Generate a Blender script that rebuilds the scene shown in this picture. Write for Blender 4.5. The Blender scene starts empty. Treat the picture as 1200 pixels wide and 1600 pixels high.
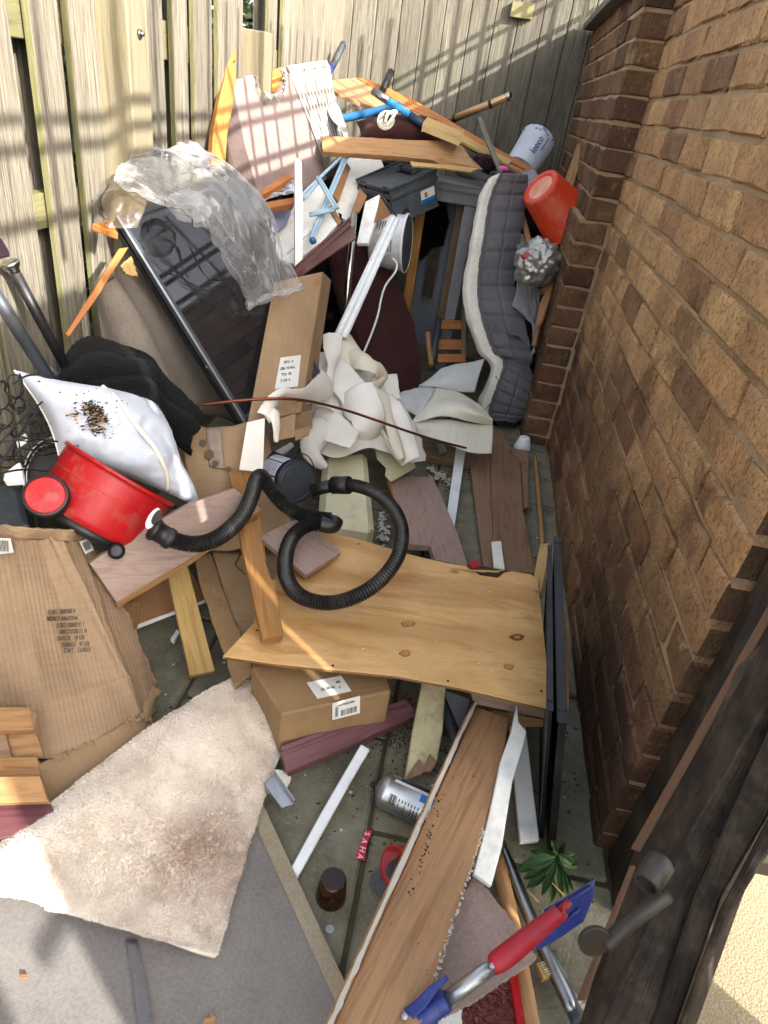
import bpy, bmesh, math, random
from mathutils import Vector, Matrix, noise as mnoise
random.seed(11)
sc = bpy.context.scene
col = sc.collection
V = Vector

# ------------------------------------------------------------------ camera, sky, sun, exposure
CAM_H = 1.15
F = 1040.0                                   # focal length for a 1200 x 1600 frame
RX = V((0.97918938, 0.19173267, -0.06653378))
RY = V((0.15724198, -0.50947052, 0.84599926))
RZ = V((0.1283087, -0.8388554, -0.52901654))
CAM = V((0, 0, CAM_H))
cam_d = bpy.data.cameras.new('camera')
cam = bpy.data.objects.new('camera', cam_d)
col.objects.link(cam)
cam_d.sensor_fit = 'VERTICAL'
cam_d.sensor_height = 36.0
cam_d.lens = F / 1600 * 36.0
cam_d.clip_start = 0.02
cam_d.clip_end = 200
cam.matrix_world = Matrix(((RX[0], -RX[1], -RX[2], 0), (RY[0], -RY[1], -RY[2], 0),
                           (RZ[0], -RZ[1], -RZ[2], CAM_H), (0, 0, 0, 1)))
cam_d.dof.use_dof = True
cam_d.dof.focus_distance = 1.75
cam_d.dof.aperture_fstop = 10
sc.camera = cam

SUN_TRAVEL = V((-1.0, 0.75, -0.64)).normalized()
world = bpy.data.worlds.new('World')
sc.world = world
world.use_nodes = True
wn = world.node_tree
wn.nodes.clear()
sky = wn.nodes.new('ShaderNodeTexSky')
sky.sky_type = 'NISHITA'
sky.sun_disc = False
sky.sun_elevation = math.asin(-SUN_TRAVEL.z)
sky.sun_rotation = math.atan2(-SUN_TRAVEL.x, -SUN_TRAVEL.y)
bg = wn.nodes.new('ShaderNodeBackground')
bg.inputs['Strength'].default_value = 0.15
wo = wn.nodes.new('ShaderNodeOutputWorld')
sky.air_density = 1.3
sky.dust_density = 4.5
sky.ozone_density = 0.4
veil = wn.nodes.new('ShaderNodeMix')                # thin high cloud greys the blue
veil.data_type = 'RGBA'
veil.inputs[0].default_value = 0.6
bwn = wn.nodes.new('ShaderNodeRGBToBW')
wn.links.new(sky.outputs[0], bwn.inputs[0])
wn.links.new(sky.outputs[0], veil.inputs[6])
wn.links.new(bwn.outputs[0], veil.inputs[7])
wn.links.new(veil.outputs[2], bg.inputs[0])
wn.links.new(bg.outputs[0], wo.inputs[0])
sun_d = bpy.data.lights.new('sun', 'SUN')
sun_d.energy = 3.2
sun_d.angle = math.radians(0.53)
sun_d.color = (1.0, 0.95, 0.87)
sun = bpy.data.objects.new('sun', sun_d)
col.objects.link(sun)
sun.rotation_euler = SUN_TRAVEL.to_track_quat('-Z', 'Y').to_euler()
sc.view_settings.view_transform = 'Standard'
sc.view_settings.look = 'None'
sc.view_settings.gamma = 1
sc.view_settings.use_curve_mapping = False
sc.view_settings.exposure = 2.2
sc.cycles.use_denoising = True
sc.cycles.max_bounces = 10
sc.cycles.diffuse_bounces = 5
sc.cycles.transparent_max_bounces = 16
sc.cycles.sample_clamp_indirect = 6

# ------------------------------------------------------------------ survey helpers
def ray(u, v):
    a, b = u - 600.0, v - 800.0
    return V((RX[0]*a + RX[1]*b + RX[2]*F, RY[0]*a + RY[1]*b + RY[2]*F, RZ[0]*a + RZ[1]*b + RZ[2]*F))
def p(u, v, d):
    return CAM + ray(u, v) * (d / F)
def g(u, v, z=0.0):
    r = ray(u, v)
    return CAM + r * ((z - CAM_H) / r.z)
def onx(u, v, x):
    r = ray(u, v)
    return CAM + r * (x / r.x)
def ony(u, v, y):
    r = ray(u, v)
    return CAM + r * (y / r.y)
def onplane(px, anc):
    a, b, c = anc
    n = (b - a).cross(c - a).normalized()
    out = []
    for u, v in px:
        r = ray(u, v)
        out.append(CAM + r * ((a - CAM).dot(n) / r.dot(n)))
    return out
def meanv(pts):
    s = V((0, 0, 0))
    for q in pts:
        s += q
    return s / len(pts)
def nz(q, s, seed=0.0):
    return mnoise.noise(V((q[0]*s + seed, q[1]*s - seed*.7, q[2]*s + seed*1.3)))
def fract(q, s, seed=0.0, o=3):
    t, a = 0, 1
    for i in range(o):
        t += a * nz(q, s, seed + i*9.1)
        s *= 2.1
        a *= .5
    return t
def hexc(h, k=1.0):
    h = h.lstrip('#')
    o = []
    for i in (0, 2, 4):
        c = int(h[i:i+2], 16) / 255
        c = c/12.92 if c <= .04045 else ((c+.055)/1.055)**2.4
        o.append(c * k)
    return (o[0], o[1], o[2], 1)

# ------------------------------------------------------------------ materials
MATS = {}
class N:
    def __init__(s, name, rough=.6, metal=0, spec=.5, coat=0, trans=0, ior=1.45):
        s.m = bpy.data.materials.new(name)
        s.m.use_nodes = True
        s.t = s.m.node_tree
        s.b = s.t.nodes['Principled BSDF']
        s.b.inputs['Roughness'].default_value = rough
        s.b.inputs['Metallic'].default_value = metal
        s.b.inputs['Specular IOR Level'].default_value = spec
        s.b.inputs['Coat Weight'].default_value = coat
        s.b.inputs['Transmission Weight'].default_value = trans
        s.b.inputs['IOR'].default_value = ior
        s.oi = None
    def n(s, t, **k):
        x = s.t.nodes.new('ShaderNode' + t)
        for a, b in k.items():
            setattr(x, a, b)
        return x
    def l(s, a, b):
        s.t.links.new(a, b)
    def rnd(s):
        if not s.oi:
            s.oi = s.n('ObjectInfo')
        return s.oi.outputs['Random']
    def coord(s, scale=(1, 1, 1), rnd=True):
        tc = s.n('TexCoord')
        mp = s.n('Mapping')
        mp.inputs['Scale'].default_value = scale
        s.l(tc.outputs['Object'], mp.inputs['Vector'])
        if rnd:
            mu = s.n('Math', operation='MULTIPLY')
            s.l(s.rnd(), mu.inputs[0])
            mu.inputs[1].default_value = 37.0
            cx = s.n('CombineXYZ')
            for i in range(3):
                s.l(mu.outputs[0], cx.inputs[i])
            s.l(cx.outputs[0], mp.inputs['Location'])
        return mp.outputs[0]
    def noise(s, vec, scale, detail=4, rough=.6, dist=0):
        x = s.n('TexNoise')
        x.inputs['Scale'].default_value = scale
        x.inputs['Detail'].default_value = detail
        x.inputs['Roughness'].default_value = rough
        x.inputs['Distortion'].default_value = dist
        s.l(vec, x.inputs['Vector'])
        return x.outputs['Fac']
    def wave(s, vec, scale, dist=0, dscale=1, kind='BANDS', axis='X', detail=2):
        x = s.n('TexWave', wave_type=kind)
        if kind == 'BANDS':
            x.bands_direction = axis
        x.inputs['Scale'].default_value = scale
        x.inputs['Distortion'].default_value = dist
        x.inputs['Detail'].default_value = detail
        x.inputs['Detail Scale'].default_value = dscale
        s.l(vec, x.inputs['Vector'])
        return x.outputs['Fac']
    def ramp(s, fac, stops):
        x = s.n('ValToRGB')
        e = x.color_ramp.elements
        while len(e) < len(stops):
            e.new(.5)
        for i, (ps, c) in enumerate(stops):
            e[i].position = ps
            e[i].color = c if len(c) == 4 else (*c, 1)
        s.l(fac, x.inputs[0])
        return x.outputs[0]
    def mix(s, fac, a, b, mode='MIX'):
        x = s.n('Mix', data_type='RGBA', blend_type=mode)
        for sock, val in ((x.inputs[0], fac), (x.inputs[6], a), (x.inputs[7], b)):
            if hasattr(val, 'is_output'):
                s.l(val, sock)
            else:
                sock.default_value = val
        return x.outputs[2]
    def math(s, op, a, b=0.0, clamp=False):
        x = s.n('Math', operation=op, use_clamp=clamp)
        for sock, val in ((x.inputs[0], a), (x.inputs[1], b)):
            if hasattr(val, 'is_output'):
                s.l(val, sock)
            else:
                sock.default_value = val
        return x.outputs[0]
    def color(s, c):
        if hasattr(c, 'is_output'):
            s.l(c, s.b.inputs['Base Color'])
        else:
            s.b.inputs['Base Color'].default_value = c
    def bump(s, h, strength=.3, dist=.01):
        x = s.n('Bump')
        x.inputs['Strength'].default_value = strength
        x.inputs['Distance'].default_value = dist
        s.l(h, x.inputs['Height'])
        s.l(x.outputs[0], s.b.inputs['Normal'])
    def roughen(s, fac, lo, hi):
        x = s.n('MapRange')
        x.inputs['To Min'].default_value = lo
        x.inputs['To Max'].default_value = hi
        s.l(fac, x.inputs['Value'])
        s.l(x.outputs[0], s.b.inputs['Roughness'])

def BW(lo, hi):
    return [(lo, (0, 0, 0, 1)), (hi, (1, 1, 1, 1))]

def wood(name, c1, c2, rough=.6, stretch=14, scale=5, dirt=None, damt=.5, bump=.25, knots=0, coat=0, fine=.35, vary=.25, fs=110, split=0):
    if name in MATS:
        return MATS[name]
    m = N(name, rough, coat=coat)
    a, b = hexc(c1), hexc(c2)
    v = m.coord((1, stretch, stretch))
    n1 = m.noise(v, scale, 5, .6, 1.5)
    c = m.ramp(n1, [(.3, b), (.52, a), (.72, tuple((a[i]*.72+b[i]*.28) for i in range(3)) + (1,))])
    if knots:
        vk = m.coord((1, 2.6, 2.6))
        w = m.wave(vk, knots, 9, .55, axis='Y', detail=3)
        c = m.mix(m.math('MULTIPLY', m.ramp(w, BW(.35, .95)), .42), c, b)
        vo = m.n('TexVoronoi')
        vo.inputs['Scale'].default_value = 5.0
        m.l(m.coord((1, 1.6, 1.6)), vo.inputs['Vector'])
        k = m.ramp(vo.outputs['Distance'], [(.035, (1, 1, 1, 1)), (.085, (0, 0, 0, 1))])
        c = m.mix(m.math('MULTIPLY', k, .7), c, hexc('#5d3a1c'))
    vf = m.coord((3 if fs > 60 else 1.2, fs, fs))
    n2 = m.noise(vf, 5, 3, .7)
    c = m.mix(fine, c, m.ramp(n2, [(.3, (.35, .3, .25, 1)), (.7, (1, 1, 1, 1))]), 'MULTIPLY')
    if split:
        ns = m.noise(m.coord((.9, 30, 30)), 4, 3, .55, .6)
        c = m.mix(m.math('MULTIPLY', m.ramp(ns, [(.33, (1, 1, 1, 1)), (.40, (0, 0, 0, 1))]), split), c, (.05, .042, .03, 1))
    rv = m.ramp(m.rnd(), [(0, (1-vary, 1-vary, 1-vary, 1)), (1, (1, 1, 1, 1))])
    c = m.mix(1.0, c, rv, 'MULTIPLY')
    if dirt:
        nd = m.noise(m.coord((1.5, 1.5, 1.5)), 6, 6, .7)
        c = m.mix(m.math('MULTIPLY', m.ramp(nd, BW(.45, .72)), damt), c, hexc(dirt))
    m.color(c)
    h = m.math('ADD', n1, m.math('MULTIPLY', n2, .8))
    m.bump(h, bump, .004)
    MATS[name] = m.m
    return m.m

def plain(name, c, rough=.5, c2=None, scale=8, dirt=None, damt=.4, bump=.1, bscale=60, metal=0, coat=0, spec=.5, bdist=.003):
    if name in MATS:
        return MATS[name]
    m = N(name, rough, metal, spec, coat)
    a = hexc(c)
    v = m.coord()
    k = m.noise(v, scale, 5, .6)
    b = hexc(c2) if c2 else tuple(x*.82 for x in a[:3]) + (1,)
    o = m.ramp(k, [(.35, a), (.7, b)])
    if dirt:
        nd = m.noise(m.coord(), scale*1.7, 7, .75)
        o = m.mix(m.math('MULTIPLY', m.ramp(nd, BW(.5, .66)), damt), o, hexc(dirt))
    m.color(o)
    nb = m.noise(v, bscale, 4, .6)
    m.bump(nb, bump, bdist)
    m.roughen(k, max(.04, rough-.1), min(1, rough+.12))
    MATS[name] = m.m
    return m.m

def card(name, c='#a1886d', c2='#86705a', corr=1.0):
    if name in MATS:
        return MATS[name]
    m = N(name, .78, spec=.25)
    v = m.coord()
    n1 = m.noise(v, 5, 6, .6)
    o = m.ramp(n1, [(.3, hexc(c)), (.65, hexc(c2))])
    n3 = m.noise(m.coord((1, 14, 1)), 10, 4, .6)
    o = m.mix(.25, o, m.ramp(n3, [(.35, (.6, .55, .5, 1)), (.65, (1, 1, 1, 1))]), 'MULTIPLY')
    nd = m.noise(v, 14, 8, .75)
    o = m.mix(m.math('MULTIPLY', m.ramp(nd, BW(.58, .72)), .35), o, hexc('#6b4f36'))
    m.color(o)
    w = m.wave(m.coord((1, 1, 1), False), 38, .6, 2, axis='X')
    h = m.math('ADD', m.math('MULTIPLY', w, .25*corr), m.math('MULTIPLY', m.noise(v, 28, 5, .6), 1.0))
    m.bump(h, .35, .006)
    MATS[name] = m.m
    return m.m

def fabric(name, c, c2, wscale=420, rough=.95, bump=.5, dirt=None, damt=.3, sheen=.06, speck=.3):
    if name in MATS:
        return MATS[name]
    m = N(name, rough, spec=.15)
    m.b.inputs['Sheen Weight'].default_value = sheen
    v = m.coord()
    wx = m.wave(v, wscale, .4, 1, axis='X')
    wy = m.wave(v, wscale, .4, 1, axis='Y')
    w = m.math('MULTIPLY', wx, wy)
    n1 = m.noise(v, 9, 6, .65)
    o = m.ramp(n1, [(.3, hexc(c)), (.7, hexc(c2))])
    o = m.mix(speck, o, m.ramp(m.noise(v, 170, 2, .5), [(.35, (.45, .45, .45, 1)), (.6, (1, 1, 1, 1))]), 'MULTIPLY')
    if dirt:
        nd = m.noise(v, 5, 7, .7)
        o = m.mix(m.math('MULTIPLY', m.ramp(nd, BW(.5, .72)), damt), o, hexc(dirt))
    m.color(o)
    m.bump(m.math('ADD', w, m.noise(v, 120, 3, .6)), bump, .002)
    MATS[name] = m.m
    return m.m

def brickmat(name, stops, mort=False, moss=.0):
    m = N(name, .92, spec=.2)
    v = m.coord()
    if mort:
        o = m.ramp(m.noise(v, 6, 6, .65), stops)
        sp = m.noise(v, 160, 2, .6)
        h = m.math('ADD', m.noise(v, 45, 5, .7), m.math('MULTIPLY', sp, .6))
    else:
        o = m.ramp(m.rnd(), stops)
        o2 = m.ramp(m.noise(v, 9, 6, .65), [(.3, (1.0, .95, .9, 1)), (.65, (1.75, 1.68, 1.55, 1))])
        o = m.mix(1, o, o2, 'MULTIPLY')
        gp = m.n('NewGeometry')
        sx = m.n('SeparateXYZ')
        m.l(gp.outputs['Position'], sx.inputs[0])
        hh = m.math('ADD', sx.outputs[2], m.math('MULTIPLY', m.noise(gp.outputs['Position'], 3, 5, .6), .7))
        o = m.mix(m.math('MULTIPLY', m.ramp(hh, [(.75, (1, 1, 1, 1)), (1.2, (0, 0, 0, 1))]), .8), o,
                  m.ramp(m.rnd(), [(.1, hexc('#684839')), (.3, hexc('#82664b')), (.5, hexc('#4d3a30')), (.7, hexc('#8b6b4e')), (.9, hexc('#75523f'))]))
        sp = m.noise(m.coord((2.2, 1.6, 1)), 95, 3, .7)
        o = m.mix(m.ramp(sp, BW(.52, .62)), o, m.mix(.55, o, (.04, .03, .02, 1)))
        wz = m.noise(gp.outputs['Position'], 22, 6, .7)
        o = m.mix(m.math('MULTIPLY', m.ramp(wz, BW(.56, .64)), .6), o, hexc('#8f7758'))
        sl = m.noise(gp.outputs['Position'], 4.2, 7, .72)
        o = m.mix(m.math('MULTIPLY', m.ramp(sl, BW(.56, .68)), .35), o, m.ramp(m.noise(v, 14, 5, .6), [(.3, hexc('#9c8161')), (.7, hexc('#7c6448'))]))
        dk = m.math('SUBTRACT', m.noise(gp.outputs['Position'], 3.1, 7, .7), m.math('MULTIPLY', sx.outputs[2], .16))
        o = m.mix(m.math('MULTIPLY', m.ramp(dk, BW(.42, .52)), .6), o, hexc('#3f3027'))  # staining and shade low on the wall both painted as dark patches
        cr = m.noise(gp.outputs['Position'], 11, 8, .75)
        o = m.mix(m.math('MULTIPLY', m.ramp(cr, BW(.62, .72)), .4), o, hexc('#c5b39a'))
        h = m.math('ADD', m.noise(v, 30, 5, .7), m.math('MULTIPLY', sp, -.9))
    gp2 = m.n('NewGeometry')
    ms = m.noise(gp2.outputs['Position'], 5, 5, .7)
    o = m.mix(m.math('MULTIPLY', m.ramp(ms, BW(.62, .75)), moss), o, hexc('#6f6b2c'))
    m.color(o)
    m.bump(h, 1.0, .007)
    return m.m

def film(name, tint, alpha=.5, rough=.12, bump=.25, bscale=14):
    """thin clear plastic: partly see-through, cloudy, with sharp glints"""
    m = N(name, rough)
    t = m.t
    tr = m.n('BsdfTransparent')
    tl = m.n('BsdfTranslucent')
    gl = m.n('BsdfGlossy')
    df = m.n('BsdfDiffuse')
    tl.inputs['Color'].default_value = hexc(tint)
    df.inputs['Color'].default_value = hexc(tint)
    tr.inputs['Color'].default_value = (.97, .97, .98, 1)
    gl.inputs['Roughness'].default_value = rough
    v = m.coord((1, 3.2, 1))
    nb = m.noise(v, bscale, 4, .55, 1.0)
    bp = m.n('Bump')
    bp.inputs['Strength'].default_value = bump
    bp.inputs['Distance'].default_value = .012
    m.l(nb, bp.inputs['Height'])
    m.l(bp.outputs[0], gl.inputs['Normal'])
    ms = m.n('MixShader')
    ms.inputs[0].default_value = .6
    m.l(df.outputs[0], ms.inputs[1])
    m.l(tl.outputs[0], ms.inputs[2])
    m2 = m.n('MixShader')
    lw = m.n('LayerWeight')
    lw.inputs[0].default_value = .35
    al = m.math('ADD', m.ramp(m.noise(v, bscale*.8, 3, .5, .6), [(.35, (alpha*.7,)*3), (.65, (min(1, alpha*1.25),)*3)]), m.math('MULTIPLY', lw.outputs['Facing'], .35), True)
    m.l(al, m2.inputs[0])
    m.l(tr.outputs[0], m2.inputs[1])
    m.l(ms.outputs[0], m2.inputs[2])
    m3 = m.n('MixShader')
    fr = m.n('Fresnel')
    fr.inputs[0].default_value = 1.22
    m.l(bp.outputs[0], fr.inputs['Normal'])
    m.l(m.math('ADD', fr.outputs[0], .03, True), m3.inputs[0])
    m.l(m2.outputs[0], m3.inputs[1])
    m.l(gl.outputs[0], m3.inputs[2])
    t.links.new(m3.outputs[0], t.nodes['Material Output'].inputs['Surface'])
    return m.m

def sheetmat(name, c, c2, tl=.35, rough=.7, lines=0):
    m = N(name, rough, spec=.3)
    v = m.coord()
    o = m.ramp(m.noise(v, 7, 6, .65), [(.35, hexc(c)), (.72, hexc(c2))])
    m.color(o)
    h = m.noise(v, 40, 5, .6)
    if lines:
        h = m.math('ADD', h, m.wave(v, lines, .5, 1, axis='Y'))
    m.bump(h, .25, .004)
    t = m.n('BsdfTranslucent')
    m.l(o, t.inputs['Color'])
    ms = m.n('MixShader')
    ms.inputs[0].default_value = tl
    m.l(m.b.outputs[0], ms.inputs[1])
    m.l(t.outputs[0], ms.inputs[2])
    m.t.links.new(ms.outputs[0], m.t.nodes['Material Output'].inputs['Surface'])
    return m.m

# ------------------------------------------------------------------ mesh helpers
WM = {}
def tag(o, label=None, cat=None, group=None, kind=None):
    if label: o['label'] = label
    if cat: o['category'] = cat
    if group: o['group'] = group
    if kind: o['kind'] = kind
    return o
def place(o, frame, parent):
    WM[o.name] = frame
    if parent:
        o.parent = parent
        o.matrix_basis = WM[parent.name].inverted() @ frame
    else:
        o.matrix_basis = frame
def mk(name, verts, faces, mat, parent=None, frame=None, smooth=False):
    if frame is None:
        frame = Matrix.Translation(meanv([V(q) for q in verts]))
    inv = frame.inverted()
    me = bpy.data.meshes.new(name)
    me.from_pydata([tuple(inv @ V(q)) for q in verts], [], faces)
    me.validate()
    me.update()
    if smooth:
        me.polygons.foreach_set('use_smooth', [True]*len(me.polygons))
    if mat:
        me.materials.append(mat)
    o = bpy.data.objects.new(name, me)
    col.objects.link(o)
    place(o, frame, parent)
    return o
def thing(name, label, cat, loc, group=None):
    o = bpy.data.objects.new(name, None)
    o.empty_display_size = .05
    col.objects.link(o)
    place(o, Matrix.Translation(V(loc)), None)
    return tag(o, label, cat, group)
def from_bm(name, bm, mat, parent=None, frame=None, smooth=False):
    me = bpy.data.meshes.new(name)
    bm.normal_update()
    bm.to_mesh(me)
    bm.free()
    if smooth:
        me.polygons.foreach_set('use_smooth', [True]*len(me.polygons))
    if mat:
        me.materials.append(mat)
    o = bpy.data.objects.new(name, me)
    col.objects.link(o)
    place(o, frame or Matrix.Identity(4), parent)
    return o
def newell(pts):
    n = V((0, 0, 0))
    for i, a in enumerate(pts):
        b = pts[(i+1) % len(pts)]
        n += V(((a.y-b.y)*(a.z+b.z), (a.z-b.z)*(a.x+b.x), (a.x-b.x)*(a.y+b.y)))
    return n.normalized()
def frame_of(c, x, n):
    x = (x - n * x.dot(n)).normalized()
    y = n.cross(x)
    return Matrix(((x.x, y.x, n.x, c.x), (x.y, y.y, n.y, c.y), (x.z, y.z, n.z, c.z), (0, 0, 0, 1)))
def slab(name, pts, th, mat, parent=None, grain=None, bevel=.0012, jag=0.0, jag_edges=None, ext=None, rough=0.0):
    """a plate: polygon pts is the face towards the viewer, th its thickness away from it"""
    pts = [V(q) for q in pts]
    n = newell(pts)
    c = meanv(pts)
    if n.dot(CAM - c) < 0:
        if jag_edges is not None:
            jag_edges = [(len(pts)-2-i) % len(pts) for i in jag_edges]
        pts = pts[::-1]
        n = -n
    if grain is None:
        L = [(pts[(i+1) % len(pts)] - q) for i, q in enumerate(pts)]
        grain = max(L, key=lambda e: e.length)
    fr = frame_of(c, grain, n)
    inv = fr.inverted()
    loc = [inv @ q for q in pts]
    if jag:
        out = []
        for i, q in enumerate(loc):
            r = loc[(i+1) % len(loc)]
            e = r - q
            out.append(q)
            if e.length > .02 and (jag_edges is None or i in jag_edges):
                k = max(3, min(26, int(e.length / (jag*2.2))))
                pn = V((e.y, -e.x, 0)).normalized()
                for j in range(1, k):
                    out.append(q + e*(j/k + random.uniform(-.25, .25)/k) + pn*random.uniform(-jag, jag))
        loc = out
    bm = bmesh.new()
    vs = [bm.verts.new(q) for q in loc]
    f = bm.faces.new(vs)
    ex = bmesh.ops.extrude_face_region(bm, geom=[f])
    d = (inv.to_3x3() @ ext) if ext is not None else V((0, 0, -th))
    # the extruded copy becomes the far side
    for q in [e for e in ex['geom'] if isinstance(e, bmesh.types.BMVert)]:
        q.co += d
    bmesh.ops.recalc_face_normals(bm, faces=bm.faces)
    if bevel and not jag:
        try:
            bmesh.ops.bevel(bm, geom=list(bm.edges), offset=bevel, segments=1, affect='EDGES', clamp_overlap=True)
        except Exception:
            pass
    if rough:
        for q in bm.verts:
            q.co += V((random.uniform(-1, 1), random.uniform(-1, 1), random.uniform(-1, 1))) * rough
    bmesh.ops.triangulate(bm, faces=[q for q in bm.faces if len(q.verts) > 4])
    return from_bm(name, bm, mat, parent, fr)
def S(name, label, cat, px, anc, th, mat, group=None, **k):
    o = slab(name, onplane(px, anc), th, mat, **k)
    return tag(o, label, cat, group)
def crom(pts, n):
    """Catmull-Rom through pts, n samples"""
    out = []
    m = len(pts)
    for i in range(n):
        t = i/(n-1)*(m-1)
        k = min(int(t), m-2)
        f = t - k
        a = pts[k-1] if k > 0 else pts[k]*2 - pts[k+1]
        b, c = pts[k], pts[k+1]
        d = pts[k+2] if k+2 < m else c*2 - b
        out.append((b*2 + (c-a)*f + (a*2-b*5+c*4-d)*f*f + (b*3-a-c*3+d)*f*f*f) * .5)
    return out
def tube(name, pts, r, mat, parent=None, seg=10, n=None, caps=True, smooth_path=True, rib=None):
    pts = [V(q) for q in pts]
    if smooth_path and len(pts) > 2:
        pts = crom(pts, n or (len(pts)-1)*8+1)
    L = 0
    verts, faces = [], []
    up = None
    for i, q in enumerate(pts):
        t = (pts[min(i+1, len(pts)-1)] - pts[max(i-1, 0)]).normalized()
        if up is None:
            up = t.orthogonal().normalized()
        up = (up - t*up.dot(t))
        up = up.normalized() if up.length > 1e-6 else t.orthogonal().normalized()
        w = t.cross(up)
        f = i/(len(pts)-1)
        rr = r(f) if callable(r) else r
        if rib:
            rr += rib if i % 2 else -rib
        for j in range(seg):
            a = 2*math.pi*j/seg
            verts.append(q + up*(math.cos(a)*rr) + w*(math.sin(a)*rr))
    for i in range(len(pts)-1):
        for j in range(seg):
            a, b = i*seg+j, i*seg+(j+1) % seg
            faces.append((a, b, b+seg, a+seg))
    if caps:
        faces.append(tuple(range(seg))[::-1])
        faces.append(tuple(range(len(verts)-seg, len(verts))))
    ax = (pts[-1]-pts[0])
    ax = ax.normalized() if ax.length > 1e-5 else V((1, 0, 0))
    fr = frame_of(meanv(pts), ax, ax.orthogonal().normalized())
    o = mk(name, verts, faces, mat, parent, fr, smooth=not rib)
    if caps:
        o.data.polygons[-1].use_smooth = False
        o.data.polygons[-2].use_smooth = False
    return o
def lathe(name, prof, base, axis, mat, parent=None, seg=28, closed=True, jit=0.0, ref=None):
    """prof: list of (radius, height along axis)"""
    axis = axis.normalized()
    u = (ref - axis*ref.dot(axis)).normalized() if ref is not None else axis.orthogonal().normalized()
    fr = frame_of(base, u, axis)
    verts, faces = [], []
    for r, h in prof:
        for j in range(seg):
            a = 2*math.pi*j/seg
            k = 1 + (random.uniform(-jit, jit) if jit else 0)
            verts.append(fr @ V((math.cos(a)*r*k, math.sin(a)*r*k, h)))
    for i in range(len(prof)-1):
        for j in range(seg):
            a, b = i*seg+j, i*seg+(j+1) % seg
            faces.append((a, b, b+seg, a+seg))
    if closed:
        faces.append(tuple(range(seg))[::-1])
        faces.append(tuple(range(len(verts)-seg, len(verts))))
    o = mk(name, verts, faces, mat, parent, fr, smooth=True)
    o.data.polygons.foreach_set('use_smooth', [abs(q.normal.z) < .9 for q in o.data.polygons])
    return o
def lerpn(pts, n):
    out = []
    for i in range(n):
        t = i/(n-1)*(len(pts)-1)
        k = min(int(t), len(pts)-2)
        out.append(pts[k].lerp(pts[k+1], t-k))
    return out
def grid(rows, nu, nv, lin=False):
    """Catmull-Rom patch through rows of control points -> nu x nv points"""
    R = [crom([V(q) for q in r], nv) for r in rows]
    cols = [(lerpn if lin else crom)([R[i][j] for i in range(len(R))], nu) for j in range(nv)]
    return [[cols[j][i] for j in range(nv)] for i in range(nu)]
def sheet(name, rows, mat, parent=None, nu=24, nv=24, th=.002, amp=0.0, freq=12, seed=0, fn=None, smooth=True, frame=None, crease=0.0, edge=0.0, lin=False):
    G = grid(rows, nu, nv, lin)
    pts = []
    for i in range(nu):
        for j in range(nv):
            q = G[i][j]
            a = G[min(i+1, nu-1)][j] - G[max(i-1, 0)][j]
            b = G[i][min(j+1, nv-1)] - G[i][max(j-1, 0)]
            n = a.cross(b)
            n = n.normalized() if n.length > 1e-9 else V((0, 0, 1))
            if n.dot(CAM - q) < 0:
                n = -n
            d = 0
            if amp:
                d += amp * fract(q, freq, seed)
            if crease:
                w = abs(nz(q, freq*.6, seed+5)) + .5*abs(nz(q, freq*1.5, seed+15))
                d += crease * (w*2 - .8)
            if fn:
                d += fn(i/(nu-1), j/(nv-1))
            pts.append(q + n*d)
            if edge and (i in (0, nu-1) or j in (0, nv-1)):
                pts[-1] += V((random.uniform(-edge, edge), random.uniform(-edge, edge), random.uniform(-edge, edge)))
    faces = [(i*nv+j, i*nv+j+1, (i+1)*nv+j+1, (i+1)*nv+j) for i in range(nu-1) for j in range(nv-1)]
    if frame is None:
        c = meanv(pts)
        x = G[-1][nv//2] - G[0][nv//2]
        y = G[nu//2][-1] - G[nu//2][0]
        n = x.cross(y).normalized()
        if n.dot(CAM - c) < 0:
            n = -n
        frame = frame_of(c, x, n)
    o = mk(name, pts, faces, mat, parent, frame, smooth=smooth)
    if th:
        md = o.modifiers.new('thickness', 'SOLIDIFY')
        md.thickness = th
        md.offset = -1
        # thickness goes away from the viewer
        if o.data.polygons and (frame.to_3x3() @ o.data.polygons[len(o.data.polygons)//2].normal).dot(CAM - frame.translation) < 0:
            md.offset = 1
    return o, G
def rows_px(rows):
    return [[p(*q) for q in r] for r in rows]
def blob(name, c, rad, mat, parent=None, amp=.3, freq=6, seed=0, sub=4, squash=(1, 1, 1), crease=0.0):
    bm = bmesh.new()
    bmesh.ops.create_icosphere(bm, subdivisions=sub, radius=1)
    for q in bm.verts:
        d = q.co.normalized()
        k = 1 + amp*fract(d, freq*.3, seed) + (crease*(abs(nz(d, freq*.45, seed+3)) + .6*abs(nz(d, freq, seed+8)) - .35) if crease else 0)
        q.co = V((d.x*squash[0], d.y*squash[1], d.z*squash[2])) * (rad*k)
    return from_bm(name, bm, mat, parent, Matrix.Translation(c), smooth=True)
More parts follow.
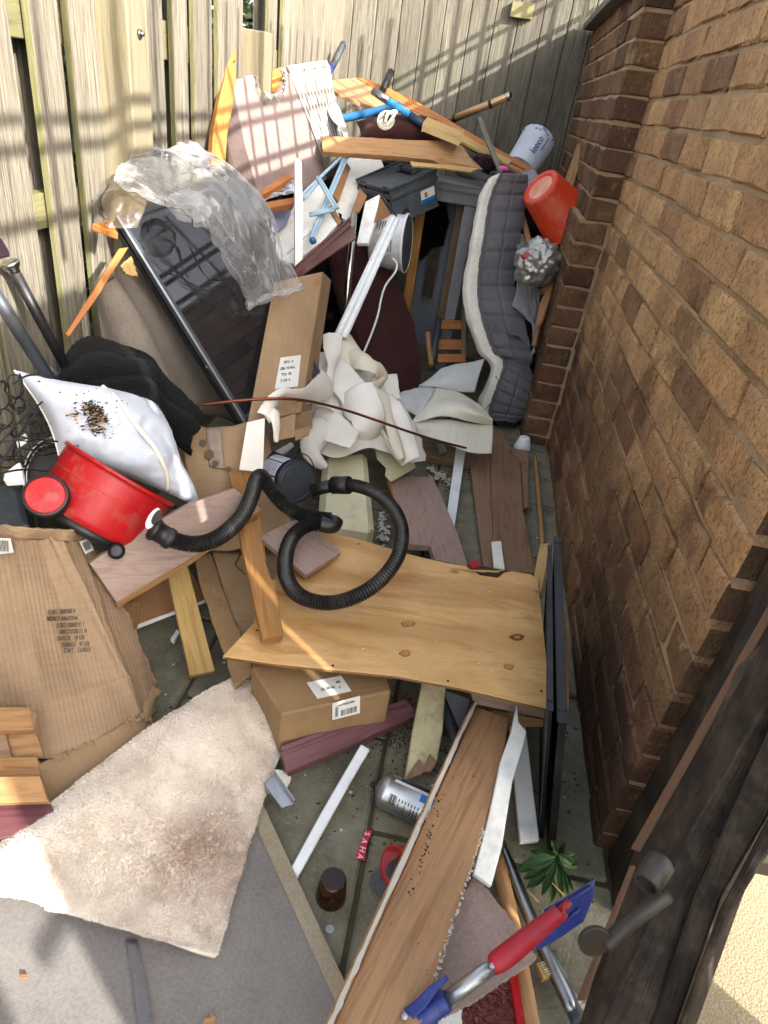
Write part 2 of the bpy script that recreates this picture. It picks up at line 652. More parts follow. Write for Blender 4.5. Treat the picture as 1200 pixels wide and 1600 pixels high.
def box(name, lo, hi, mat, parent=None, bevel=.002, rot=None):
    lo, hi = V(lo), V(hi)
    c = (lo+hi)/2
    h = (hi-lo)/2
    bm = bmesh.new()
    bmesh.ops.create_cube(bm, size=2)
    ax = max(range(3), key=lambda i: h[i])
    # long axis becomes local X so that grain follows it
    R = {0: Matrix.Identity(3), 1: Matrix(((0, 1, 0), (1, 0, 0), (0, 0, -1))), 2: Matrix(((0, 0, 1), (0, 1, 0), (-1, 0, 0)))}[ax]
    hl = V([abs(x) for x in (R.transposed() @ h)])
    for q in bm.verts:
        q.co = V((q.co.x*hl.x, q.co.y*hl.y, q.co.z*hl.z))
    if bevel:
        bmesh.ops.bevel(bm, geom=list(bm.edges), offset=bevel, segments=1, affect='EDGES', clamp_overlap=True)
    fr = Matrix.Translation(c) @ (rot.to_4x4() if rot else Matrix.Identity(4)) @ R.to_4x4()
    return from_bm(name, bm, mat, parent, fr)
def obox(name, o, a, b, c, mat, parent=None, bevel=.003, seg=2):
    """oriented box from corner o along vectors a, b, c"""
    bm = bmesh.new()
    vs = [bm.verts.new(q) for q in (V((0, 0, 0)), a, a+b, b, c, a+c, a+b+c, b+c)]
    for f in ((0, 1, 2, 3), (4, 5, 6, 7), (0, 1, 5, 4), (1, 2, 6, 5), (2, 3, 7, 6), (3, 0, 4, 7)):
        bm.faces.new([vs[i] for i in f])
    bmesh.ops.recalc_face_normals(bm, faces=bm.faces)
    ctr = (a+b+c)/2
    fr0 = frame_of(o+ctr, a, a.cross(b).normalized())
    inv = fr0.inverted()
    for q in bm.verts:
        q.co = inv @ (o + q.co)
    if bevel:
        bmesh.ops.bevel(bm, geom=list(bm.edges), offset=bevel, segments=seg, affect='EDGES', clamp_overlap=True)
    return from_bm(name, bm, mat, parent, fr0)
def text(name, s, size, o, x, n, mat, parent=None, sx=1.0, ext=.0004):
    cu = bpy.data.curves.new('lettering', 'FONT')
    cu.body = s
    cu.size = size
    cu.extrude = ext
    cu.align_x = 'CENTER'
    cu.align_y = 'CENTER'
    cu.resolution_u = 3
    t = bpy.data.objects.new('tmp', cu)
    me = bpy.data.meshes.new_from_object(t)
    bpy.data.objects.remove(t)
    for q in me.vertices:
        q.co.x *= sx
    me.materials.append(mat)
    ob = bpy.data.objects.new(name, me)
    col.objects.link(ob)
    place(ob, frame_of(o, x, n), parent)
    return ob
def barcode(name, o, x, y, n, w, h, mat, parent=None, bars=16):
    vs, fs = [], []
    t = -w/2
    while t < w/2 - .0008:
        b = random.uniform(.02, .06)*w
        k = len(vs)
        for dx, dy in ((t, -h/2), (min(t+b, w/2), -h/2), (min(t+b, w/2), h/2), (t, h/2)):
            vs.append(o + x*dx + y*dy + n*.0006)
        fs.append((k, k+1, k+2, k+3))
        t += b + random.uniform(.02, .05)*w
    return mk(name, vs, fs, mat, parent)
def crumbs(name, pts, rad, mat, parent=None, seed=0):
    """many small irregular chips in one mesh"""
    rr = random.Random(seed)
    vs, fs = [], []
    for q in pts:
        r = rad * rr.uniform(.4, 1.6)
        a = rr.uniform(0, 6.28)
        ex = V((math.cos(a), math.sin(a), rr.uniform(-.2, .2)))*r*rr.uniform(.8, 2)
        ey = V((-math.sin(a), math.cos(a), rr.uniform(-.2, .2)))*r*rr.uniform(.4, 1)
        ez = V((0, 0, r*rr.uniform(.3, .8)))
        k = len(vs)
        vs += [q+ex, q+ey, q-ex*.8, q-ey, q+ez]
        fs += [(k, k+1, k+4), (k+1, k+2, k+4), (k+2, k+3, k+4), (k+3, k, k+4)]
    return mk(name, vs, fs, mat, parent)

# ------------------------------------------------------------------ palette
M_FENCE = wood('weathered fence timber', '#969082', '#5c564b', .85, 18, 5, dirt='#716d58', damt=.35, bump=1.0, fine=.8, vary=.3, fs=48, split=.55)
M_FENCE_N = wood('greyed fence timber', '#8d887c', '#5b564c', .85, 12, 4, dirt='#66664f', damt=.4, bump=1.0, knots=1.4, fine=.75, vary=.4, fs=48, split=.35)
M_LIME = wood('algae stained timber', '#7f7a58', '#605c40', .85, 14, 4, dirt='#66702f', damt=.45, bump=.4)
M_PINE = wood('new pine', '#bf8642', '#935e28', .55, 12, 3, bump=.2, knots=1.1, fine=.25, vary=.15)
M_PLY = wood('plywood face', '#d9ae74', '#a8783f', .5, 5, 2.2, bump=.15, knots=.8, fine=.35, dirt='#94703f', damt=.35, vary=.05)
M_PLYEDGE = wood('plywood edge', '#c79f69', '#93683a', .8, 3, 30, bump=.3)
M_BATTEN = wood('sawn batten', '#b88549', '#80552a', .65, 14, 4, bump=.3, knots=1.3, dirt='#7a5b39', damt=.4)
M_PALE = wood('pale timber', '#c9a768', '#a5803f', .6, 12, 3, bump=.2, dirt='#9a824f', damt=.3)
M_OAK = wood('oak effect board', '#b58a5b', '#8c6238', .6, 12, 4, bump=.2, dirt='#7c644a', damt=.3)
M_LAM = wood('grey brown laminate', '#a48b80', '#887067', .5, 6, 9, bump=.12, dirt='#a08f88', damt=.35, fine=.3, vary=.15)
M_WALN = wood('walnut laminate', '#93735a', '#725640', .5, 12, 4, bump=.15, dirt='#8e7a6a', damt=.35, fine=.3, vary=.18)
M_TEAK = wood('red brown veneer', '#b28a63', '#8a6140', .55, 18, 3.5, bump=.15, dirt='#7d6650', damt=.4, fine=.25, vary=.1)
M_ORANGE = wood('orange timber', '#b9763b', '#8c5022', .6, 12, 4, bump=.2)
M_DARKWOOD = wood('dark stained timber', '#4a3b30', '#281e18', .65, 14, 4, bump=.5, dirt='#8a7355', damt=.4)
M_GATE = wood('black stained gate timber', '#332a23', '#15110e', .6, 16, 5, bump=1.0, dirt='#85705a', damt=.5, fine=.7)
M_SUNTINT = wood('sun-tinted timber arris', '#8a6a54', '#6b4f3d', .8, 14, 4)  # sunlight on the post's edge put into a lighter timber colour
M_BLACKWOOD = plain('black painted timber', '#15171b', .38, '#0d0e10', dirt='#4a4742', damt=.25)
M_PLUM = wood('plum skirting', '#6d4248', '#4c2a31', .42, 22, 3, bump=.1, dirt='#7b5d56', damt=.3, fine=.2)
M_MAROON = plain('maroon plastic', '#5b302c', .35, '#4b2622', dirt='#80605a', damt=.2)
M_WHITE = plain('white paint', '#eeeeea', .45, '#e2e2dd', dirt='#8d8578', damt=.35)
M_WHITEP = plain('white plastic', '#eaedef', .35, '#dde1e4', dirt='#9a958c', damt=.3)
M_MELA = plain('white melamine', '#e6e5de', .3, '#dcdad0', dirt='#a89f90', damt=.25)
M_CREAM = plain('cream plastic', '#d5cfae', .35, '#c9c29e', scale=6, dirt='#7d7355', damt=.35)
M_CREAMP = plain('flaking cream paint', '#c8bd93', .7, '#a89c78', scale=11, dirt='#5b4a33', damt=.7, bump=.5, bscale=30)
M_POST = wood('grey fence post', '#8f8670', '#6f6650', .85, 12, 3, dirt='#6f6b40', damt=.3, bump=.4, fine=.35)
M_MDF = plain('raw hardboard', '#9a7048', .75, '#866040', dirt='#6c4e34', damt=.3)
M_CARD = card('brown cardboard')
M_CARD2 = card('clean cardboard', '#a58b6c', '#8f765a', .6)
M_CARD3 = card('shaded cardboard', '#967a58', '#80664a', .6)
M_BLACKP = plain('black plastic', '#141416', .42, '#1c1c1f', dirt='#4d4a46', damt=.25)
M_HOSE = plain('black hose', '#141414', .38, '#1c1c1c', dirt='#5a5650', damt=.4)
M_GREYP = plain('dark grey plastic', '#3a3f45', .45, '#32363c', dirt='#6b6d6e', damt=.3)
M_TOOL = plain('slate grey plastic', '#4b5158', .42, '#40464c', dirt='#7d7f80', damt=.3)
M_RED = plain('red plastic', '#b5161c', .36, '#9a1217', scale=7, dirt='#9a6a5c', damt=.55, bump=.12)
M_REDO = plain('orange red plastic', '#d5401f', .45, '#bf3214', scale=5, dirt='#d8977f', damt=.3)
M_REDT = plain('red tool grip', '#a81c2e', .48, '#961728', dirt='#7d4a4a', damt=.45)
M_BLUEP = plain('navy blue plastic', '#22307c', .48, '#1c2868', dirt='#6a6f8c', damt=.4)
M_BLUET = plain('blue enamel', '#2e6fa8', .35, '#245a8c', dirt='#6b8497', damt=.25)
M_STEEL = plain('dull steel', '#a2a4a6', .3, '#8c8e90', metal=1, dirt='#6b6660', damt=.3)
M_CHROME = plain('chrome tube', '#c4c2bd', .16, '#a8a6a0', metal=1)
M_ALU = plain('grey aluminium', '#b7babd', .32, '#a4a7aa', metal=.9, dirt='#77746f', damt=.3)
M_BRONZE = plain('bronze lacquer tube', '#c2a078', .3, '#a5825a', metal=.5)
M_COPPER = plain('copper pipe', '#7e4435', .32, '#5f3026', metal=.7)
M_BRASS = plain('rusty zinc latch', '#4c4a47', .5, '#35322e', metal=.6, dirt='#4a3526', damt=.6)
M_PAPER = sheetmat('wallpaper back', '#f8f5ef', '#ece6da', .25)
M_PAPERC = sheetmat('cream wallpaper', '#f0e9d8', '#e2d8bf', .22)
M_FOAM = sheetmat('packing foam', '#f6f5ea', '#eceadb', .35, .6, 26)
M_FOAMW = sheetmat('white packing foam', '#e4e6e4', '#d3d6d4', .35, .6, 30)
M_FILM = film('clear polythene', '#ffffff', .22, .22, .08, 9)
M_BAG = film('smoky bag', '#b09c7c', .3, .3)
M_HESSIAN = fabric('dusty pink upholstery', '#94827d', '#826f6b', 300, bump=.15, dirt='#75645f', damt=.3)
M_GREYF = fabric('grey felt', '#a09fa4', '#8d8c92', 350, dirt='#9a9894', damt=.3)
M_QUILT = fabric('charcoal quilted cloth', '#76757a', '#676569', 400, dirt='#7c7c80', damt=.12)
M_QSIDE = fabric('off white ticking', '#eeece3', '#dcd7c8', 400, bump=.2, dirt='#8a8055', damt=.3)
M_BROWNF = fabric('dark brown cloth', '#3d211e', '#2e1816', 300, bump=.25, dirt='#5b403a', damt=.2)
M_CARPET = fabric('beige carpet underside', '#8f857a', '#7d7369', 250, bump=.6, dirt='#6a6157', damt=.3)
M_KNIT = fabric('black knitted wool', '#0d0d0f', '#08080a', 110, bump=1.0, sheen=.05)
M_PILLOW = fabric('white cotton', '#c3c8d3', '#b4bac7', 500, bump=.12, dirt='#b5b4b0', damt=.15, speck=.03)
M_PIPE = plain('white piping', '#e2e1d4', .8, '#d4d2c2')
M_BACK = fabric('grey woven rug backing', '#87827d', '#767170', 130, bump=.35, dirt='#8b8681', damt=.35)
M_BIND = fabric('beige binding tape', '#aca18c', '#988c76', 300, dirt='#766b58', damt=.4)
M_SCRAP = fabric('grey carpet pile', '#6d6d76', '#55555d', 120, bump=1.2, dirt='#9c9ca0', damt=.4)
M_BOARDP = fabric('pinkish felt board', '#9a877f', '#8b7870', 260, bump=.3, dirt='#6e5e58', damt=.3)
M_FURB = plain('fur base', '#e6dccf', .95, '#d4c6b5')
M_SOIL = plain('soil', '#2c241a', .95, '#1d1812', scale=20, bump=.8, bscale=120)
M_CHIPW = plain('plaster chips', '#c9c5bb', .85, '#a8a399', scale=20)
M_INK = plain('black print', '#2a2622', .7)
M_INKB = plain('blue print', '#23318a', .6)
M_LABEL = plain('white label', '#dcdcd8', .55, '#d0d0cb')
M_BLUEL = plain('bright blue print', '#1173c4', .35)
M_NAVY = plain('navy tin print', '#1b2547', .35, '#141c38')
M_TINW = plain('pale tin wrap', '#c6ccd8', .35, '#b6bdcb', dirt='#8e9ab4', damt=.3)
M_PINK = plain('pink plastic', '#c8559a', .4)
M_SILVER = plain('silver foil film', '#b4b3ae', .3, '#8d8b86', metal=.55, dirt='#6c6259', damt=.35)
M_REDL = plain('red card', '#c8203f', .55, '#b81b38')
M_DARKF = plain('black shade filler', '#0c0c0e', .35, '#08080a', bump=.5, bscale=18, bdist=.01)
M_LILAC = fabric('lilac cloth', '#9c9bb8', '#8a89a8', 350)
M_MAUVE = fabric('dark plum cloth', '#2f1c28', '#21131c', 350)
M_TAPE = film('packing tape', '#b8b8bc', .07, .12, .3, 30)
M_BRISTLE = plain('red bristle', '#b0706a', .75, '#93504e')
M_TORN = plain('torn paper edge', '#c4bfb6', .9, '#a39d93')
g_ = N('amber glass', .06, trans=.85, ior=1.45)
g_.color(hexc('#5a3218'))
M_AMBER = g_.m
s_ = N('television glass', .06, spec=.75, ior=1.5)
s_.color(s_.ramp(s_.noise(s_.coord(), 4, 6, .65), [(.35, hexc('#101114')), (.7, hexc('#26272b'))]))
sv = s_.coord()
s_.roughen(s_.ramp(s_.noise(sv, 6, 6, .7), BW(.5, .8)), .03, .22)
M_SCREEN = s_.m
l_ = N('leaf', .5)
l_.color(l_.ramp(l_.noise(l_.coord(), 30, 3), [(.3, hexc('#2b4d1c')), (.7, hexc('#1c3612'))]))
M_LEAF = l_.m
h_ = N('hedge leaf', .5)
h_.color(h_.ramp(h_.noise(h_.coord(), 9, 4), [(.3, hexc('#3c4a1e')), (.7, hexc('#1f2a10'))]))
M_HEDGE = h_.m
f_ = N('fur strands', .8, spec=.2)
f_.b.inputs['Sheen Weight'].default_value = .25
fv = f_.coord(rnd=False)
fc = f_.ramp(f_.noise(fv, 6, 5, .6), [(.34, hexc('#f4ece2')), (.6, hexc('#ebdfd2')), (.82, hexc('#d4bfab'))])
M_FUR = f_
M_FURC = fc

TAN = [(.05, hexc('#a38464')), (.2, hexc('#937355')), (.4, hexc('#ab8d69')), (.6, hexc('#886a50')), (.75, hexc('#9c7c5b')), (.9, hexc('#7b5e49')), (1, hexc('#66503f'))]
DRK = [(.1, hexc('#6a4a3d')), (.4, hexc('#5b4036')), (.6, hexc('#75513f')), (.85, hexc('#53382f'))]
M_BRICK = brickmat('brick', TAN, moss=.25)
M_BRICKD = brickmat('pier brick', [(.1, hexc('#5f4a3a')), (.4, hexc('#4d3a30')), (.6, hexc('#6b533f')), (.85, hexc('#46342b'))], moss=.2)  # shade on the pier's front put into a darker brick colour
M_MORT = brickmat('mortar', [(.3, hexc('#b39a7c')), (.55, hexc('#9d8468')), (.75, hexc('#7a6650'))], True, .25)

# ground
m = N('paving slab', .9, spec=.25)
v = m.n('NewGeometry').outputs['Position']
o_ = m.ramp(m.noise(v, 8, 7, .7), [(.3, hexc('#8d8a7c')), (.5, hexc('#787464')), (.7, hexc('#605c4c'))])
o_ = m.mix(m.math('MULTIPLY', m.ramp(m.noise(v, 4.5, 6, .7), BW(.47, .70)), .42), o_, hexc('#5d5c38'))
o_ = m.mix(m.math('MULTIPLY', m.ramp(m.noise(v, 2.7, 6, .75), BW(.53, .68)), .5), o_, hexc('#3a3427'))
o_ = m.mix(m.ramp(m.noise(v, 150, 2, .6), BW(.62, .7)), o_, hexc('#87826c'))
m.color(o_)
m.bump(m.math('ADD', m.noise(v, 40, 6, .7), m.math('MULTIPLY', m.noise(v, 160, 3, .7), .6)), .7, .005)
M_SLAB = m.m
m = N('pebbled concrete', .9, spec=.2)
v = m.n('NewGeometry').outputs['Position']
vo = m.n('TexVoronoi')
vo.inputs['Scale'].default_value = 260
m.l(v, vo.inputs['Vector'])
o_ = m.ramp(m.noise(v, 6, 6, .7), [(.3, hexc('#a59880')), (.7, hexc('#91856e'))])
o_ = m.mix(m.ramp(vo.outputs['Distance'], [(.2, (0, 0, 0, 1)), (.6, (1, 1, 1, 1))]), o_, hexc('#85785f'))
m.color(o_)
m.bump(vo.outputs['Distance'], .35, .003)
M_CONC = m.m
M_EARTH = plain('earth', '#4a4232', .95, '#352e22', scale=10, bump=.6)

# ------------------------------------------------------------------ setting: ground
XL, XW, XP, YF = -.92, .43, .316, 4.2
gr = box('ground', (-30, -30, -.24), (30, 30, -.06), M_EARTH, bevel=0)
tag(gr, kind='structure')
yf = box('yard_floor', (-2.4, -.9, -.058), (.52, 4.6, -.007), plain('mossy joint sand', '#4b4630', .95, '#37341f', scale=14, bump=.6), bevel=0)
tag(yf, kind='structure')
pa = box('path', (.524, -4, -.056), (4.5, .83, .002), M_CONC, bevel=.004)
tag(pa, kind='structure')
# paving slabs, each one a piece of the floor
slab_me = []
for k in range(5):
    bm = bmesh.new()
    bmesh.ops.create_cube(bm, size=1)
    for q in bm.verts:
        q.co = V((q.co.x*.443, q.co.y*.443, q.co.z*.03)) + V((random.uniform(-1, 1), random.uniform(-1, 1), random.uniform(-.5, .5)))*.0025
    bmesh.ops.bevel(bm, geom=list(bm.edges), offset=.005, segments=1, affect='EDGES', clamp_overlap=True)
    me = bpy.data.meshes.new('paving_slab')
    bm.to_mesh(me)
    bm.free()
    me.materials.append(M_SLAB)
    slab_me.append(me)
for i in range(4):
    for j in range(10):
        x = .005 - .225 + (i-2)*.45 + .45
        y = .74 - .225 + (j-1)*.45 + (.21 if i % 2 else 0)
        if x + .22 > .52:
            continue
        o = bpy.data.objects.new('paving_slab', random.choice(slab_me))
        col.objects.link(o)
        o.parent = yf
        o.matrix_basis = WM[yf.name].inverted() @ Matrix.LocRotScale(V((x, y, -.016 + random.uniform(-.003, .002))), Matrix.Rotation(random.uniform(-.006, .006), 3, 'Z').to_quaternion(), None)
rr = random.Random(3)
pts = []
for i in range(700):
    x, y = rr.uniform(-.7, .42), rr.uniform(.5, 2.6)
    if rr.random() < fract(V((x, y, 0)), 3.2, 4)*.5 + .55:
        pts.append(V((x, y, 0)))
tag(crumbs('litter_chips', pts, .0032, M_CHIPW, seed=5), kind='stuff')
pts = []
for i in range(2600):
    x, y = rr.gauss(.03, .09), rr.gauss(.99, .05)
    if i > 700:
        x, y = rr.uniform(-.6, .42), rr.uniform(.6, 2.7)
        if fract(V((x, y, 2)), 4, 1) < .05:
            continue
    pts.append(V((x, y, 0)))
tag(crumbs('soil_crumbs', pts, .0027, plain('dry soil', '#453a2b', .95, '#322a1e', scale=20), seed=6), kind='stuff')

# ------------------------------------------------------------------ brick wall and pier
def brick_mesh(name, lx, ly, lz, mat, seed, end=None):
    rb = random.Random(seed)
    bm = bmesh.new()
    bmesh.ops.create_cube(bm, size=1)
    for q in bm.verts:
        q.co = V((q.co.x*lx, q.co.y*ly, q.co.z*lz))
    bmesh.ops.bevel(bm, geom=list(bm.edges), offset=.0045, segments=1, affect='EDGES', clamp_overlap=True)
    bmesh.ops.subdivide_edges(bm, edges=[e for e in bm.edges if e.calc_length() > .06], cuts=2 if ly > .15 else 1, use_grid_fill=True) if seed < 60 and seed % 2 == 0 else None
    for q in bm.verts:
        q.co += V((rb.uniform(-1, 1)*.0025, rb.uniform(-1, 1)*.003, rb.uniform(-1, 1)*.003))
    me = bpy.data.meshes.new(name)
    bm.to_mesh(me)
    bm.free()
    me.materials.append(mat)
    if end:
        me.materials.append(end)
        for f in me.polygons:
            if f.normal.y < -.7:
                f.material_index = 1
    return me
def put(me, name, parent, loc, rz=0.0):
    o = bpy.data.objects.new(name, me)
    col.objects.link(o)
    o.parent = parent
    o.matrix_basis = Matrix.LocRotScale(V(loc) - WM[parent.name].translation, Matrix.Rotation(rz, 3, 'Z').to_quaternion(), None)
    return o
Z0 = .0385
bw = thing('brick_wall', 'long tan and brown brick wall running down the right side', 'wall', (XW, .81, 0))
st = [brick_mesh('brick', .1025, .215, .065, M_BRICK, k) for k in range(6)]
hd = [brick_mesh('brick', .1025, .1025, .065, M_BRICK, 20+k) for k in range(3)]
M_BRICKE = brickmat('shade-dark brick', [(.1, hexc('#4a3a2e')), (.5, hexc('#3b2d24')), (.9, hexc('#574434'))])  # gate post's shade on the wall end painted into the brick
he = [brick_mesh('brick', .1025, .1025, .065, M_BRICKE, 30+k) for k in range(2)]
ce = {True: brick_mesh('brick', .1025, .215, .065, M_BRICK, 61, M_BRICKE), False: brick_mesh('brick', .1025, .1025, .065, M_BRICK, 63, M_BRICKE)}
for k in range(-1, 21):
    z = Z0 + .075*k + .0375
    y = .81
    lst = []
    if k % 2:
        lst.append((.1025, y))
        y += .1125
    while y < 2.62:
        lst.append((.215, y))
        y += .225
    for L, y0 in lst:
        out = random.uniform(-.0025, .0045) - (.002 if random.random() < .10 else 0)
        first = y0 < .82
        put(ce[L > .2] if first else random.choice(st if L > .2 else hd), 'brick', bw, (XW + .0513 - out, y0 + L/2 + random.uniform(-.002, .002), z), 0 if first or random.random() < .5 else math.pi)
    # the return course seen on the wall's end
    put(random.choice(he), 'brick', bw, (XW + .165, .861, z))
box('mortar', (XW + .006, .815, -.05), (XW + .21, 2.75, 1.612), M_MORT, bw, 0)
box('coping', (XW - .012, .80, 1.614), (XW + .225, 2.588, 1.64), M_MORT, bw, .004)
bp = thing('brick_pier', 'darker stepped brick pier standing out from the wall beside the mattress topper', 'pier', (XP, 2.59, 0))
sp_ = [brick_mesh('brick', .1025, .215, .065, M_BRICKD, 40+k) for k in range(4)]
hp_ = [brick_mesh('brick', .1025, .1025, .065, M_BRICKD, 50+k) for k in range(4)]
for k in range(-1, 21):
    z = Z0 + .075*k + .0375
    sx = 0 if k < 11 else .021
    if z > 1.53:
        continue
    y = 2.592
    lst = [(.1025, y)] if k % 2 else []
    y += .1125 if k % 2 else 0
    while y < YF - .05:
        lst.append((.215, y))
        y += .225
    for L, y0 in lst:
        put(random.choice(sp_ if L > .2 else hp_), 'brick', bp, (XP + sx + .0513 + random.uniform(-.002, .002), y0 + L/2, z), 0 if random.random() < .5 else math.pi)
box('mortar', (XP + .006, 2.598, -.05), (XW + .004, YF-.01, .865), M_MORT, bp, 0)
box('mortar', (XP + .027, 2.598, .8652), (XW + .004, YF-.01, 1.53), M_MORT, bp, 0)
box('timber_capping', (XP - .03, 2.57, 1.535), (XW + .02, YF - .03, 1.566), M_FENCE_N, bp, .003)

# ------------------------------------------------------------------ left fence
lf = thing('hit_and_miss_fence', 'sunlit weathered timber fence with gaps between its boards along the left', 'fence', (XL, .9, 0))
def fy(u, v=150):
    return onx(u, v, XL).y
front = [(-190, -120), (-112, -70), (-62, 29), (61, 103), (118, 157), (234, 259), (273, 294), (305, 331), (341, 377), (417, 429), (438, 452), (453.5, 466), (467, 481), (482, 497), (498, 512), (513, 528), (529, 546)]
fb = []
for a, b in front:
    y0, y1 = fy(a), fy(b)
    zt = 1.63 + random.uniform(-.02, .02)
    tl = random.uniform(-.006, .006)
    fb.append(box('board', (XL - .014, y0, .03), (XL + random.uniform(0, .003), y1, zt), M_FENCE, lf, .002, Matrix.Rotation(tl, 3, 'X')))
    # algae on the shaded edge that faces the gate
    box('board_edge', (XL - .0135, y0 - .0022, .04), (XL - .001, y0 - .0002, zt - .01), M_LIME, fb[-1], 0, Matrix.Rotation(tl, 3, 'X'))
yb_ = fy(-190) - .155
while yb_ > -.2:
    box('board', (XL - .014, yb_, .03), (XL + .002, yb_ + .125, 1.62 + random.uniform(-.02, .02)), M_FENCE, lf, .002)
    box('back_board', (XL - .075, yb_ - .05, .03), (XL - .057, yb_ + .01, 1.6), M_FENCE, lf, .002)
    yb_ -= .145
gaps = [(-118, -112), (-68, -62), (29, 61), (103, 118), (200, 234), (259, 273), (294, 305), (331, 341), (429, 438)]
for a, b in gaps:
    y0, y1 = fy(a), fy(b)
    box('back_board', (XL - .075, y0 - .06, .03), (XL - .057, y0 + (y1-y0)*(.82 if a < 100 else .45), 1.6), M_FENCE, lf, .002)
for u in (445, 475, 505, 535):
    box('back_board', (XL - .075, fy(u) - .09, .03), (XL - .057, fy(u) + .09, 1.6), M_FENCE, lf, .002)
for z0, z1 in ((1.147, 1.235), (.805, .875), (.22, .30)):
    box('rail', (XL - .056, -.2, z0), (XL - .020, YF - .02, z1), M_LIME, lf, .002)
y0, y1 = fy(157), fy(207)
box('post', (XL - .04, y0 + .002, -.03), (XL + .075, y0 + .1, 1.7), M_POST, lf, .003)
y0 = fy(379)
box('post', (XL - .04, y0, -.03), (XL + .075, y0 + .1, 1.27), M_POST, lf, .003)
bolt = lathe('bolt', [(.009, 0), (.009, .006), (.004, .007), (.004, .012)], V((XL + .0755, fy(157)+.052, 1.19)), V((1, 0, 0)), M_STEEL, lf, 10)

# far fence
ff = thing('closeboard_fence', 'close boarded grey timber fence across the far end of the yard', 'fence', (-.3, YF, 0))
us = [528, 540, 575, 611, 644, 677, 715, 752, 787, 823, 863, 899, 940]
for a, b in zip(us, us[1:]):
    x0, x1 = ony(a, 150, YF).x, ony(b, 150, YF).x
    dy = random.uniform(0, .004)
    box('board', (x0 + .0012, YF + dy, .02), (x1 - .0012, YF + .018 + dy, 1.86 + random.uniform(-.01, .01)), M_FENCE_N, ff, .004)
for u in us[1:-1]:
    x = ony(u, 150, YF).x
    box('cover_strip', (x - .02, YF + .0225, .02), (x + .02, YF + .03, 1.84), M_FENCE_N, ff, 0)
for z in (.35, 1.2, 1.7):
    box('rail', (-1.0, YF + .032, z), (.45, YF + .06, z + .08), M_FENCE, ff, .002)
q = ony(800, 8, YF)
box('cleat', (q.x, YF - .035, q.z - .05), (q.x + .11, YF - .001, q.z + .015), M_LIME, ff, .002)

# hedge beyond the left fence
rr = random.Random(8)
vs, fs = [], []
for i in range(16000):
    q = V((rr.uniform(-2.0, -1.12), rr.uniform(.2, 5.2), rr.uniform(-.02, 1.75)))
    a = V((rr.gauss(0, 1), rr.gauss(0, 1), rr.gauss(0, 1))).normalized()
    b = a.orthogonal().normalized()
    s = rr.uniform(.02, .05)
    k = len(vs)
    vs += [q - a*s, q + b*s*.5, q + a*s, q - b*s*.5]
    fs.append((k, k+1, k+2, k+3))
hg = mk('hedge', vs, fs, M_HEDGE)
tag(hg, 'dark green hedge growing behind the left fence', 'hedge', kind='stuff')

# railing on top of the wall (its shadow falls across both fences)
rl = thing('wall_railing', 'thin black metal railing fixed along the top of the brick wall', 'railing', (.46, .4, 1.64))
for z, r in ((1.710, .012), (1.846, .011), (1.898, .011)):
    tube('rail', [(.46, .1, z), (.46, 4.7, z)], r, M_BLACKP, rl, 8, smooth_path=False)
y = .42
bar0 = None
while y < 4.7:
    if bar0 is None:
        bar0 = tube('bar', [(.46, y, 1.62), (.46, y, 2.2)], .0085, M_BLACKP, rl, 6, smooth_path=False)
        yb = y
    else:
        o = bar0.copy()
        col.objects.link(o)
        o.parent = rl
        o.location.y += y - yb
    y += .105 if random.random() > .25 else .15

# ------------------------------------------------------------------ added sun blockers and what stands by the gateway
def A(*q):
    return [p(*t) if len(t) == 3 else g(t[0], t[1], t[3]) for t in q]
def Z(u, v, z):
    return (u, v, 'z', z)
gt = thing('added_gate_leaf', 'unseen gate leaf added beyond the gateway to block the sun', 'gate', (1.0, .1, 0))  # unseen leaf added to throw shade over the rug and floor
for y0, y1 in ((-.60, -.43), (-.4285, -.24), (-.2385, .049), (.071, .30)):  # one gap between boards shaped to let a streak of sun through
    box('board', (1.0, y0, .04), (1.022, y1, 1.9), M_DARKWOOD, gt, .002)  # boards of the added unseen leaf
box('ledge', (1.023, -.6, .3), (1.055, .295, .4), M_DARKWOOD, gt, .002)
box('ledge', (1.023, -.6, 1.45), (1.055, .295, 1.55), M_DARKWOOD, gt, .002)
box('bolt', (1.0, -.67, .93), (1.018, -.59, .95), M_BRASS, gt, .003)
sp = thing('added_side_fence', 'unseen fence panel added past the gate leaf to block the sun', 'fence', (1.0, -1.4, 0))  # unseen panel added to bound the sunlit strip on the rug
for k in range(8):
    box('board', (1.0, -.74 - .15*(k+1), .02), (1.02, -.742 - .15*k, 1.9), M_DARKWOOD, sp, .002)
# the gate post at the wall's end and the stile with its latch, close to the camera
gp = thing('gate_post', 'black weathered gate post with a rusty latch, close at the lower right', 'gate post', (.5, .7, 0))
box('post', (.455, .685, -.03), (.535, .803, 1.8), M_GATE, gp, .004)
def strip(px, anc, th, mat, name, **k):
    return slab(name, onplane(px, anc), th, mat, gp, **k)
strip([(1200, 898), (1240, 870), (1262, 990), (1085, 1290), (918, 1660), (885, 1660), (990, 1330)], A((1200, 930, .86), (985, 1330, .93), (1245, 930, .80)), .05, M_GATE, 'post_face', bevel=.002)
strip([(1203, 940), (1212, 945), (996, 1330), (985, 1326)], A((1200, 930, .852), (985, 1330, .922), (1240, 930, .80)), .004, M_SUNTINT, 'sun_tinted_edge', bevel=.0005)  # lighter strip paints the sunlit edge of the post
strip([(984, 1352), (990, 1352), (912, 1560), (900, 1562)], A((1200, 930, .852), (985, 1330, .922), (1240, 930, .80)), .004, M_SUNTINT, 'sun_tinted_edge', bevel=.0005)
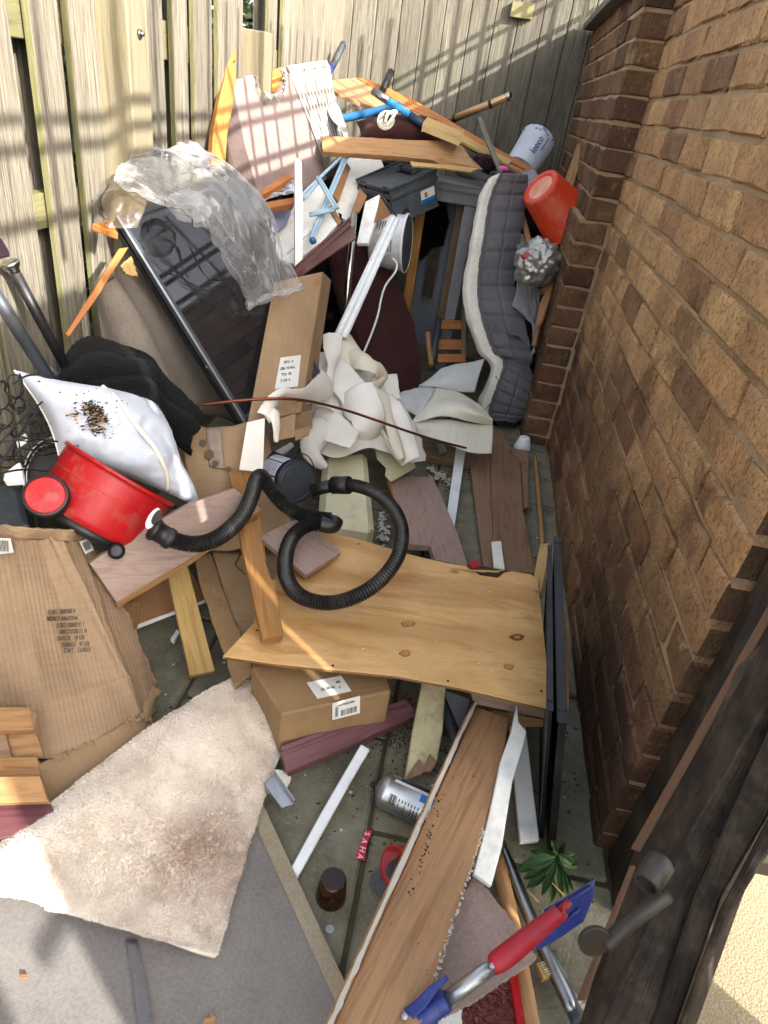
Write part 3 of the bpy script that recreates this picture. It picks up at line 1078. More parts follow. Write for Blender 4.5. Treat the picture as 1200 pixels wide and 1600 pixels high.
strip([(1150, 1040), (1250, 940), (1280, 1090), (1220, 1200), (1120, 1400), (1020, 1680), (925, 1680), (1010, 1400), (1060, 1240)], A((1150, 1040, .85), (940, 1660, .88), (1260, 1100, .77)), .06, M_GATE, 'stile', bevel=.004)
strip([(1102, 1262), (1150, 1160), (1245, 1000), (1262, 1120), (1180, 1270), (1133, 1310)], A((1150, 1040, .832), (940, 1660, .862), (1260, 1100, .752)), .02, M_BLACKWOOD, 'painted_plate', bevel=.002)
strip([(1225, 1090), (1250, 1190), (1128, 1400), (1030, 1680), (990, 1680), (1085, 1400), (1160, 1230)], A((1240, 1130, .74), (1050, 1650, .80), (1250, 1240, .735)), .04, M_GATE, 'board', bevel=.003)
strip([(1250, 1190), (1262, 1235), (1135, 1440), (1040, 1680), (1030, 1680), (1118, 1440)], A((1240, 1150, .725), (1050, 1650, .785), (1250, 1250, .72)), .03, M_GATE, 'board', bevel=.003)
c = p(1022, 1372, .62)
ax = (p(1045, 1335, .62) - p(1000, 1405, .60)).normalized()
ax = (p(1000, 1398, .60) - p(1030, 1350, .62)).normalized()
lathe('latch_barrel', [(.0098, .028), (.0125, .028), (.0128, .0), (.010, -.003), (.0, -.003), (.0, .004), (.0096, .006), (.0098, .028)], p(1032, 1347, .62), ax, M_BRASS, gp, 24, closed=False)
strip([(1078, 1282), (1126, 1312), (1060, 1440), (1010, 1420)], A((1150, 1040, .836), (940, 1660, .866), (1260, 1100, .756)), .02, wood('grey end grain', '#5f5347', '#2e2620', .85, 4, 40, bump=.8, dirt='#8d7c66', damt=.4, fine=.6), 'end_grain_block', bevel=.002)
strip([(1004, 1432), (1050, 1452), (1000, 1560), (958, 1540)], A((1150, 1040, .836), (940, 1660, .866), (1260, 1100, .756)), .02, wood('grey end grain', '', ''), 'end_grain_block', bevel=.002)
tc_ = p(930, 1474, .62)
slab('latch_tongue', [tc_ + (p(955, 1468, .62)-tc_)*math.cos(t) + (p(926, 1452, .614)-tc_)*math.sin(t) for t in [2*math.pi*i/24 for i in range(24)]], .005, M_BRASS, gp, bevel=.001)
tube('latch_arm', [p(945, 1478, .625), p(985, 1440, .63), p(1040, 1400, .66)], .008, M_BRASS, gp, 8)

# ------------------------------------------------------------------ rug with one corner folded over
rg = thing('rug', 'cream faux fur rug with a folded corner showing its grey woven underside', 'rug', g(300, 1350, 0))
z = .014
slab('woven_backing', [g(u, v, z) for u, v in ((390, 1240), (412, 1262), (530, 1552), (522, 1680), (-90, 1680), (-90, 1300), (200, 1160))], .008, M_BACK, rg, grain=V((1, 0, 0)), bevel=.002)
slab('binding_tape', [g(u, v, z + .004) for u, v in ((400, 1236), (414, 1262), (541, 1538), (528, 1572), (404, 1300), (392, 1250))], .003, M_BIND, rg, bevel=.0008)
sheet('adhesive_tape', [[g(196, 1468, z+.0035), g(214, 1468, z+.0035)], [g(207, 1540, z+.005), g(229, 1538, z+.005)], [g(216, 1620, z+.0035), g(242, 1618, z+.0035)]], M_TAPE, rg, 12, 6, .0004, .0012, 60)
rows = [[(-70, 1372, .085), (100, 1240, .085), (230, 1140, .085), (345, 1068, .07), (385, 1056, .05)],
        [(-70, 1385, .09), (90, 1290, .105), (240, 1200, .105), (370, 1115, .09), (466, 1083, .05)],
        [(-50, 1392, .07), (90, 1345, .085), (245, 1290, .085), (360, 1215, .075), (446, 1150, .035)],
        [(-30, 1400, .05), (95, 1395, .06), (230, 1385, .06), (330, 1330, .055), (407, 1262, .028)],
        [(-5, 1394, .03), (105, 1424, .034), (210, 1455, .036), (300, 1484, .034), (338, 1494, .026)]]
NU, NV = 30, 40
pile, GP = sheet('pile', [[g(*q) for q in r] for r in rows], M_FURB, rg, NU, NV, .012, .0025, 9, 3)
# fur strands
rr = random.Random(4)
vs, fs = [], []
for i in range(90000):
    a, b = rr.random()*(NU-1.001), rr.random()*(NV-1.001)
    if rr.random() < .06:
        a = rr.choice((0.0, NU-1.01)) if rr.random() < .6 else a
        b = NV-1.01 if a not in (0.0, NU-1.01) else b
    ia, ib = int(a), int(b)
    fa, fb_ = a-ia, b-ib
    q = GP[ia][ib]*(1-fa)*(1-fb_) + GP[ia+1][ib]*fa*(1-fb_) + GP[ia][ib+1]*(1-fa)*fb_ + GP[ia+1][ib+1]*fa*fb_
    n = (GP[ia+1][ib]-GP[ia][ib]).cross(GP[ia][ib+1]-GP[ia][ib]).normalized()
    if n.z < 0:
        n = -n
    q = q + n*(.004*fract(q, 9, 3))
    t1, t2 = nz(q, 26, 7), nz(q, 26, 17)
    t3, t4 = nz(q, 7, 27), nz(q, 7, 37)
    d = (n*1.0 + V((t1*1.3 + t3*.9 - .2, t2*1.3 + t4*.9 - .35, 0)) + V((rr.gauss(0, .3), rr.gauss(0, .3), 0))).normalized()
    L = rr.uniform(.003, .0055)*(1 + .4*nz(q, 40, 3))
    w = d.cross(V((rr.gauss(0, 1), rr.gauss(0, 1), rr.gauss(0, 1)))).normalized()*.0007
    e = (d + V((0, 0, -.55))).normalized()
    k = len(vs)
    vs += [q - w, q + w, q + d*L*.6 + w*.7, q + d*L*.6 - w*.7, q + d*L*.6 + e*L*.55]
    fs += [(k, k+1, k+2, k+3), (k+3, k+2, k+4)]
# brown spill on the lower right of the pile
stain_c = g(325, 1335, .05)
gq = M_FUR.n('NewGeometry')
vm = M_FUR.n('VectorMath', operation='DISTANCE')
M_FUR.l(gq.outputs['Position'], vm.inputs[0])
vm.inputs[1].default_value = stain_c
ds = M_FUR.math('ADD', vm.outputs['Value'], M_FUR.math('MULTIPLY', M_FUR.noise(gq.outputs['Position'], 16, 6, .7), .17))
M_FUR.color(M_FUR.mix(M_FUR.math('MULTIPLY', M_FUR.ramp(ds, [(.08, (1, 1, 1, 1)), (.2, (0, 0, 0, 1))]), .75), M_FURC, hexc('#a0683c')))
fr_ = mk('fur', vs, fs, M_FUR.m, rg)
tag(fr_, kind='stuff')
fr_.data.polygons.foreach_set('use_smooth', [True]*len(fr_.data.polygons))

# leaf and chip lying on the rug
o = slab('dry_leaf', [g(u, v, .019) for u, v in ((317, 1597), (321, 1588), (327, 1592), (330, 1583), (337, 1590), (333, 1601), (322, 1604))], .001, M_OAK, bevel=0)
tag(o, 'small curled brown leaf on the grey rug backing at the bottom edge', 'leaf')
o = slab('wood_chip', [g(u, v, .020) for u, v in ((33, 1521), (43, 1522), (42, 1528), (33, 1527))], .003, M_ORANGE, bevel=.0005)
tag(o, 'tiny orange wood chip on the sunlit rug backing', 'wood chip')

# ------------------------------------------------------------------ big flattened carton on the left
ct = thing('flattened_carton', 'big crumpled brown carton with barcodes and upside down print on the left', 'cardboard box', g(110, 1000, .1))
rows = [[(-80, 835, .30), (-75, 1010, .19), (-70, 1190, .09)],
        [(20, 838, .35), (52, 1008, .215), (86, 1184, .09)],
        [(60, 838, .325), (108, 990, .19), (160, 1150, .075)],
        [(98, 842, .33), (160, 975, .19), (222, 1115, .06)],
        [(147, 842, .27), (200, 960, .14), (249, 1082, .02)]]
sheet('main_panel', [[g(*q) for q in r] for r in rows], M_CARD, ct, 61, 60, .005, .002, 9, 2, crease=.0035, edge=.0025, lin=True, smooth=False, fn=lambda a, b: (.004*max(0, 1-abs(a*60-38-6*b)/2.2) + .0035*max(0, 1-abs(a*60-52+9*b)/2) + .003*max(0, 1-abs(b*59-44-5*a)/2)))
sheet('top_flap', [[g(-60, 842, .30), g(20, 842, .345), g(70, 843, .32), g(105, 846, .325), g(150, 843, .265)], [g(-60, 822, .33), g(10, 820, .37), g(70, 828, .35), g(110, 828, .345), g(152, 833, .28)]], M_CARD, ct, 8, 30, .005, .006, 14, 5, edge=.002)
sheet('lower_flap', [[g(58, 1192, .085), g(78, 1185, .085), g(150, 1153, .08), g(212, 1124, .06), g(238, 1120, .03)], [g(66, 1225, .06), g(100, 1215, .065), g(165, 1180, .06), g(220, 1150, .05), g(250, 1140, .02)], [g(80, 1275, .04), g(120, 1250, .045), g(190, 1205, .045), g(240, 1175, .04), g(270, 1155, .02)]], M_CARD2, ct, 24, 30, .005, .003, 12, 9, crease=.003, edge=.002)
sheet('torn_corner', [[g(222, 1070, .06), g(240, 1066, .045), g(252, 1080, .03)], [g(215, 1100, .06), g(232, 1110, .05), g(246, 1090, .03)], [g(225, 1120, .05), g(236, 1128, .04), g(240, 1112, .03)]], M_CARD2, ct, 12, 12, .004, .006, 30, 4, edge=.004)
tag(crumbs('torn_paper', [g(random.uniform(90, 225), 0, 0)*0 + g(85 + t*145, 1184 - t*68 + random.uniform(-4, 4), .088 - t*.03) for t in [i/70 for i in range(70)]], .006, M_CARD2, ct, 3), kind='stuff')
def onsurf(px, anc):
    return onplane([px], anc)[0]
pl = A(Z(60, 838, .335), Z(160, 1150, .085), Z(98, 842, .34))
def decal(name, px, anc, mat, parent, lift=.003, th=.0006):
    q = onplane(px, anc)
    n = newell(q)
    if n.dot(CAM - q[0]) < 0:
        n = -n
    q = [a + n*lift for a in q]
    return slab(name, q, th, mat, parent, bevel=0), q, n
for px, an in (([(-8, 840), (22, 841), (27, 863), (-6, 867)], A(Z(-70, 835, .312), Z(20, 838, .362), Z(38, 930, .282))), ([(119, 848), (132, 843), (141, 861), (128, 868)], A(Z(98, 842, .342), Z(147, 842, .282), Z(178, 915, .195)))):
    l_, q, n = decal('barcode_label', px, an, M_LABEL, ct, .008)
    x, y = (q[1]-q[0]), (q[0]-q[3])
    barcode('barcode', meanv(q), x.normalized(), y.normalized(), n, x.length*.8, y.length*.62, M_INK, l_)
lines = ["A 2005/8/005  CARTO", "W4-01/219W/W 10 UNIC00003 IN CART2", "1  UC008002/12/0210", "N  U13002/UC2/0/00", "REV IN    302/A.NO", "REV 36    JT/040030", "XYB/HYZ     3.4KGS"]
base = [(78, 955), (82, 966), (92, 976), (96, 986), (92, 996), (100, 1006), (102, 1015)]
nn = newell(pl)
if nn.dot(CAM-pl[0]) < 0: nn = -nn
for i, s in enumerate(lines):
    a = onsurf((base[i][0] - (26 if i == 1 else 0), base[i][1] + 1), pl)
    b = onsurf((base[i][0] + 42, base[i][1] - 1), pl)
    xd = (a - b).normalized()
    ob = text('lettering', s, .0125, (a+b)/2 + nn*.006, xd, nn, M_INK, ct)
    w = max(q.co.x for q in ob.data.vertices) - min(q.co.x for q in ob.data.vertices)
    k = (b-a).length*1.0/max(w, 1e-4)
    for q in ob.data.vertices:
        q.co.x *= k

# drawer and plum board in the left bottom corner
dr = thing('broken_drawer_box', 'broken wooden drawer lying on the left edge below the carton', 'drawer', g(20, 1190, .05))
slab('front_rail', [g(u, v, z + .055) for u, v, z in ((-60, 1104, .14), (46, 1105, .14), (52, 1140, .125), (-60, 1144, .125))], .02, M_OAK, dr)
slab('rail_end', [g(u, v, z + .055) for u, v, z in ((46, 1105, .14), (57, 1118, .135), (66, 1150, .10), (52, 1140, .125))], .012, M_WALN, dr)
slab('base_panel', [g(u, v, z + .055) for u, v, z in ((-60, 1145, .10), (55, 1141, .10), (70, 1184, .07), (-60, 1200, .07))], .008, M_OAK, dr)
slab('base_panel', [g(u, v, z + .055) for u, v, z in ((-60, 1145, .106), (8, 1143, .106), (20, 1186, .082), (-60, 1196, .082))], .008, M_WALN, dr)
slab('side_board', [g(u, v, z + .055) for u, v, z in ((-60, 1184, .085), (58, 1182, .085), (64, 1213, .08), (-60, 1215, .08))], .012, M_OAK, dr)
slab('side_board', [g(u, v, z + .055) for u, v, z in ((-60, 1214, .10), (62, 1212, .10), (75, 1252, .085), (-60, 1256, .085))], .02, M_OAK, dr)
o = slab('skirting_board', [g(u, v, z + .03) for u, v, z in ((-60, 1258, .07), (78, 1253, .07), (85, 1268, .066), (20, 1306, .062), (-60, 1322, .06))], .018, M_PLUM)
tag(o, 'mauve brown skirting board under the drawer beside the fur rug', 'skirting board')

# ------------------------------------------------------------------ boards on the floor, front half
S('laminate_board', 'large grey brown laminate panel tucked under the red vacuum cleaner', 'board', [(262, 806), (300, 786), (366, 763), (409, 795), (300, 872), (182, 941), (140, 880), (200, 840)], A(Z(183, 940, .19), Z(408, 795, .29), Z(270, 800, .33)), .018, M_LAM, grain=V((1, .2, 0)))
S('laminate_edge_strip', 'tan edging strip along the laminate panel under the vacuum hose', 'edging', [(409, 795), (410, 801), (300, 881), (184, 951), (182, 942), (300, 873)], A(Z(183, 940, .191), Z(408, 795, .291), Z(184, 951, .172)), .006, M_OAK)
S('red_brown_sheet', 'red brown hardboard sheet with a white edge on the floor under the laminate', 'board', [(188, 950), (290, 880), (318, 925), (322, 937), (214, 976)], A(Z(188, 950, .05), Z(322, 937, .035), Z(214, 976, .03)), .006, M_MDF)
S('white_edge_trim', 'thin white trim edging the red brown hardboard sheet', 'trim', [(213, 976), (322, 936), (323, 940), (214, 982)], A(Z(213, 976, .032), Z(322, 936, .037), Z(214, 982, .028)), .006, M_WHITE)
S('oak_offcut', 'small light brown offcut by the edge of the printed carton', 'offcut', [(184, 943), (220, 940), (211, 993), (196, 975)], A(Z(184, 943, .08), Z(220, 940, .08), Z(211, 993, .06)), .014, M_OAK)
S('pale_board', 'short pale board with a square end lying on the dark floor', 'board', [(258, 880), (290, 872), (336, 1048), (297, 1056)], A(Z(258, 880, .16), Z(290, 872, .16), Z(336, 1048, .05)), .014, M_PALE)
S('white_clip', 'short white plastic channel lying by the pale board', 'clip', [(266, 998), (276, 983), (281, 986), (272, 1002)], A(Z(266, 998, .02), Z(276, 983, .02), Z(281, 986, .02)), .01, M_WHITEP)

cb = thing('opened_carton', 'opened brown carton with tape and wet stains under the hose', 'cardboard box', g(360, 900, .1))
rows = [[(276, 655, 1.70), (288, 720, 1.68), (300, 790, 1.67), (310, 860, 1.66)],
        [(330, 668, 1.72), (340, 730, 1.70), (350, 795, 1.685), (360, 860, 1.67)],
        [(395, 658, 1.75), (400, 730, 1.73), (405, 790, 1.71), (412, 850, 1.69)],
        [(410, 660, 1.80), (440, 745, 1.79), (450, 800, 1.76), (470, 850, 1.73)]]
up, GU = sheet('upper_flap', rows_px(rows), M_CARD2, cb, 26, 26, .005, .004, 8, 6, crease=.003, edge=.0015)
sheet('side_flap', rows_px([[(262, 662, 1.71), (285, 735, 1.69), (296, 790, 1.68)], [(277, 657, 1.71), (292, 725, 1.69), (305, 785, 1.68)]]), M_CARD, cb, 6, 12, .005, .002, 20)
rows = [[(305, 868, 1.63), (318, 930, 1.55), (345, 1005, 1.45), (366, 1075, 1.37)],
        [(331, 862, 1.68), (352, 930, 1.57), (380, 1000, 1.46), (396, 1050, 1.40)]]
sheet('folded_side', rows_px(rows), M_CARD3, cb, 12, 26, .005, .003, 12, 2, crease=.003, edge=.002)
rows = [[(331, 858, 1.685), (352, 930, 1.575), (380, 1000, 1.465), (398, 1050, 1.41)],
        [(380, 860, 1.70), (392, 930, 1.59), (410, 1000, 1.49), (430, 1050, 1.43)],
        [(440, 865, 1.72), (460, 930, 1.6), (480, 1000, 1.5), (500, 1050, 1.44)]]
lowf, GL = sheet('lower_flap', rows_px(rows), M_CARD2, cb, 20, 26, .005, .002, 12, 3, crease=.002)
tube('printed_line', [p(383, 853, 1.69), p(367, 882, 1.645), p(389, 903, 1.61)], .0016, M_INK, cb, 4, smooth_path=False)
for u, v, r in ((317, 692, .009), (326, 710, .012), (337, 724, .008), (357, 733, .007)):
    q = p(u, v, 1.688)
    n = (CAM-q).normalized()
    lathe('stain', [(r, 0), (r*.9, .0006)], q, n, plain('wet stain', '#5c452f', .6), cb, 10, jit=.15)
sheet('adhesive_tape', rows_px([[(322, 668, 1.708), (327, 730, 1.688)], [(345, 668, 1.715), (352, 735, 1.692)]]), M_TAPE, cb, 8, 14, .0005, .002, 60)

# plywood sheet
pa_ = A(Z(348, 1025, .20), Z(860, 1108, .20), Z(505, 830, .22))
outl = [(348, 1025), (395, 975), (430, 900), (470, 850), (505, 830), (560, 842), (640, 866), (700, 880), (728, 884), (738, 893), (770, 897), (800, 892), (830, 897), (840, 905), (846, 950), (852, 1010), (857, 1060), (861, 1108), (800, 1094), (720, 1075), (620, 1056), (520, 1046), (430, 1037)]
pw = thing('plywood_sheet', 'broad golden plywood sheet with knots and a torn far edge', 'plywood', g(620, 980, .2))
slab('face', onplane(outl, pa_), .009, M_PLY, pw, grain=RX*1.0 + V((0, -.1, 0)), bevel=.001)
rr = random.Random(21)
npl = newell(pa_)
npl = npl if npl.z > 0 else -npl
tag(crumbs('paint_spots', [onplane([(rr.choice((500, 560, 690, 620, 760)) + rr.gauss(0, 12), rr.choice((930, 1010, 1040, 925)) + rr.gauss(0, 5))], pa_)[0] + npl*.0003 for i in range(60)], .0016, M_CHIPW, pw, 5), kind='stuff')
for u, v in ((402, 985), (520, 1040), (700, 1064), (838, 925), (846, 1080), (560, 850)):
    lathe('screw_hole', [(.003, .0004), (.0, .0005)], onplane([(u, v)], pa_)[0], npl, plain('torn ply core', '#3a2a1a', .9), pw, 8, closed=False)
for k_ in (.0025, .0058):
    fe = onplane([(861, 1108), (800, 1094), (720, 1075), (620, 1056), (520, 1046), (430, 1037), (350, 1026)], pa_)
    tube('ply_layer', [q_ - npl*k_ + V((0, -.0005, 0)) for q_ in fe], .0008, plain('ply glue line', '#6b4526', .8), pw, 5, smooth_path=False)
q = onplane([(735, 889), (752, 884), (790, 893), (778, 903), (750, 899)], pa_)
n = newell(q)
n = n if n.z > 0 else -n
for k in range(7):
    a = onplane([(706 + k*5, 889 + k*.7)], pa_)[0] + n*.002
    b = onplane([(742 + k*7, 894 + (k % 3)*3)], pa_)[0] + n*(.004 + .004*(k % 3))
    slab('splinter', [a, a + V((.004, .002, 0)), b + V((.003, .003, .001)), b], .0015, M_PALE, pw, bevel=0)
slab('torn_hole', [a_ + n*.0012 for a_ in q], .0008, plain('torn ply core', '#3a2a1a', .9), pw, bevel=0)
for u, v, w in ((637, 975, 11), (633, 1021, 9), (808, 996, 12), (795, 1042, 8)):
    q = onplane([(u + w*math.cos(t)*(1 + .12*math.sin(3*t+u)), v + 4.6*math.sin(t)*(1 + .15*math.cos(2*t+v))) for t in [2*math.pi*i/18 for i in range(18)]], pa_)
    kn = slab('knot', [a_ + n*.0006 for a_ in q], .0005, plain('knot rim', '#6d4526', .6, '#4f2f18', scale=60), pw, bevel=0)
    cq = meanv(q)
    k_ = .86 if u != 808 else .45
    slab('knot_heart', [cq + (a_-cq)*k_ + n*.0011 for a_ in q], .0004, plain('knot heart', '#b9803f', .55, '#9a6230', scale=60), kn, bevel=0)

# carton, skirting and planks showing below the plywood
bx = thing('labelled_carton', 'low brown carton with two white labels under the plywood edge', 'cardboard box', g(520, 1100, 0))
TL_, TR_, FR_, FL_ = g(392, 1040, .15), g(598, 1030, .15), g(612, 1080, .15), g(440, 1116, .15)
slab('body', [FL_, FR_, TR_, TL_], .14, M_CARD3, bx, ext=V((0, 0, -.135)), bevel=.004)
n = V((0, 0, 1))
l_, q, _ = decal('shipping_label', [(479, 1067), (533, 1056), (549, 1080), (496, 1092)], [FL_, FR_, TR_], M_LABEL, bx, .001)
for i, (u, v, s) in enumerate(((512, 1077, '(4) 10 90'), (528, 1067, 'BB'), (531, 1075, 'S'))):
    text('lettering', s, .008, onplane([(u, v)], [FL_, FR_, TR_])[0] + n*.0022, q[1]-q[0], n, M_INK, l_)
fa = [FL_, FR_, FL_ + V((0, 0, -.13))]
l_, q, n = decal('barcode_label', [(519, 1098), (562, 1086), (562, 1113), (519, 1124)], fa, M_LABEL, bx, .002)
x, y = (q[1]-q[0]), (q[0]-q[3])
barcode('barcode', meanv(q) - y*.2 + x*.1, x.normalized(), y.normalized(), n, x.length*.6, y.length*.35, M_INK, l_)
barcode('barcode', meanv(q) - y*.05 - x*.35, x.normalized(), y.normalized(), n, x.length*.12, y.length*.6, M_INK, l_, 5)
text('lettering', 'FRAGILE 0021', .006, meanv(q) + y*.3 + n*.001, x, n, M_INK, l_)
sk = thing('skirting_length', 'short length of moulded plum skirting in front of the labelled carton', 'skirting board', g(545, 1150, .02))
a_ = A(Z(438, 1165, .075), Z(635, 1092, .075), Z(448, 1207, .05))
slab('face', onplane([(438, 1166), (632, 1092), (641, 1100), (651, 1116), (447, 1206)], a_), .018, M_PLUM, sk)
slab('bead', [q + V((0, 0, .002)) for q in onplane([(438, 1176), (636, 1100), (639, 1105), (440, 1183)], a_)], .004, M_PLUM, sk)
slab('lip', [onplane([(447, 1207)], a_)[0], onplane([(651, 1117)], a_)[0], g(650, 1125, .03), g(451, 1214, .03)], .008, M_PLUM, sk)
S('flaking_plank', 'broken cream plank with flaking paint and a rotten end', 'plank', [(660, 1064), (697, 1068), (692, 1140), (683, 1190), (672, 1178), (664, 1196), (655, 1185), (632, 1218), (637, 1190), (645, 1140)], A(Z(660, 1064, .10), Z(697, 1068, .10), Z(640, 1195, .03)), .02, M_CREAMP, bevel=.002, grain=V((0, 1, 0)))
S('rotten_end', 'splintered brown rotten end of the flaking plank', 'wood', [(640, 1180), (655, 1184), (664, 1196), (673, 1180), (684, 1188), (672, 1206), (650, 1212), (630, 1222)], A(Z(640, 1180, .035), Z(684, 1188, .035), Z(640, 1218, .016)), .012, M_WALN, jag=.003)
o = tube('grey_pipe', [g(690, 1090, .05), g(704, 1135, .04), g(722, 1185, .025)], .012, M_GREYP)
tag(o, 'grey plastic pipe behind the flaking plank', 'pipe')
S('black_sheet', 'black metal sheet standing behind the long veneer board', 'sheet', [(690, 1076), (736, 1092), (722, 1140), (716, 1138)], A(Z(690, 1076, .09), Z(736, 1092, .09), Z(718, 1140, .04)), .003, M_BLACKP)
S('white_trim_strip', 'long white trim strip running from the skirting length to the rug', 'trim', [(564, 1162), (578, 1170), (545, 1226), (463, 1374), (450, 1364), (500, 1272)], A(Z(564, 1162, .05), Z(578, 1170, .05), Z(455, 1368, .014)), .008, M_WHITEP, bevel=.002)
al = thing('aluminium_channel', 'short silver aluminium channel poking out from under the fur rug', 'channel', g(435, 1240, .02))
q = [g(414, 1226, .05), g(427, 1210, .05), g(459, 1256, .04), g(440, 1262, .04)]
slab('web', q, .0025, M_ALU, al, bevel=.0006)
slab('flange', [q[0], q[3], q[3] + V((0, 0, -.02)), q[0] + V((0, 0, -.02))], .0025, M_ALU, al, bevel=.0006)
slab('flange', [q[1] + V((0, 0, .012)), q[2] + V((0, 0, .012)), q[2], q[1]], .0025, M_ALU, al, bevel=.0006)
S('torn_white_card', 'scrap of torn white card beside the aluminium channel', 'card', [(424, 1200), (452, 1206), (455, 1216), (444, 1240), (425, 1215)], A(Z(424, 1200, .03), Z(452, 1206, .03), Z(444, 1240, .02)), .002, M_WHITE, jag=.002)

# long veneer board with its raised white edge
lb = thing('long_veneer_board', 'long red brown veneer board with torn white edges running to the bottom', 'board', g(650, 1380, .1))
an = A(Z(737, 1103, .10), Z(795, 1122, .10), Z(560, 1590, .13))
slab('face', onplane([(745, 1105), (795, 1121), (790, 1160), (775, 1220), (757, 1290), (738, 1350), (712, 1425), (684, 1510), (650, 1625), (512, 1625), (576, 1480), (654, 1306)], an), .012, M_TEAK, lb, grain=RX*.0 + V((-.35, -1, 0)))
n = newell(an)
n = n if n.z > 0 else -n
L1 = onplane([(744, 1106), (711, 1176), (653, 1305), (575, 1482), (510, 1628)], an)
L2 = [q + n*.016 + (L1[0]-L1[-1]).cross(n).normalized()*-.004 for q in L1]
sheet('raised_edge', [L1, L2], M_TEAK, lb, 5, 30, .006)
hz = (L1[0]-L1[-1]).cross(n).normalized()
eg = crom(L2, 40)
slab('torn_edge', [q + n*.003 + hz*random.uniform(-.0035, -.001) for q in eg] + [q + n*.0025 + hz*random.uniform(.0025, .006) for q in eg[::-1]], .004, M_TORN, lb, bevel=0)
R1 = onplane([(757, 1290), (738, 1350), (712, 1425), (684, 1510), (652, 1620)], an)
ed = []
for i in range(200):
    t = i/199
    k = min(3, int(t*4)); f = t*4-k
    ed.append(R1[k]*(1-f) + R1[k+1]*f + V((random.uniform(-.003, .003), random.uniform(-.003, .003), random.uniform(-.008, .001))))
tag(crumbs('torn_edge', ed, .0022, M_TORN, lb, 9), kind='stuff')
tag(crumbs('dirt', [onplane([(700 - t*60 + random.gauss(0, 3), 1215 + t*190)], an)[0] + n*.001 for t in [random.random() for i in range(60)]] + [onplane([(random.uniform(560, 740), random.uniform(1200, 1560))], an)[0] + n*.001 for i in range(26)], .0013, M_SOIL, lb, 4), kind='stuff')
S('cracked_white_strip', 'white painted strip with cracked flaking paint leaning along the veneer board', 'trim', [(808, 1100), (811, 1128), (823, 1143), (818, 1165), (800, 1225), (785, 1320), (768, 1384), (740, 1364), (765, 1270), (783, 1188), (800, 1140)], A(Z(808, 1100, .15), Z(823, 1143, .14), Z(750, 1370, .10)), .012, M_WHITE, bevel=.0015)
S('square_white_strip', 'white painted strip with a square end on the floor by the black frame', 'trim', [(795, 1110), (819, 1114), (843, 1313), (813, 1316)], A(Z(795, 1110, .06), Z(819, 1114, .06), Z(843, 1313, .02)), .012, M_WHITE, bevel=.0015)
S('tray_edge', 'brown wooden tray edge in the dark under the plywood corner', 'tray', [(734, 1078), (740, 1100), (800, 1112), (858, 1124), (860, 1112), (800, 1094)], A(Z(734, 1078, .13), Z(858, 1124, .12), Z(740, 1100, .11)), .05, M_WALN)
S('wood_block', 'tan wood block under the plywood beside the white strips', 'block', [(768, 1110), (852, 1124), (852, 1136), (780, 1136)], A(Z(768, 1110, .09), Z(852, 1124, .09), Z(780, 1136, .07)), .03, M_OAK)

# spray can
sc_ = thing('spray_can', 'silver aerosol can with a blue band lying on the mossy slabs', 'spray can', g(630, 1250, 0))
c0, c1 = g(590, 1229, .036), g(692, 1276, .036)
ax = (c1-c0).normalized()
L = (c1-c0).length
lathe('body', [(.0, .0), (.014, .0), (.0145, .003), (.024, .006), (.031, .011), (.034, .018), (.0345, .021), (.033, .024), (.033, L-.012), (.034, L-.008), (.033, L), (.02, L-.006)], c0, ax, M_ALU, sc_, 36, ref=CAM-c0)
lathe('valve', [(.012, -.004), (.012, .001), (.006, .0012), (.006, -.012), (.004, -.014)], c0, ax, M_BLACKP, sc_, 14)
up = (CAM-c0); up = (up - ax*up.dot(ax)).normalized()
sd = ax.cross(up)
def canpatch(name, a0, a1, h0, h1, mat, r=.0334):
    vs, fs = [], []
    for i in range(11):
        a = math.radians(a0 + (a1-a0)*i/10)
        for h in (h0, h1):
            vs.append(c0 + ax*h + (up*math.cos(a) + sd*math.sin(a))*r)
    for i in range(10):
        fs.append((i*2, i*2+1, i*2+3, i*2+2))
    return mk(name, vs, fs, mat, sc_, smooth=True)
if (c0 + sd).z < c0.z: pass
sg = 1 if ray(0, 1).z * 0 + sd.z > 0 else -1
canpatch('blue_band', 12*sg, 38*sg, .085, L-.012, M_BLUEL)
canpatch('blue_band', 52*sg, 100*sg, .04, L-.012, M_NAVY)
canpatch('pale_band', 38.5*sg, 51*sg, .03, L-.012, M_LABEL)
for r_ in range(4):
    for k in range(14):
        if random.random() < .8:
            h = .05 + k*.0062
            canpatch('small_print', (-6 - r_*14)*sg, (-16 - r_*14)*sg, h, h+.0022, M_GREYP, .0333)
for k in range(8):
    canpatch('barcode', -2*sg, -34*sg, .031 + k*.0019, .0318 + k*.0019 + .0006*(k % 3), M_INK, .03335)

# red ticket, amber glass, scraps
tk = thing('red_label', 'torn red label with white capital letters on the mossy slabs', 'label', g(566, 1320, 0))
q = [g(571, 1297, .004), g(581, 1298, .004), g(573, 1320, .004), g(570, 1344, .004), g(555, 1341, .004), g(564, 1318, .004)]
slab('card', q, .0012, M_REDL, tk, bevel=0)
for s, u, v in (('S', 573.5, 1303), ('A', 569, 1314), ('H', 566, 1327), ('A', 562.5, 1338)):
    text('lettering', s, .015, g(u, v, .0045), g(560, 1341, 0) - g(575, 1298, 0), V((0, 0, 1)), M_LABEL, tk)
am = g(517, 1400, .0)
o = lathe('amber_glass', [(.0265, .0), (.0265, .004), (.0215, .05), (.019, .0535), (.0, .052), (.016, .048), (.0195, .046), (.0245, .0)], am, V((0, 0, 1)), M_AMBER, None, 28, closed=False)
tag(o, 'small brown glass tumbler standing upside down on the mossy slabs', 'glass')
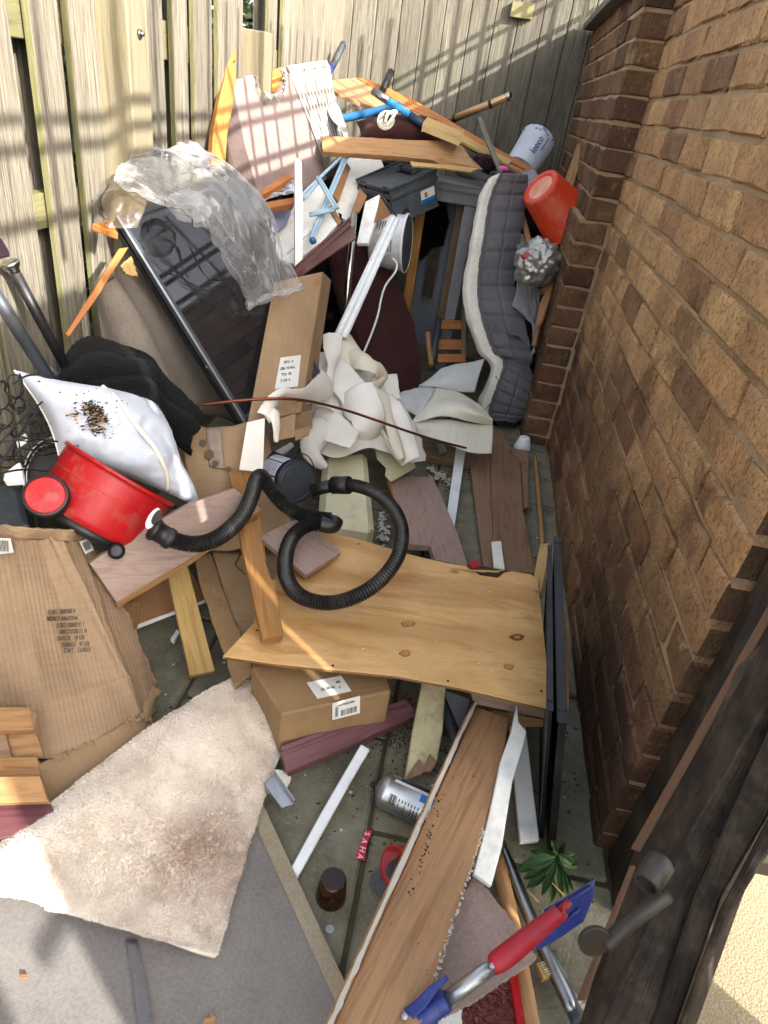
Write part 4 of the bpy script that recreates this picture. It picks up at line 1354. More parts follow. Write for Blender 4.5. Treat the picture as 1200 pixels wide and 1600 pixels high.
o = lathe('bottle_stopper', [(.007, 0), (.007, .005), (.0, .005)], g(515, 1454, 0), V((0, 0, 1)), M_STEEL, None, 12, closed=False)
tag(o, 'tiny silver cap on the slabs below the amber glass', 'cap')
S('carpet_scrap', 'grey carpet scrap beside the veneer board', 'carpet', [(578, 1370), (600, 1345), (612, 1334), (625, 1350), (604, 1402), (588, 1395)], A(Z(578, 1370, .012), Z(612, 1334, .012), Z(604, 1402, .012)), .008, M_SCRAP, jag=.0025)
rt = g(626, 1352, .03)
o = lathe('red_tin', [(.03, -.02), (.031, -.02), (.031, .02), (.028, .02), (.028, -.014), (.0, -.014)], rt, V((-.75, -.35, .5)), M_RED, None, 28, closed=False)
tag(o, 'red round tin half hidden under the veneer board', 'tin')

# pieces in front right
S('pinkish_felt_board', 'pinkish grey felt board under the red handled tool', 'board', [(742, 1366), (790, 1425), (839, 1496), (745, 1560), (690, 1588), (672, 1560), (690, 1490), (715, 1415)], A(Z(742, 1366, .075), Z(839, 1496, .075), Z(690, 1580, .10)), .012, M_BOARDP, jag=.0012)
o = tube('wooden_pole', [g(777, 1340, .035), g(800, 1440, .035), g(838, 1640, .04)], .0125, M_OAK, seg=14)
tag(o, 'long plain wooden pole under the pinkish board', 'pole')
o = tube('steel_tube', [g(781, 1318, .03), g(842, 1465, .03), g(895, 1580, .02)], .0115, M_STEEL, seg=14)
tag(o, 'shiny steel tube beside the green plant', 'tube')
o = tube('dark_rubber_hose', [g(858, 1490, .02), g(880, 1540, .02), g(905, 1600, .02)], .012, M_GREYP)
tag(o, 'short dark grey hose on the floor by the gate post', 'hose')
br = thing('red_broom_head', 'worn broom head with pinkish red bristles at the bottom edge', 'broom', g(765, 1580, .03))
slab('red_bar', [g(u, v, .045) for u, v in ((795, 1518), (808, 1515), (832, 1640), (815, 1640))], .02, M_RED, br)
slab('block', [g(u, v, .03) for u, v in ((722, 1560), (800, 1535), (815, 1640), (722, 1640))], .025, M_BRISTLE, br)
rr = random.Random(2)
vs, fs = [], []
for i in range(2600):
    q = g(rr.uniform(724, 806), rr.uniform(1545, 1640), .03)
    d = V((rr.gauss(-.3, .4), rr.gauss(-.5, .4), rr.uniform(.3, .8))).normalized()
    w = d.orthogonal().normalized()*.0007
    L_ = rr.uniform(.012, .026)
    k = len(vs)
    vs += [q-w, q+w, q+d*L_]
    fs.append((k, k+1, k+2))
tag(mk('bristles', vs, fs, M_BRISTLE, br), kind='stuff')
nb = thing('nail_brush', 'tiny tan nail brush on the floor below the blue blade', 'brush', g(852, 1512, 0))
slab('back', [g(u, v, .03) for u, v in ((838, 1504), (852, 1500), (862, 1524), (849, 1530))], .014, M_PALE, nb)
for k in range(6):
    slab('tuft', [g(u + k*2.0, v + k*3.5, .032) for u, v in ((843, 1504), (853, 1501), (854, 1503), (844, 1506))], .004, M_CREAMP, nb, bevel=0)
sv_ = thing('long_handled_shovel', 'childs shovel with a blue blade, red grip and grey tube', 'shovel', p(760, 1510, .92))
P0, P1 = p(690, 1568, .90), p(779, 1502, .915)
tube('grey_tube', [P0, P1], .0105, M_ALU, sv_, 16, smooth_path=False)
lathe('rivet', [(.004, 0), (.0035, .002), (.0, .0024)], p(769, 1509, .904), CAM-p(769, 1509, .904), M_STEEL, sv_, 10, closed=False)
P2 = p(874, 1426, .945)
tube('red_grip', [p(774, 1506, .914), p(776, 1504, .914), p(800, 1486, .92), p(845, 1449, .937), p(872, 1428, .944), p(875, 1425, .945)], lambda f: .0115 + .0035*math.sin(min(1, f*1.4)*math.pi) if 0 < f < .96 else .011, M_REDT, sv_, 18)
tube('red_spike', [p(874, 1426, .945), p(890, 1408, .95)], lambda f: .0065*(1-f*.3), M_REDT, sv_, 10, smooth_path=False)
slab('blue_blade', [p(*q) for q in ((834, 1478, .948), (851, 1422, .952), (893, 1398, .958), (930, 1374, .965), (928, 1402, .963), (913, 1440, .957), (876, 1466, .952), (842, 1486, .948))], .004, M_BLUEP, sv_, bevel=.0012)
for a, b in (((846, 1470, .946), (905, 1420, .954)), ((853, 1432, .949), (922, 1385, .96))):
    tube('blade_rib', [p(*a), p(*b)], .0025, M_BLUEP, sv_, 6, smooth_path=False)
tube('blue_socket', [p(698, 1562, .897), p(670, 1582, .893), p(620, 1625, .88)], .0145, M_BLUEP, sv_, 18)
sheet('blue_lever', [[p(600, 1612, .885), p(622, 1584, .886), p(650, 1562, .889), p(672, 1540, .89), p(697, 1524, .892)], [p(626, 1624, .879), p(645, 1594, .878), p(664, 1574, .88), p(680, 1552, .884), p(699, 1529, .889)]], M_BLUEP, sv_, 8, 24, .007)
lathe('rivet', [(.005, 0), (.004, .002), (.0, .0026)], p(632, 1588, .875), CAM-p(632, 1588, .875), M_STEEL, sv_, 12, closed=False)
S('white_board_scrap', 'white board scrap at the bottom edge beneath the shovel', 'board', [(690, 1580), (722, 1572), (720, 1640), (672, 1640)], A(Z(690, 1580, .05), Z(722, 1572, .05), Z(680, 1640, .05)), .01, M_WHITE, jag=.002)

# plant in the corner by the wall
pn = thing('green_plant', 'small leafy green plant growing at the foot of the brick wall', 'plant', g(872, 1362, 0))
st0 = g(876, 1352, .0)
tube('stem', [st0, p(872, 1344, 1.15), p(866, 1330, 1.12)], .003, M_LEAF, pn, 6)
leaves = [((868, 1340), (812, 1352), 17), ((866, 1345), (818, 1374), 15), ((872, 1335), (903, 1358), 15), ((870, 1345), (846, 1400), 12), ((872, 1350), (876, 1404), 13), ((874, 1350), (888, 1400), 9), ((866, 1335), (828, 1330), 9), ((876, 1340), (900, 1335), 10), ((866, 1350), (830, 1388), 10), ((870, 1330), (862, 1312), 8), ((868, 1342), (806, 1362), 12), ((866, 1348), (822, 1388), 12), ((874, 1342), (906, 1350), 10), ((871, 1352), (862, 1410), 11), ((874, 1354), (896, 1392), 9), ((866, 1338), (840, 1322), 9), ((872, 1340), (884, 1314), 8)]
for i, (a, b, w) in enumerate(leaves):
    da, db = 1.12 + .004*i, 1.13 + .006*(i % 4)
    A0, B0 = p(a[0], a[1], da), p(b[0], b[1], db)
    fw = (B0-A0)
    sdv = fw.cross(CAM-A0).normalized()*(w*.62/F)
    up_ = (CAM-A0).normalized()
    rows = []
    for t, k in ((0, .1), (.25, .8), (.5, 1), (.75, .75), (1, .02)):
        c_ = A0 + fw*t + up_*(.012*math.sin(t*math.pi))
        rows.append([c_ - sdv*k + up_*.004*k, c_ - up_*.003*k, c_ + sdv*k + up_*.004*k])
    sheet('leaf', rows, M_LEAF, pn, 12, 9, .0006)
for a, b in (((823, 1390), (842, 1410)), ((863, 1380), (882, 1400))):
    o = tube('straw', [p(a[0], a[1], 1.08), p(b[0], b[1], 1.075)], .0012, M_PALE, seg=5, smooth_path=False)
    tag(o, 'pale straw lying on the leaves of the green plant' if a[0] > 850 else 'pale straw lying below the green plant', 'straw')

# ------------------------------------------------------------------ vacuum cleaner, pillow and what lies round them
vc = thing('vacuum_cleaner', 'red tub vacuum cleaner lying on its side with a long black ribbed hose', 'vacuum cleaner', p(180, 790, 1.4))
RC, BC = p(189, 741, 1.44), p(137, 818, 1.35)
vr = (RC-CAM).normalized()
dv_ = (p(137, 818, 1.44) - RC)
dv_ = (dv_ - vr*dv_.dot(vr)*.85)
BC = RC + dv_
ax = (RC-BC).normalized()
Lh = (RC-BC).length
lathe('tub', [(.0, .0), (.102, .0), (.112, .006), (.1155, .018), (.1225, Lh-.012), (.1215, Lh-.006), (.128, Lh-.005), (.128, Lh+.003), (.121, Lh+.003), (.115, Lh-.03), (.095, .012), (.0, .01)], BC, ax, M_RED, vc, 48, closed=False, ref=CAM-BC)
lathe('dark_base', [(.0, -.016), (.098, -.016), (.106, -.010), (.1075, .0035), (.1, .004)], BC, ax, M_BLACKP, vc, 40, closed=False)
lathe('moulded_seam', [(.1188, Lh*.62), (.1206, Lh*.63), (.1206, Lh*.65), (.1190, Lh*.66)], BC, ax, M_RED, vc, 48, closed=False)
lathe('inner_seal', [(.112, 0), (.0, .002)], RC - ax*.012, ax, M_BLACKP, vc, 36, closed=False)
wc = p(72, 775, 1.285)
wax = (CAM - wc).normalized() + RX*-.12 + RZ*.1
wax = (CAM - wc).normalized()*1.0 + (p(60, 760, 1.2)-p(72, 775, 1.2)).normalized()*.25
wh = lathe('wheel', [(.034, -.03), (.041, -.028), (.0425, -.015), (.0425, .004), (.040, .010), (.0365, .011), (.0365, .006)], wc, wax, M_BLACKP, vc, 40, closed=False)
lathe('wheel_disc', [(.0368, -.02), (.0368, .008), (.034, .0105), (.0, .0125)], wc, wax, M_RED, wh, 40, closed=False)
lathe('castor', [(.0, -.014), (.014, -.013), (.017, -.004), (.017, .008), (.010, .014), (.0, .015)], p(182, 861, 1.36), CAM-p(182, 861, 1.36), M_BLACKP, vc, 20, closed=False)
lathe('castor_housing', [(.02, -.04), (.022, 0), (.016, .012), (.0, .014)], p(163, 848, 1.38), ax*-1, M_BLACKP, vc, 16, closed=False)
bdg = p(239, 810, 1.322)
nb_ = (CAM - bdg).normalized()
xb = (p(249, 795, 1.3) - p(231, 825, 1.3)).normalized()
def disc(name, c, x, n, a, b, mat, parent, k=20):
    x = (x - n*x.dot(n)).normalized()
    y = n.cross(x)
    return slab(name, [c + x*math.cos(t)*a + y*math.sin(t)*b for t in [2*math.pi*i/k for i in range(k)]], .002, mat, parent, bevel=0)
disc('oval_badge', bdg, xb, nb_, .023, .0095, M_LABEL, vc)
disc('badge_dot', bdg + nb_*.0015 + (p(246, 806, 1.3)-p(240, 808, 1.3)), xb, nb_, .0165, .0075, M_INK, vc)
cn = p(240, 826, 1.335)
cx_ = (p(268, 842, 1.345) - p(232, 820, 1.325))
lathe('hose_cuff', [(.019, 0), (.024, .004), (.0245, .012), (.021, .014), (.0205, .034), (.0225, .036), (.0225, .046), (.019, .05)], p(236, 824, 1.33), cx_, M_BLACKP, vc, 24, closed=True)
hp = [p(258, 838, 1.345), p(285, 848, 1.36), p(318, 849, 1.38), p(350, 834, 1.41), p(378, 806, 1.46), p(393, 775, 1.51), p(401, 750, 1.545), p(409, 745, 1.56), p(421, 762, 1.57), (p(440, 785, 1.575)), p(466, 802, 1.575), p(492, 809, 1.57), p(516, 812, 1.565)]
tube('hose', hp, .0168, M_HOSE, vc, 26, n=210, rib=.0016)
hp2 = [p(520, 817, 1.55), p(500, 817, 1.545), p(475, 823, 1.53), p(455, 842, 1.505), p(446, 872, 1.46), p(449, 905, 1.415), p(470, 932, 1.385), p(512, 942, 1.38), p(555, 932, 1.395), p(595, 906, 1.43), p(622, 868, 1.48), p(628, 830, 1.53), p(616, 797, 1.575), p(590, 772, 1.62), p(560, 760, 1.65), p(535, 757, 1.67)]
tube('hose', hp2, lambda f: .0152 + .001*max(0, 1-abs(f-.3)*3), M_HOSE, vc, 26, n=300, rib=.0014)
tube('hose_joint', [p(524, 812, 1.56), p(519, 821, 1.55), p(500, 818, 1.545)], .0195, M_HOSE, vc, 14)
tube('hose_collar', [p(546, 758, 1.66), p(520, 758, 1.68)], .0225, M_BLACKP, vc, 20, smooth_path=False)
tube('hose_end', [p(522, 758, 1.68), p(488, 766, 1.70)], .0165, M_BLACKP, vc, 16, smooth_path=False)

pi_ = thing('white_pillow', 'white pillow with a pale stripe and spilled soil on it', 'pillow', p(170, 690, 1.45))
def pillow(name, cs, th, mat, parent, n=30, seed=0, amp=.006):
    def at(a, b, s):
        q = cs[0]*(1-a)*(1-b) + cs[1]*a*(1-b) + cs[2]*a*b + cs[3]*(1-a)*b
        nn = ((cs[1]-cs[0]).cross(cs[3]-cs[0])).normalized()
        if nn.dot(CAM-q) < 0: nn = -nn
        k = (max(0, 1-abs(2*a-1)**2.6)*max(0, 1-abs(2*b-1)**2.6))**.55
        # slightly drawn-in sides
        cc = (cs[0]+cs[1]+cs[2]+cs[3])/4
        pull = .10*((1-abs(2*a-1)**2)*abs(2*b-1)**4 + (1-abs(2*b-1)**2)*abs(2*a-1)**4)
        q = q + (cc-q)*pull
        w = amp*fract(q, 11, seed) + .5*amp*abs(nz(q, 19, seed+4))
        return q + nn*(s*th*k + (w if s > 0 else 0)*min(1, k*2.5)), nn
    vs, fs = [], []
    for s in (1, -1):
        for i in range(n):
            for j in range(n):
                vs.append(at(i/(n-1), j/(n-1), s)[0])
    for s in range(2):
        for i in range(n-1):
            for j in range(n-1):
                a = s*n*n + i*n + j
                fs.append((a, a+1, a+n+1, a+n) if s else (a, a+n, a+n+1, a+1))
    fr = frame_of(meanv(cs), cs[1]-cs[0], at(.5, .5, 1)[1])
    return mk(name, vs, fs, mat, parent, fr, smooth=True), at
PCS = [p(22, 578, 1.33), p(246, 610, 1.54), p(318, 796, 1.56), p(92, 712, 1.40)]
pil, pat = pillow('cover', PCS, .065, M_PILLOW, pi_, 70, 3, .017)
pts = [pat(a, b, 1)[0] + pat(a, b, 1)[1]*.002 for a, b in ((.52, .02), (.555, .2), (.60, .4), (.66, .6), (.715, .8), (.73, .97))]
tube('stripe_seam', pts, lambda f: .0055, M_PIPE, pi_, 8)
edge_pts = [pat(0, b/10, 1)[0] for b in range(11)] 
tube('side_seam', edge_pts, .0022, M_PIPE, pi_, 6)
def pil_px(u, v):
    best = None
    r = ray(u, v).normalized()
    for i in range(2, 40):
        for j in range(2, 40):
            q = pat(i/41, j/41, 1)[0]
            d = (q-CAM).cross(r).length
            if best is None or d < best[0]:
                best = (d, q)
    return best[1]
rr = random.Random(9)
pts = []
base = [pil_px(u, v) for u, v in ((134, 636), (143, 640), (150, 646), (157, 652), (146, 655), (143, 662), (149, 670), (164, 675), (115, 645))]
wts = [.16, .2, .2, .14, .12, .1, .08, .03, .03]
nn_ = pat(.5, .5, 1)[1]
for i in range(520):
    b = rr.choices(base, wts)[0]
    s = .008 if rr.random() < .85 else .03
    d = V((rr.gauss(0, s), rr.gauss(0, s), rr.gauss(0, s)))
    pts.append(b + d - nn_*d.dot(nn_) + nn_*.003)
sl = crumbs('spilled_soil', pts, .0026, M_SOIL, None, 12)
tag(sl, 'little heap of brown soil spilled on the white pillow', 'soil', kind='stuff')
pts = [b + V((rr.gauss(0, .01), rr.gauss(0, .01), rr.gauss(0, .004))) + nn_*.005 for b in base for i in range(10)]
tag(crumbs('spilled_bark', pts, .0028, M_OAK, None, 13), 'tan bark flakes among the soil on the white pillow', 'bark', kind='stuff')

# black wires, hoop and grey lid at the left edge
wt = thing('wire_tangle', 'tangle of thin black curly cables hanging at the left edge below the poles', 'cables', p(50, 680, 1.3))
loops = [(22, 600, 14, 19), (28, 628, 12, 9), (30, 630, 9, 12), (8, 650, 11, 15), (40, 672, 22, 12), (52, 668, 14, 9), (50, 690, 28, 10), (12, 690, 17, 26), (35, 705, 14, 20), (62, 652, 16, 9), (70, 700, 20, 8), (20, 720, 25, 8), (5, 615, 9, 22)]
for i, (u, v, a, b) in enumerate(loops):
    rr = random.Random(i)
    th0 = rr.uniform(0, 6.28)
    d = 1.20 + .010*i + u*.0016
    pts = [p(u + a*math.cos(th0+t*.55) + rr.uniform(-2, 2), v + b*math.sin(th0+t*.55) + rr.uniform(-2, 2) + t*.35, d + .012*math.sin(t*1.3)) for t in range(17)]
    tube('cable', pts, .0015, M_BLACKP, wt, 6, n=70)
for a, b in (((-10, 705), (66, 628)), ((-5, 735), (60, 640)), ((-10, 742), (75, 736)), ((0, 690), (90, 690)), ((20, 600), (62, 585))):
    tube('cable', [p(a[0], a[1], 1.2), p((a[0]+b[0])/2, (a[1]+b[1])/2 - 5, 1.24), p(b[0], b[1], 1.3)], .002, M_BLACKP, wt, 6)
hpn = thing('wire_basket_cover', 'round black basket lid with a grey wire rim behind the red vacuum wheel', 'lid', p(88, 745, 1.45))
hc = p(85, 742, 1.45)
hn = (CAM-hc).normalized() + RX*-.25
hn.normalize()
hx = (p(92, 690, 1.45)-hc).normalized()
hx = (hx - hn*hx.dot(hn)).normalized()
hy = hn.cross(hx)
def ring(name, c, x, y, a, b, r, mat, parent, k=40):
    pts = [c + x*(a*math.cos(2*math.pi*i/k)) + y*(b*math.sin(2*math.pi*i/k)) for i in range(k+2)]
    return tube(name, pts, r, mat, parent, 8, n=k*2, caps=False)
ring('rim', hc, hx, hy, .082, .062, .0035, M_STEEL, hpn)
ring('rim', hc + hn*.008, hx, hy, .070, .053, .002, M_STEEL, hpn)
disc('lid_disc', hc - hn*.012, hx, hn, .068, .052, M_BLACKP, hpn, 30)
S('white_plug', 'white plastic adaptor block among the black cables', 'plug', [(6, 738), (30, 720), (34, 738), (34, 748), (4, 750)], A((6, 738, 1.28), (30, 720, 1.30), (34, 748, 1.27)), .02, M_WHITEP, bevel=.003)
S('white_packet', 'small white packet standing behind the cables', 'packet', [(25, 690), (40, 675), (44, 690), (28, 700)], A((25, 690, 1.33), (40, 675, 1.34), (28, 700, 1.33)), .01, M_LABEL)
S('grey_tub', 'dark grey plastic tub at the left edge under the cables', 'tub', [(-60, 752), (18, 754), (30, 766), (44, 822), (-60, 824)], A((-60, 752, 1.38), (18, 754, 1.38), (44, 822, 1.30)), .05, M_GREYP, bevel=.008)
S('dark_fabric_flap', 'plum fabric corner poking in at the left edge above the poles', 'fabric', [(-40, 352), (2, 372), (14, 392), (15, 398), (-2, 402), (-40, 396)], A((-40, 352, 1.1), (14, 392, 1.12), (-40, 396, 1.1)), .01, M_MAUVE)
def pole(name, label, a, b, da, db, r, mat, fin):
    t = thing(name, label, 'pole', p(b[0], b[1], db))
    A0, B0 = p(*a, da), p(*b, db)
    tube('shaft', [A0, B0], r, mat, t, 14, smooth_path=False)
    d = (A0-B0).normalized()
    if fin:
        lathe('finial', [(r, -.006), (r*1.1, 0), (r*1.55, .006), (r*1.75, .012), (r*1.6, .016), (r*1.1, .017), (.0, .018)], A0 - d*.004, d, M_CHROME, t, 18, closed=False)
        lathe('collar', [(r*1.05, .0), (r*1.3, .003), (r*1.3, .016), (r*1.05, .019)], B0 - d*.004, d, M_CHROME, t, 16)
    return t
pole('curtain_pole', 'black curtain pole with a silver end cap leaning on the left fence', (19, 418), (107, 582), 1.30, 1.46, .011, M_BLACKP, True)
pole('curtain_pole', 'plain grey pole at the left edge beneath the silver capped pole', (-20, 440), (76, 590), 1.18, 1.37, .0125, M_GREYP, False)
pole('curtain_pole', 'short dark grey pole end just above the white pillow', (72, 572), (100, 598), 1.42, 1.48, .009, M_GREYP, False)

bl = thing('black_blanket', 'black knitted blanket bunched up behind the white pillow', 'blanket', p(200, 600, 1.6))
rows = rows_px([[(100, 560, 1.48), (135, 535, 1.50), (190, 543, 1.52), (235, 556, 1.54), (266, 600, 1.58), (312, 655, 1.64)],
                [(98, 590, 1.44), (140, 560, 1.45), (195, 570, 1.47), (235, 585, 1.49), (264, 628, 1.53), (308, 668, 1.60)],
                [(80, 620, 1.44), (130, 605, 1.45), (190, 605, 1.46), (237, 615, 1.49), (260, 648, 1.53), (300, 686, 1.59)],
                [(70, 660, 1.50), (130, 640, 1.52), (190, 640, 1.53), (240, 650, 1.56), (262, 680, 1.60), (300, 710, 1.64)]])
sheet('knit', rows, M_KNIT, bl, 60, 90, .008, .010, 9, 4, fn=lambda a, b: .012*abs(math.sin(a*9 + b*4)) + .0032*abs(math.sin(b*95))*abs(math.sin(a*60)))
S('wood_flake', 'small pale wood flake on the black knitted blanket', 'flake', [(166, 568), (171, 570), (172, 580), (168, 578)], A((166, 568, 1.525), (172, 570, 1.525), (168, 580, 1.515)), .002, M_PALE)

# carpet roll, strip and scraps behind the television
cp_ = thing('carpet_fold', 'folded beige carpet slumped against the fence behind the television', 'carpet', p(220, 560, 1.8))
rows = rows_px([[(146, 470, 1.60), (152, 520, 1.60), (163, 580, 1.60), (172, 640, 1.6)],
                [(158, 452, 1.585), (180, 500, 1.585), (208, 570, 1.59), (232, 640, 1.6)],
                [(178, 436, 1.60), (203, 475, 1.60), (236, 540, 1.62), (270, 620, 1.66)],
                [(192, 426, 1.64), (222, 470, 1.65), (260, 540, 1.69), (300, 640, 1.78)],
                [(212, 424, 1.71), (250, 475, 1.74), (295, 550, 1.82), (340, 650, 1.95)],
                [(235, 430, 1.80), (275, 490, 1.85), (320, 570, 1.95), (365, 665, 2.1)]])
def cf(a, b):
    return .02*math.sin(a*9.5 - 1.2)*(.4+.6*b) 
sheet('pile', rows, M_CARPET, cp_, 46, 36, .009, .006, 5, 4, fn=cf)
S('copper_strip', 'thin orange wood strip slanting across the fence by the carpet', 'strip', [(186, 388), (201, 386), (150, 468), (108, 526), (102, 522), (140, 462)], A((190, 388, 1.56), (200, 388, 1.57), (105, 524, 1.46)), .008, M_ORANGE)
S('orange_offcut', 'small orange wood offcut poking out behind the television corner', 'offcut', [(144, 349), (174, 345), (185, 365), (164, 358)], A((144, 349, 1.5), (174, 345, 1.55), (164, 358, 1.5)), .014, M_ORANGE)
S('broken_offcut', 'broken yellow wood piece between the carpet and the television', 'offcut', [(188, 415), (205, 400), (216, 432), (196, 428)], A((188, 415, 1.55), (205, 400, 1.56), (216, 432, 1.56)), .012, M_PALE, jag=.002)

# television
tv = thing('television', 'flat screen television standing on end against the fence with a grey bezel', 'television', p(300, 600, 1.9))
TLp, BLp = p(181, 338, 1.58), p(382, 662, 1.75)
Ed = BLp - TLp
e_ = Ed.normalized()
a_ = e_.cross(V((0, 0, 1))).normalized()
b_ = e_.cross(a_)
Wd = a_*math.cos(math.radians(200)) + b_*math.sin(math.radians(200))
Ed = e_
W_, L_ = .325, (BLp-TLp).length
Nn = Ed.cross(Wd).normalized()
if Nn.dot(CAM-TLp) < 0: Nn = -Nn
obox('rear_case', TLp - Nn*.045, Ed*L_, Wd*W_, Nn*.028, M_BLACKP, tv, .008)
bz = .018
obox('bezel', TLp - Nn*.018, Ed*L_, Wd*bz, Nn*.018, M_GREYP, tv, .004)
obox('bezel', TLp - Nn*.018 + Wd*(W_-bz), Ed*L_, Wd*bz, Nn*.018, M_GREYP, tv, .004)
obox('bezel', TLp - Nn*.018 + Wd*bz, Ed*bz, Wd*(W_-2*bz), Nn*.018, M_GREYP, tv, .004)
obox('bezel', TLp - Nn*.018 + Wd*bz + Ed*(L_-bz), Ed*bz, Wd*(W_-2*bz), Nn*.018, M_GREYP, tv, .004)
obox('silver_trim', TLp + Nn*.0005, Ed*L_, Wd*.006, Nn*.002, M_ALU, tv, .0006)
obox('screen', TLp - Nn*.012 + Wd*bz + Ed*bz, Ed*(L_-2*bz), Wd*(W_-2*bz), Nn*.006, M_SCREEN, tv, 0)
for k in range(26):
    obox('vent_slot', TLp - Nn*.038 - Wd*.0006 + Ed*(L_*.30 + k*.0062), Ed*.003, Wd*.001, Nn*.018, plain('vent black', '#060606', .8), tv, 0)
lathe('screw', [(.005, 0), (.004, .002), (.0, .002)], TLp - Nn*.012 - Wd*.0004 + Ed*(L_*.70), -Wd, M_STEEL, tv, 12, closed=False)

# clear polythene
pf = thing('polythene_sheet', 'crumpled clear polythene sheet draped over the top of the television', 'plastic sheet', p(320, 330, 1.85))
rows = rows_px([[(172, 300, 1.47), (235, 325, 1.52), (285, 345, 1.57), (318, 362, 1.61), (345, 410, 1.67), (372, 455, 1.74), (384, 480, 1.78)],
                [(182, 276, 1.53), (232, 285, 1.57), (285, 300, 1.61), (330, 320, 1.64), (372, 375, 1.69), (395, 425, 1.76), (410, 470, 1.79)],
                [(196, 258, 1.57), (240, 250, 1.66), (290, 262, 1.70), (345, 285, 1.73), (398, 345, 1.77), (418, 400, 1.80), (438, 462, 1.80)],
                [(205, 250, 1.60), (250, 236, 1.71), (300, 236, 1.78), (355, 262, 1.81), (410, 330, 1.84), (432, 385, 1.85), (468, 452, 1.83)]])
def wrinkle(a, b):
    q = V((a*7, b*3.2, 0)) + V((nz(V((a*4, b*5, 1)), 1)*.9, nz(V((a*4, b*5, 7)), 1)*.9, 0))
    r1 = 1 - (abs(mnoise.noise(q))**1.3)*2.6
    r2 = 1 - (abs(mnoise.noise(q*2.1 + V((5, 3, 1))))**1.3)*2.6
    return .018*r1 + .008*r2
sheet('film', rows, M_FILM, pf, 100, 150, 0, .006, 6, 7, fn=wrinkle, smooth=True)
rows = rows_px([[(265, 265, 1.72), (300, 262, 1.76), (335, 272, 1.8)], [(270, 240, 1.75), (298, 228, 1.79), (328, 246, 1.83)], [(277, 222, 1.77), (292, 222, 1.8), (308, 235, 1.82)]])
sheet('film_peak', rows, M_FILM, pf, 30, 30, 0, .01, 14, 9, crease=.018)
blob('film_knot', p(297, 322, 1.62), .045, M_FILM, pf, .1, 4, 5, 4, (1.2, 1, .8), crease=.15)
tube('film_hem', [p(384, 478, 1.77), p(400, 474, 1.775), p(425, 462, 1.79), p(450, 456, 1.80), p(470, 448, 1.82)], lambda f: .009 + .003*math.sin(f*20), M_FILM, pf, 10, n=40)
bgs = thing('smoky_bag', 'smoky brown plastic bag between the fence and the television', 'bag', p(190, 310, 1.6))
rows = rows_px([[(166, 345, 1.50), (172, 355, 1.5), (215, 352, 1.52)], [(160, 312, 1.54), (185, 315, 1.5), (225, 330, 1.54)], [(172, 283, 1.58), (200, 285, 1.55), (232, 300, 1.58)], [(195, 262, 1.6), (210, 262, 1.6), (228, 270, 1.62)]])
sheet('film', rows, M_BAG, bgs, 40, 40, 0, .008, 12, 3, crease=.012)

# tall carton, card strip and tins
tc = thing('tall_carton', 'tall narrow brown carton with a white label leaning in the middle of the pile', 'cardboard box', p(440, 640, 2.1))
an = A((430, 440, 1.87), (505, 424, 1.98), (386, 662, 1.72))
q = onplane([(386, 662), (428, 440), (505, 424), (482, 594), (470, 645)], an)
ex = p(518, 437, 2.10) - p(505, 424, 1.98)
slab('body', [q[0], q[1], q[2], q[4]], .1, M_CARD2, tc, ext=ex, bevel=.003)
l_, ql, n = decal('address_label', [(438, 559), (470, 555), (465, 604), (429, 608)], an, M_LABEL, tc, .0015)
xl = ql[1]-ql[0]
yl = ql[0]-ql[3]
for k, s in enumerate(('0021 4', 'LBS 10 KG', 'TO: 18', '3 OF 4')):
    text('lettering', s, .011, meanv(ql) + yl*(.33-.2*k) - xl*.1 + n*.001, xl, n, M_INK, l_)
decal('tape', [(492, 436), (502, 433), (500, 444), (490, 447)], an, M_MDF, tc, .001)
q2 = onplane([(434, 650), (487, 640), (489, 668), (470, 662), (436, 686)], A((434, 650, 1.79), (487, 640, 1.86), (436, 686, 1.77)))
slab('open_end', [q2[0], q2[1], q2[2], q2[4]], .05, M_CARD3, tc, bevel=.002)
slab('end_flap', [p(*t) for t in ((434, 655, 1.77), (462, 645, 1.79), (460, 682, 1.75), (436, 687, 1.74))], .004, M_CARD2, tc)
slab('end_flap', [p(*t) for t in ((460, 672, 1.76), (488, 664, 1.81), (482, 680, 1.77), (462, 688, 1.74))], .004, M_CARD2, tc)

S('white_card_strip', 'plain white card strip hanging over the opened carton', 'card', [(386, 660), (414, 653), (411, 738), (374, 734), (375, 726)], A((386, 660, 1.67), (414, 653, 1.69), (374, 734, 1.63)), .0015, M_PAPER)
tn = thing('navy_paint_tin', 'navy blue paint tin lying on its side beside the cream casing', 'paint tin', p(450, 745, 1.95))
c0, c1 = p(418, 735, 1.83), p(464, 752, 1.72)
ax = (c1-c0).normalized()
L = (c1-c0).length
lathe('body', [(.0, 0), (.055, 0), (.0565, .003), (.055, .006), (.055, L-.008), (.0575, L-.006), (.058, L-.001), (.056, L)], c0, ax, M_NAVY, tn, 40, closed=False)
lathe('lid', [(.0565, L-.003), (.053, L-.002), (.050, L-.006), (.045, L-.006), (.044, L-.003), (.0, L-.003)], c0, ax, M_GREYP, tn, 40, closed=False)
up = (CAM-c0); up = (up - ax*up.dot(ax)).normalized(); sd = ax.cross(up)
def patch(name, c0, ax, up, sd, r, a0, a1, h0, h1, mat, par):
    vs = []
    for i in range(9):
        a = math.radians(a0 + (a1-a0)*i/8)
        for h in (h0, h1):
            vs.append(c0 + ax*h + (up*math.cos(a) + sd*math.sin(a))*r)
    return mk(name, vs, [(i*2, i*2+1, i*2+3, i*2+2) for i in range(8)], mat, par, smooth=True)
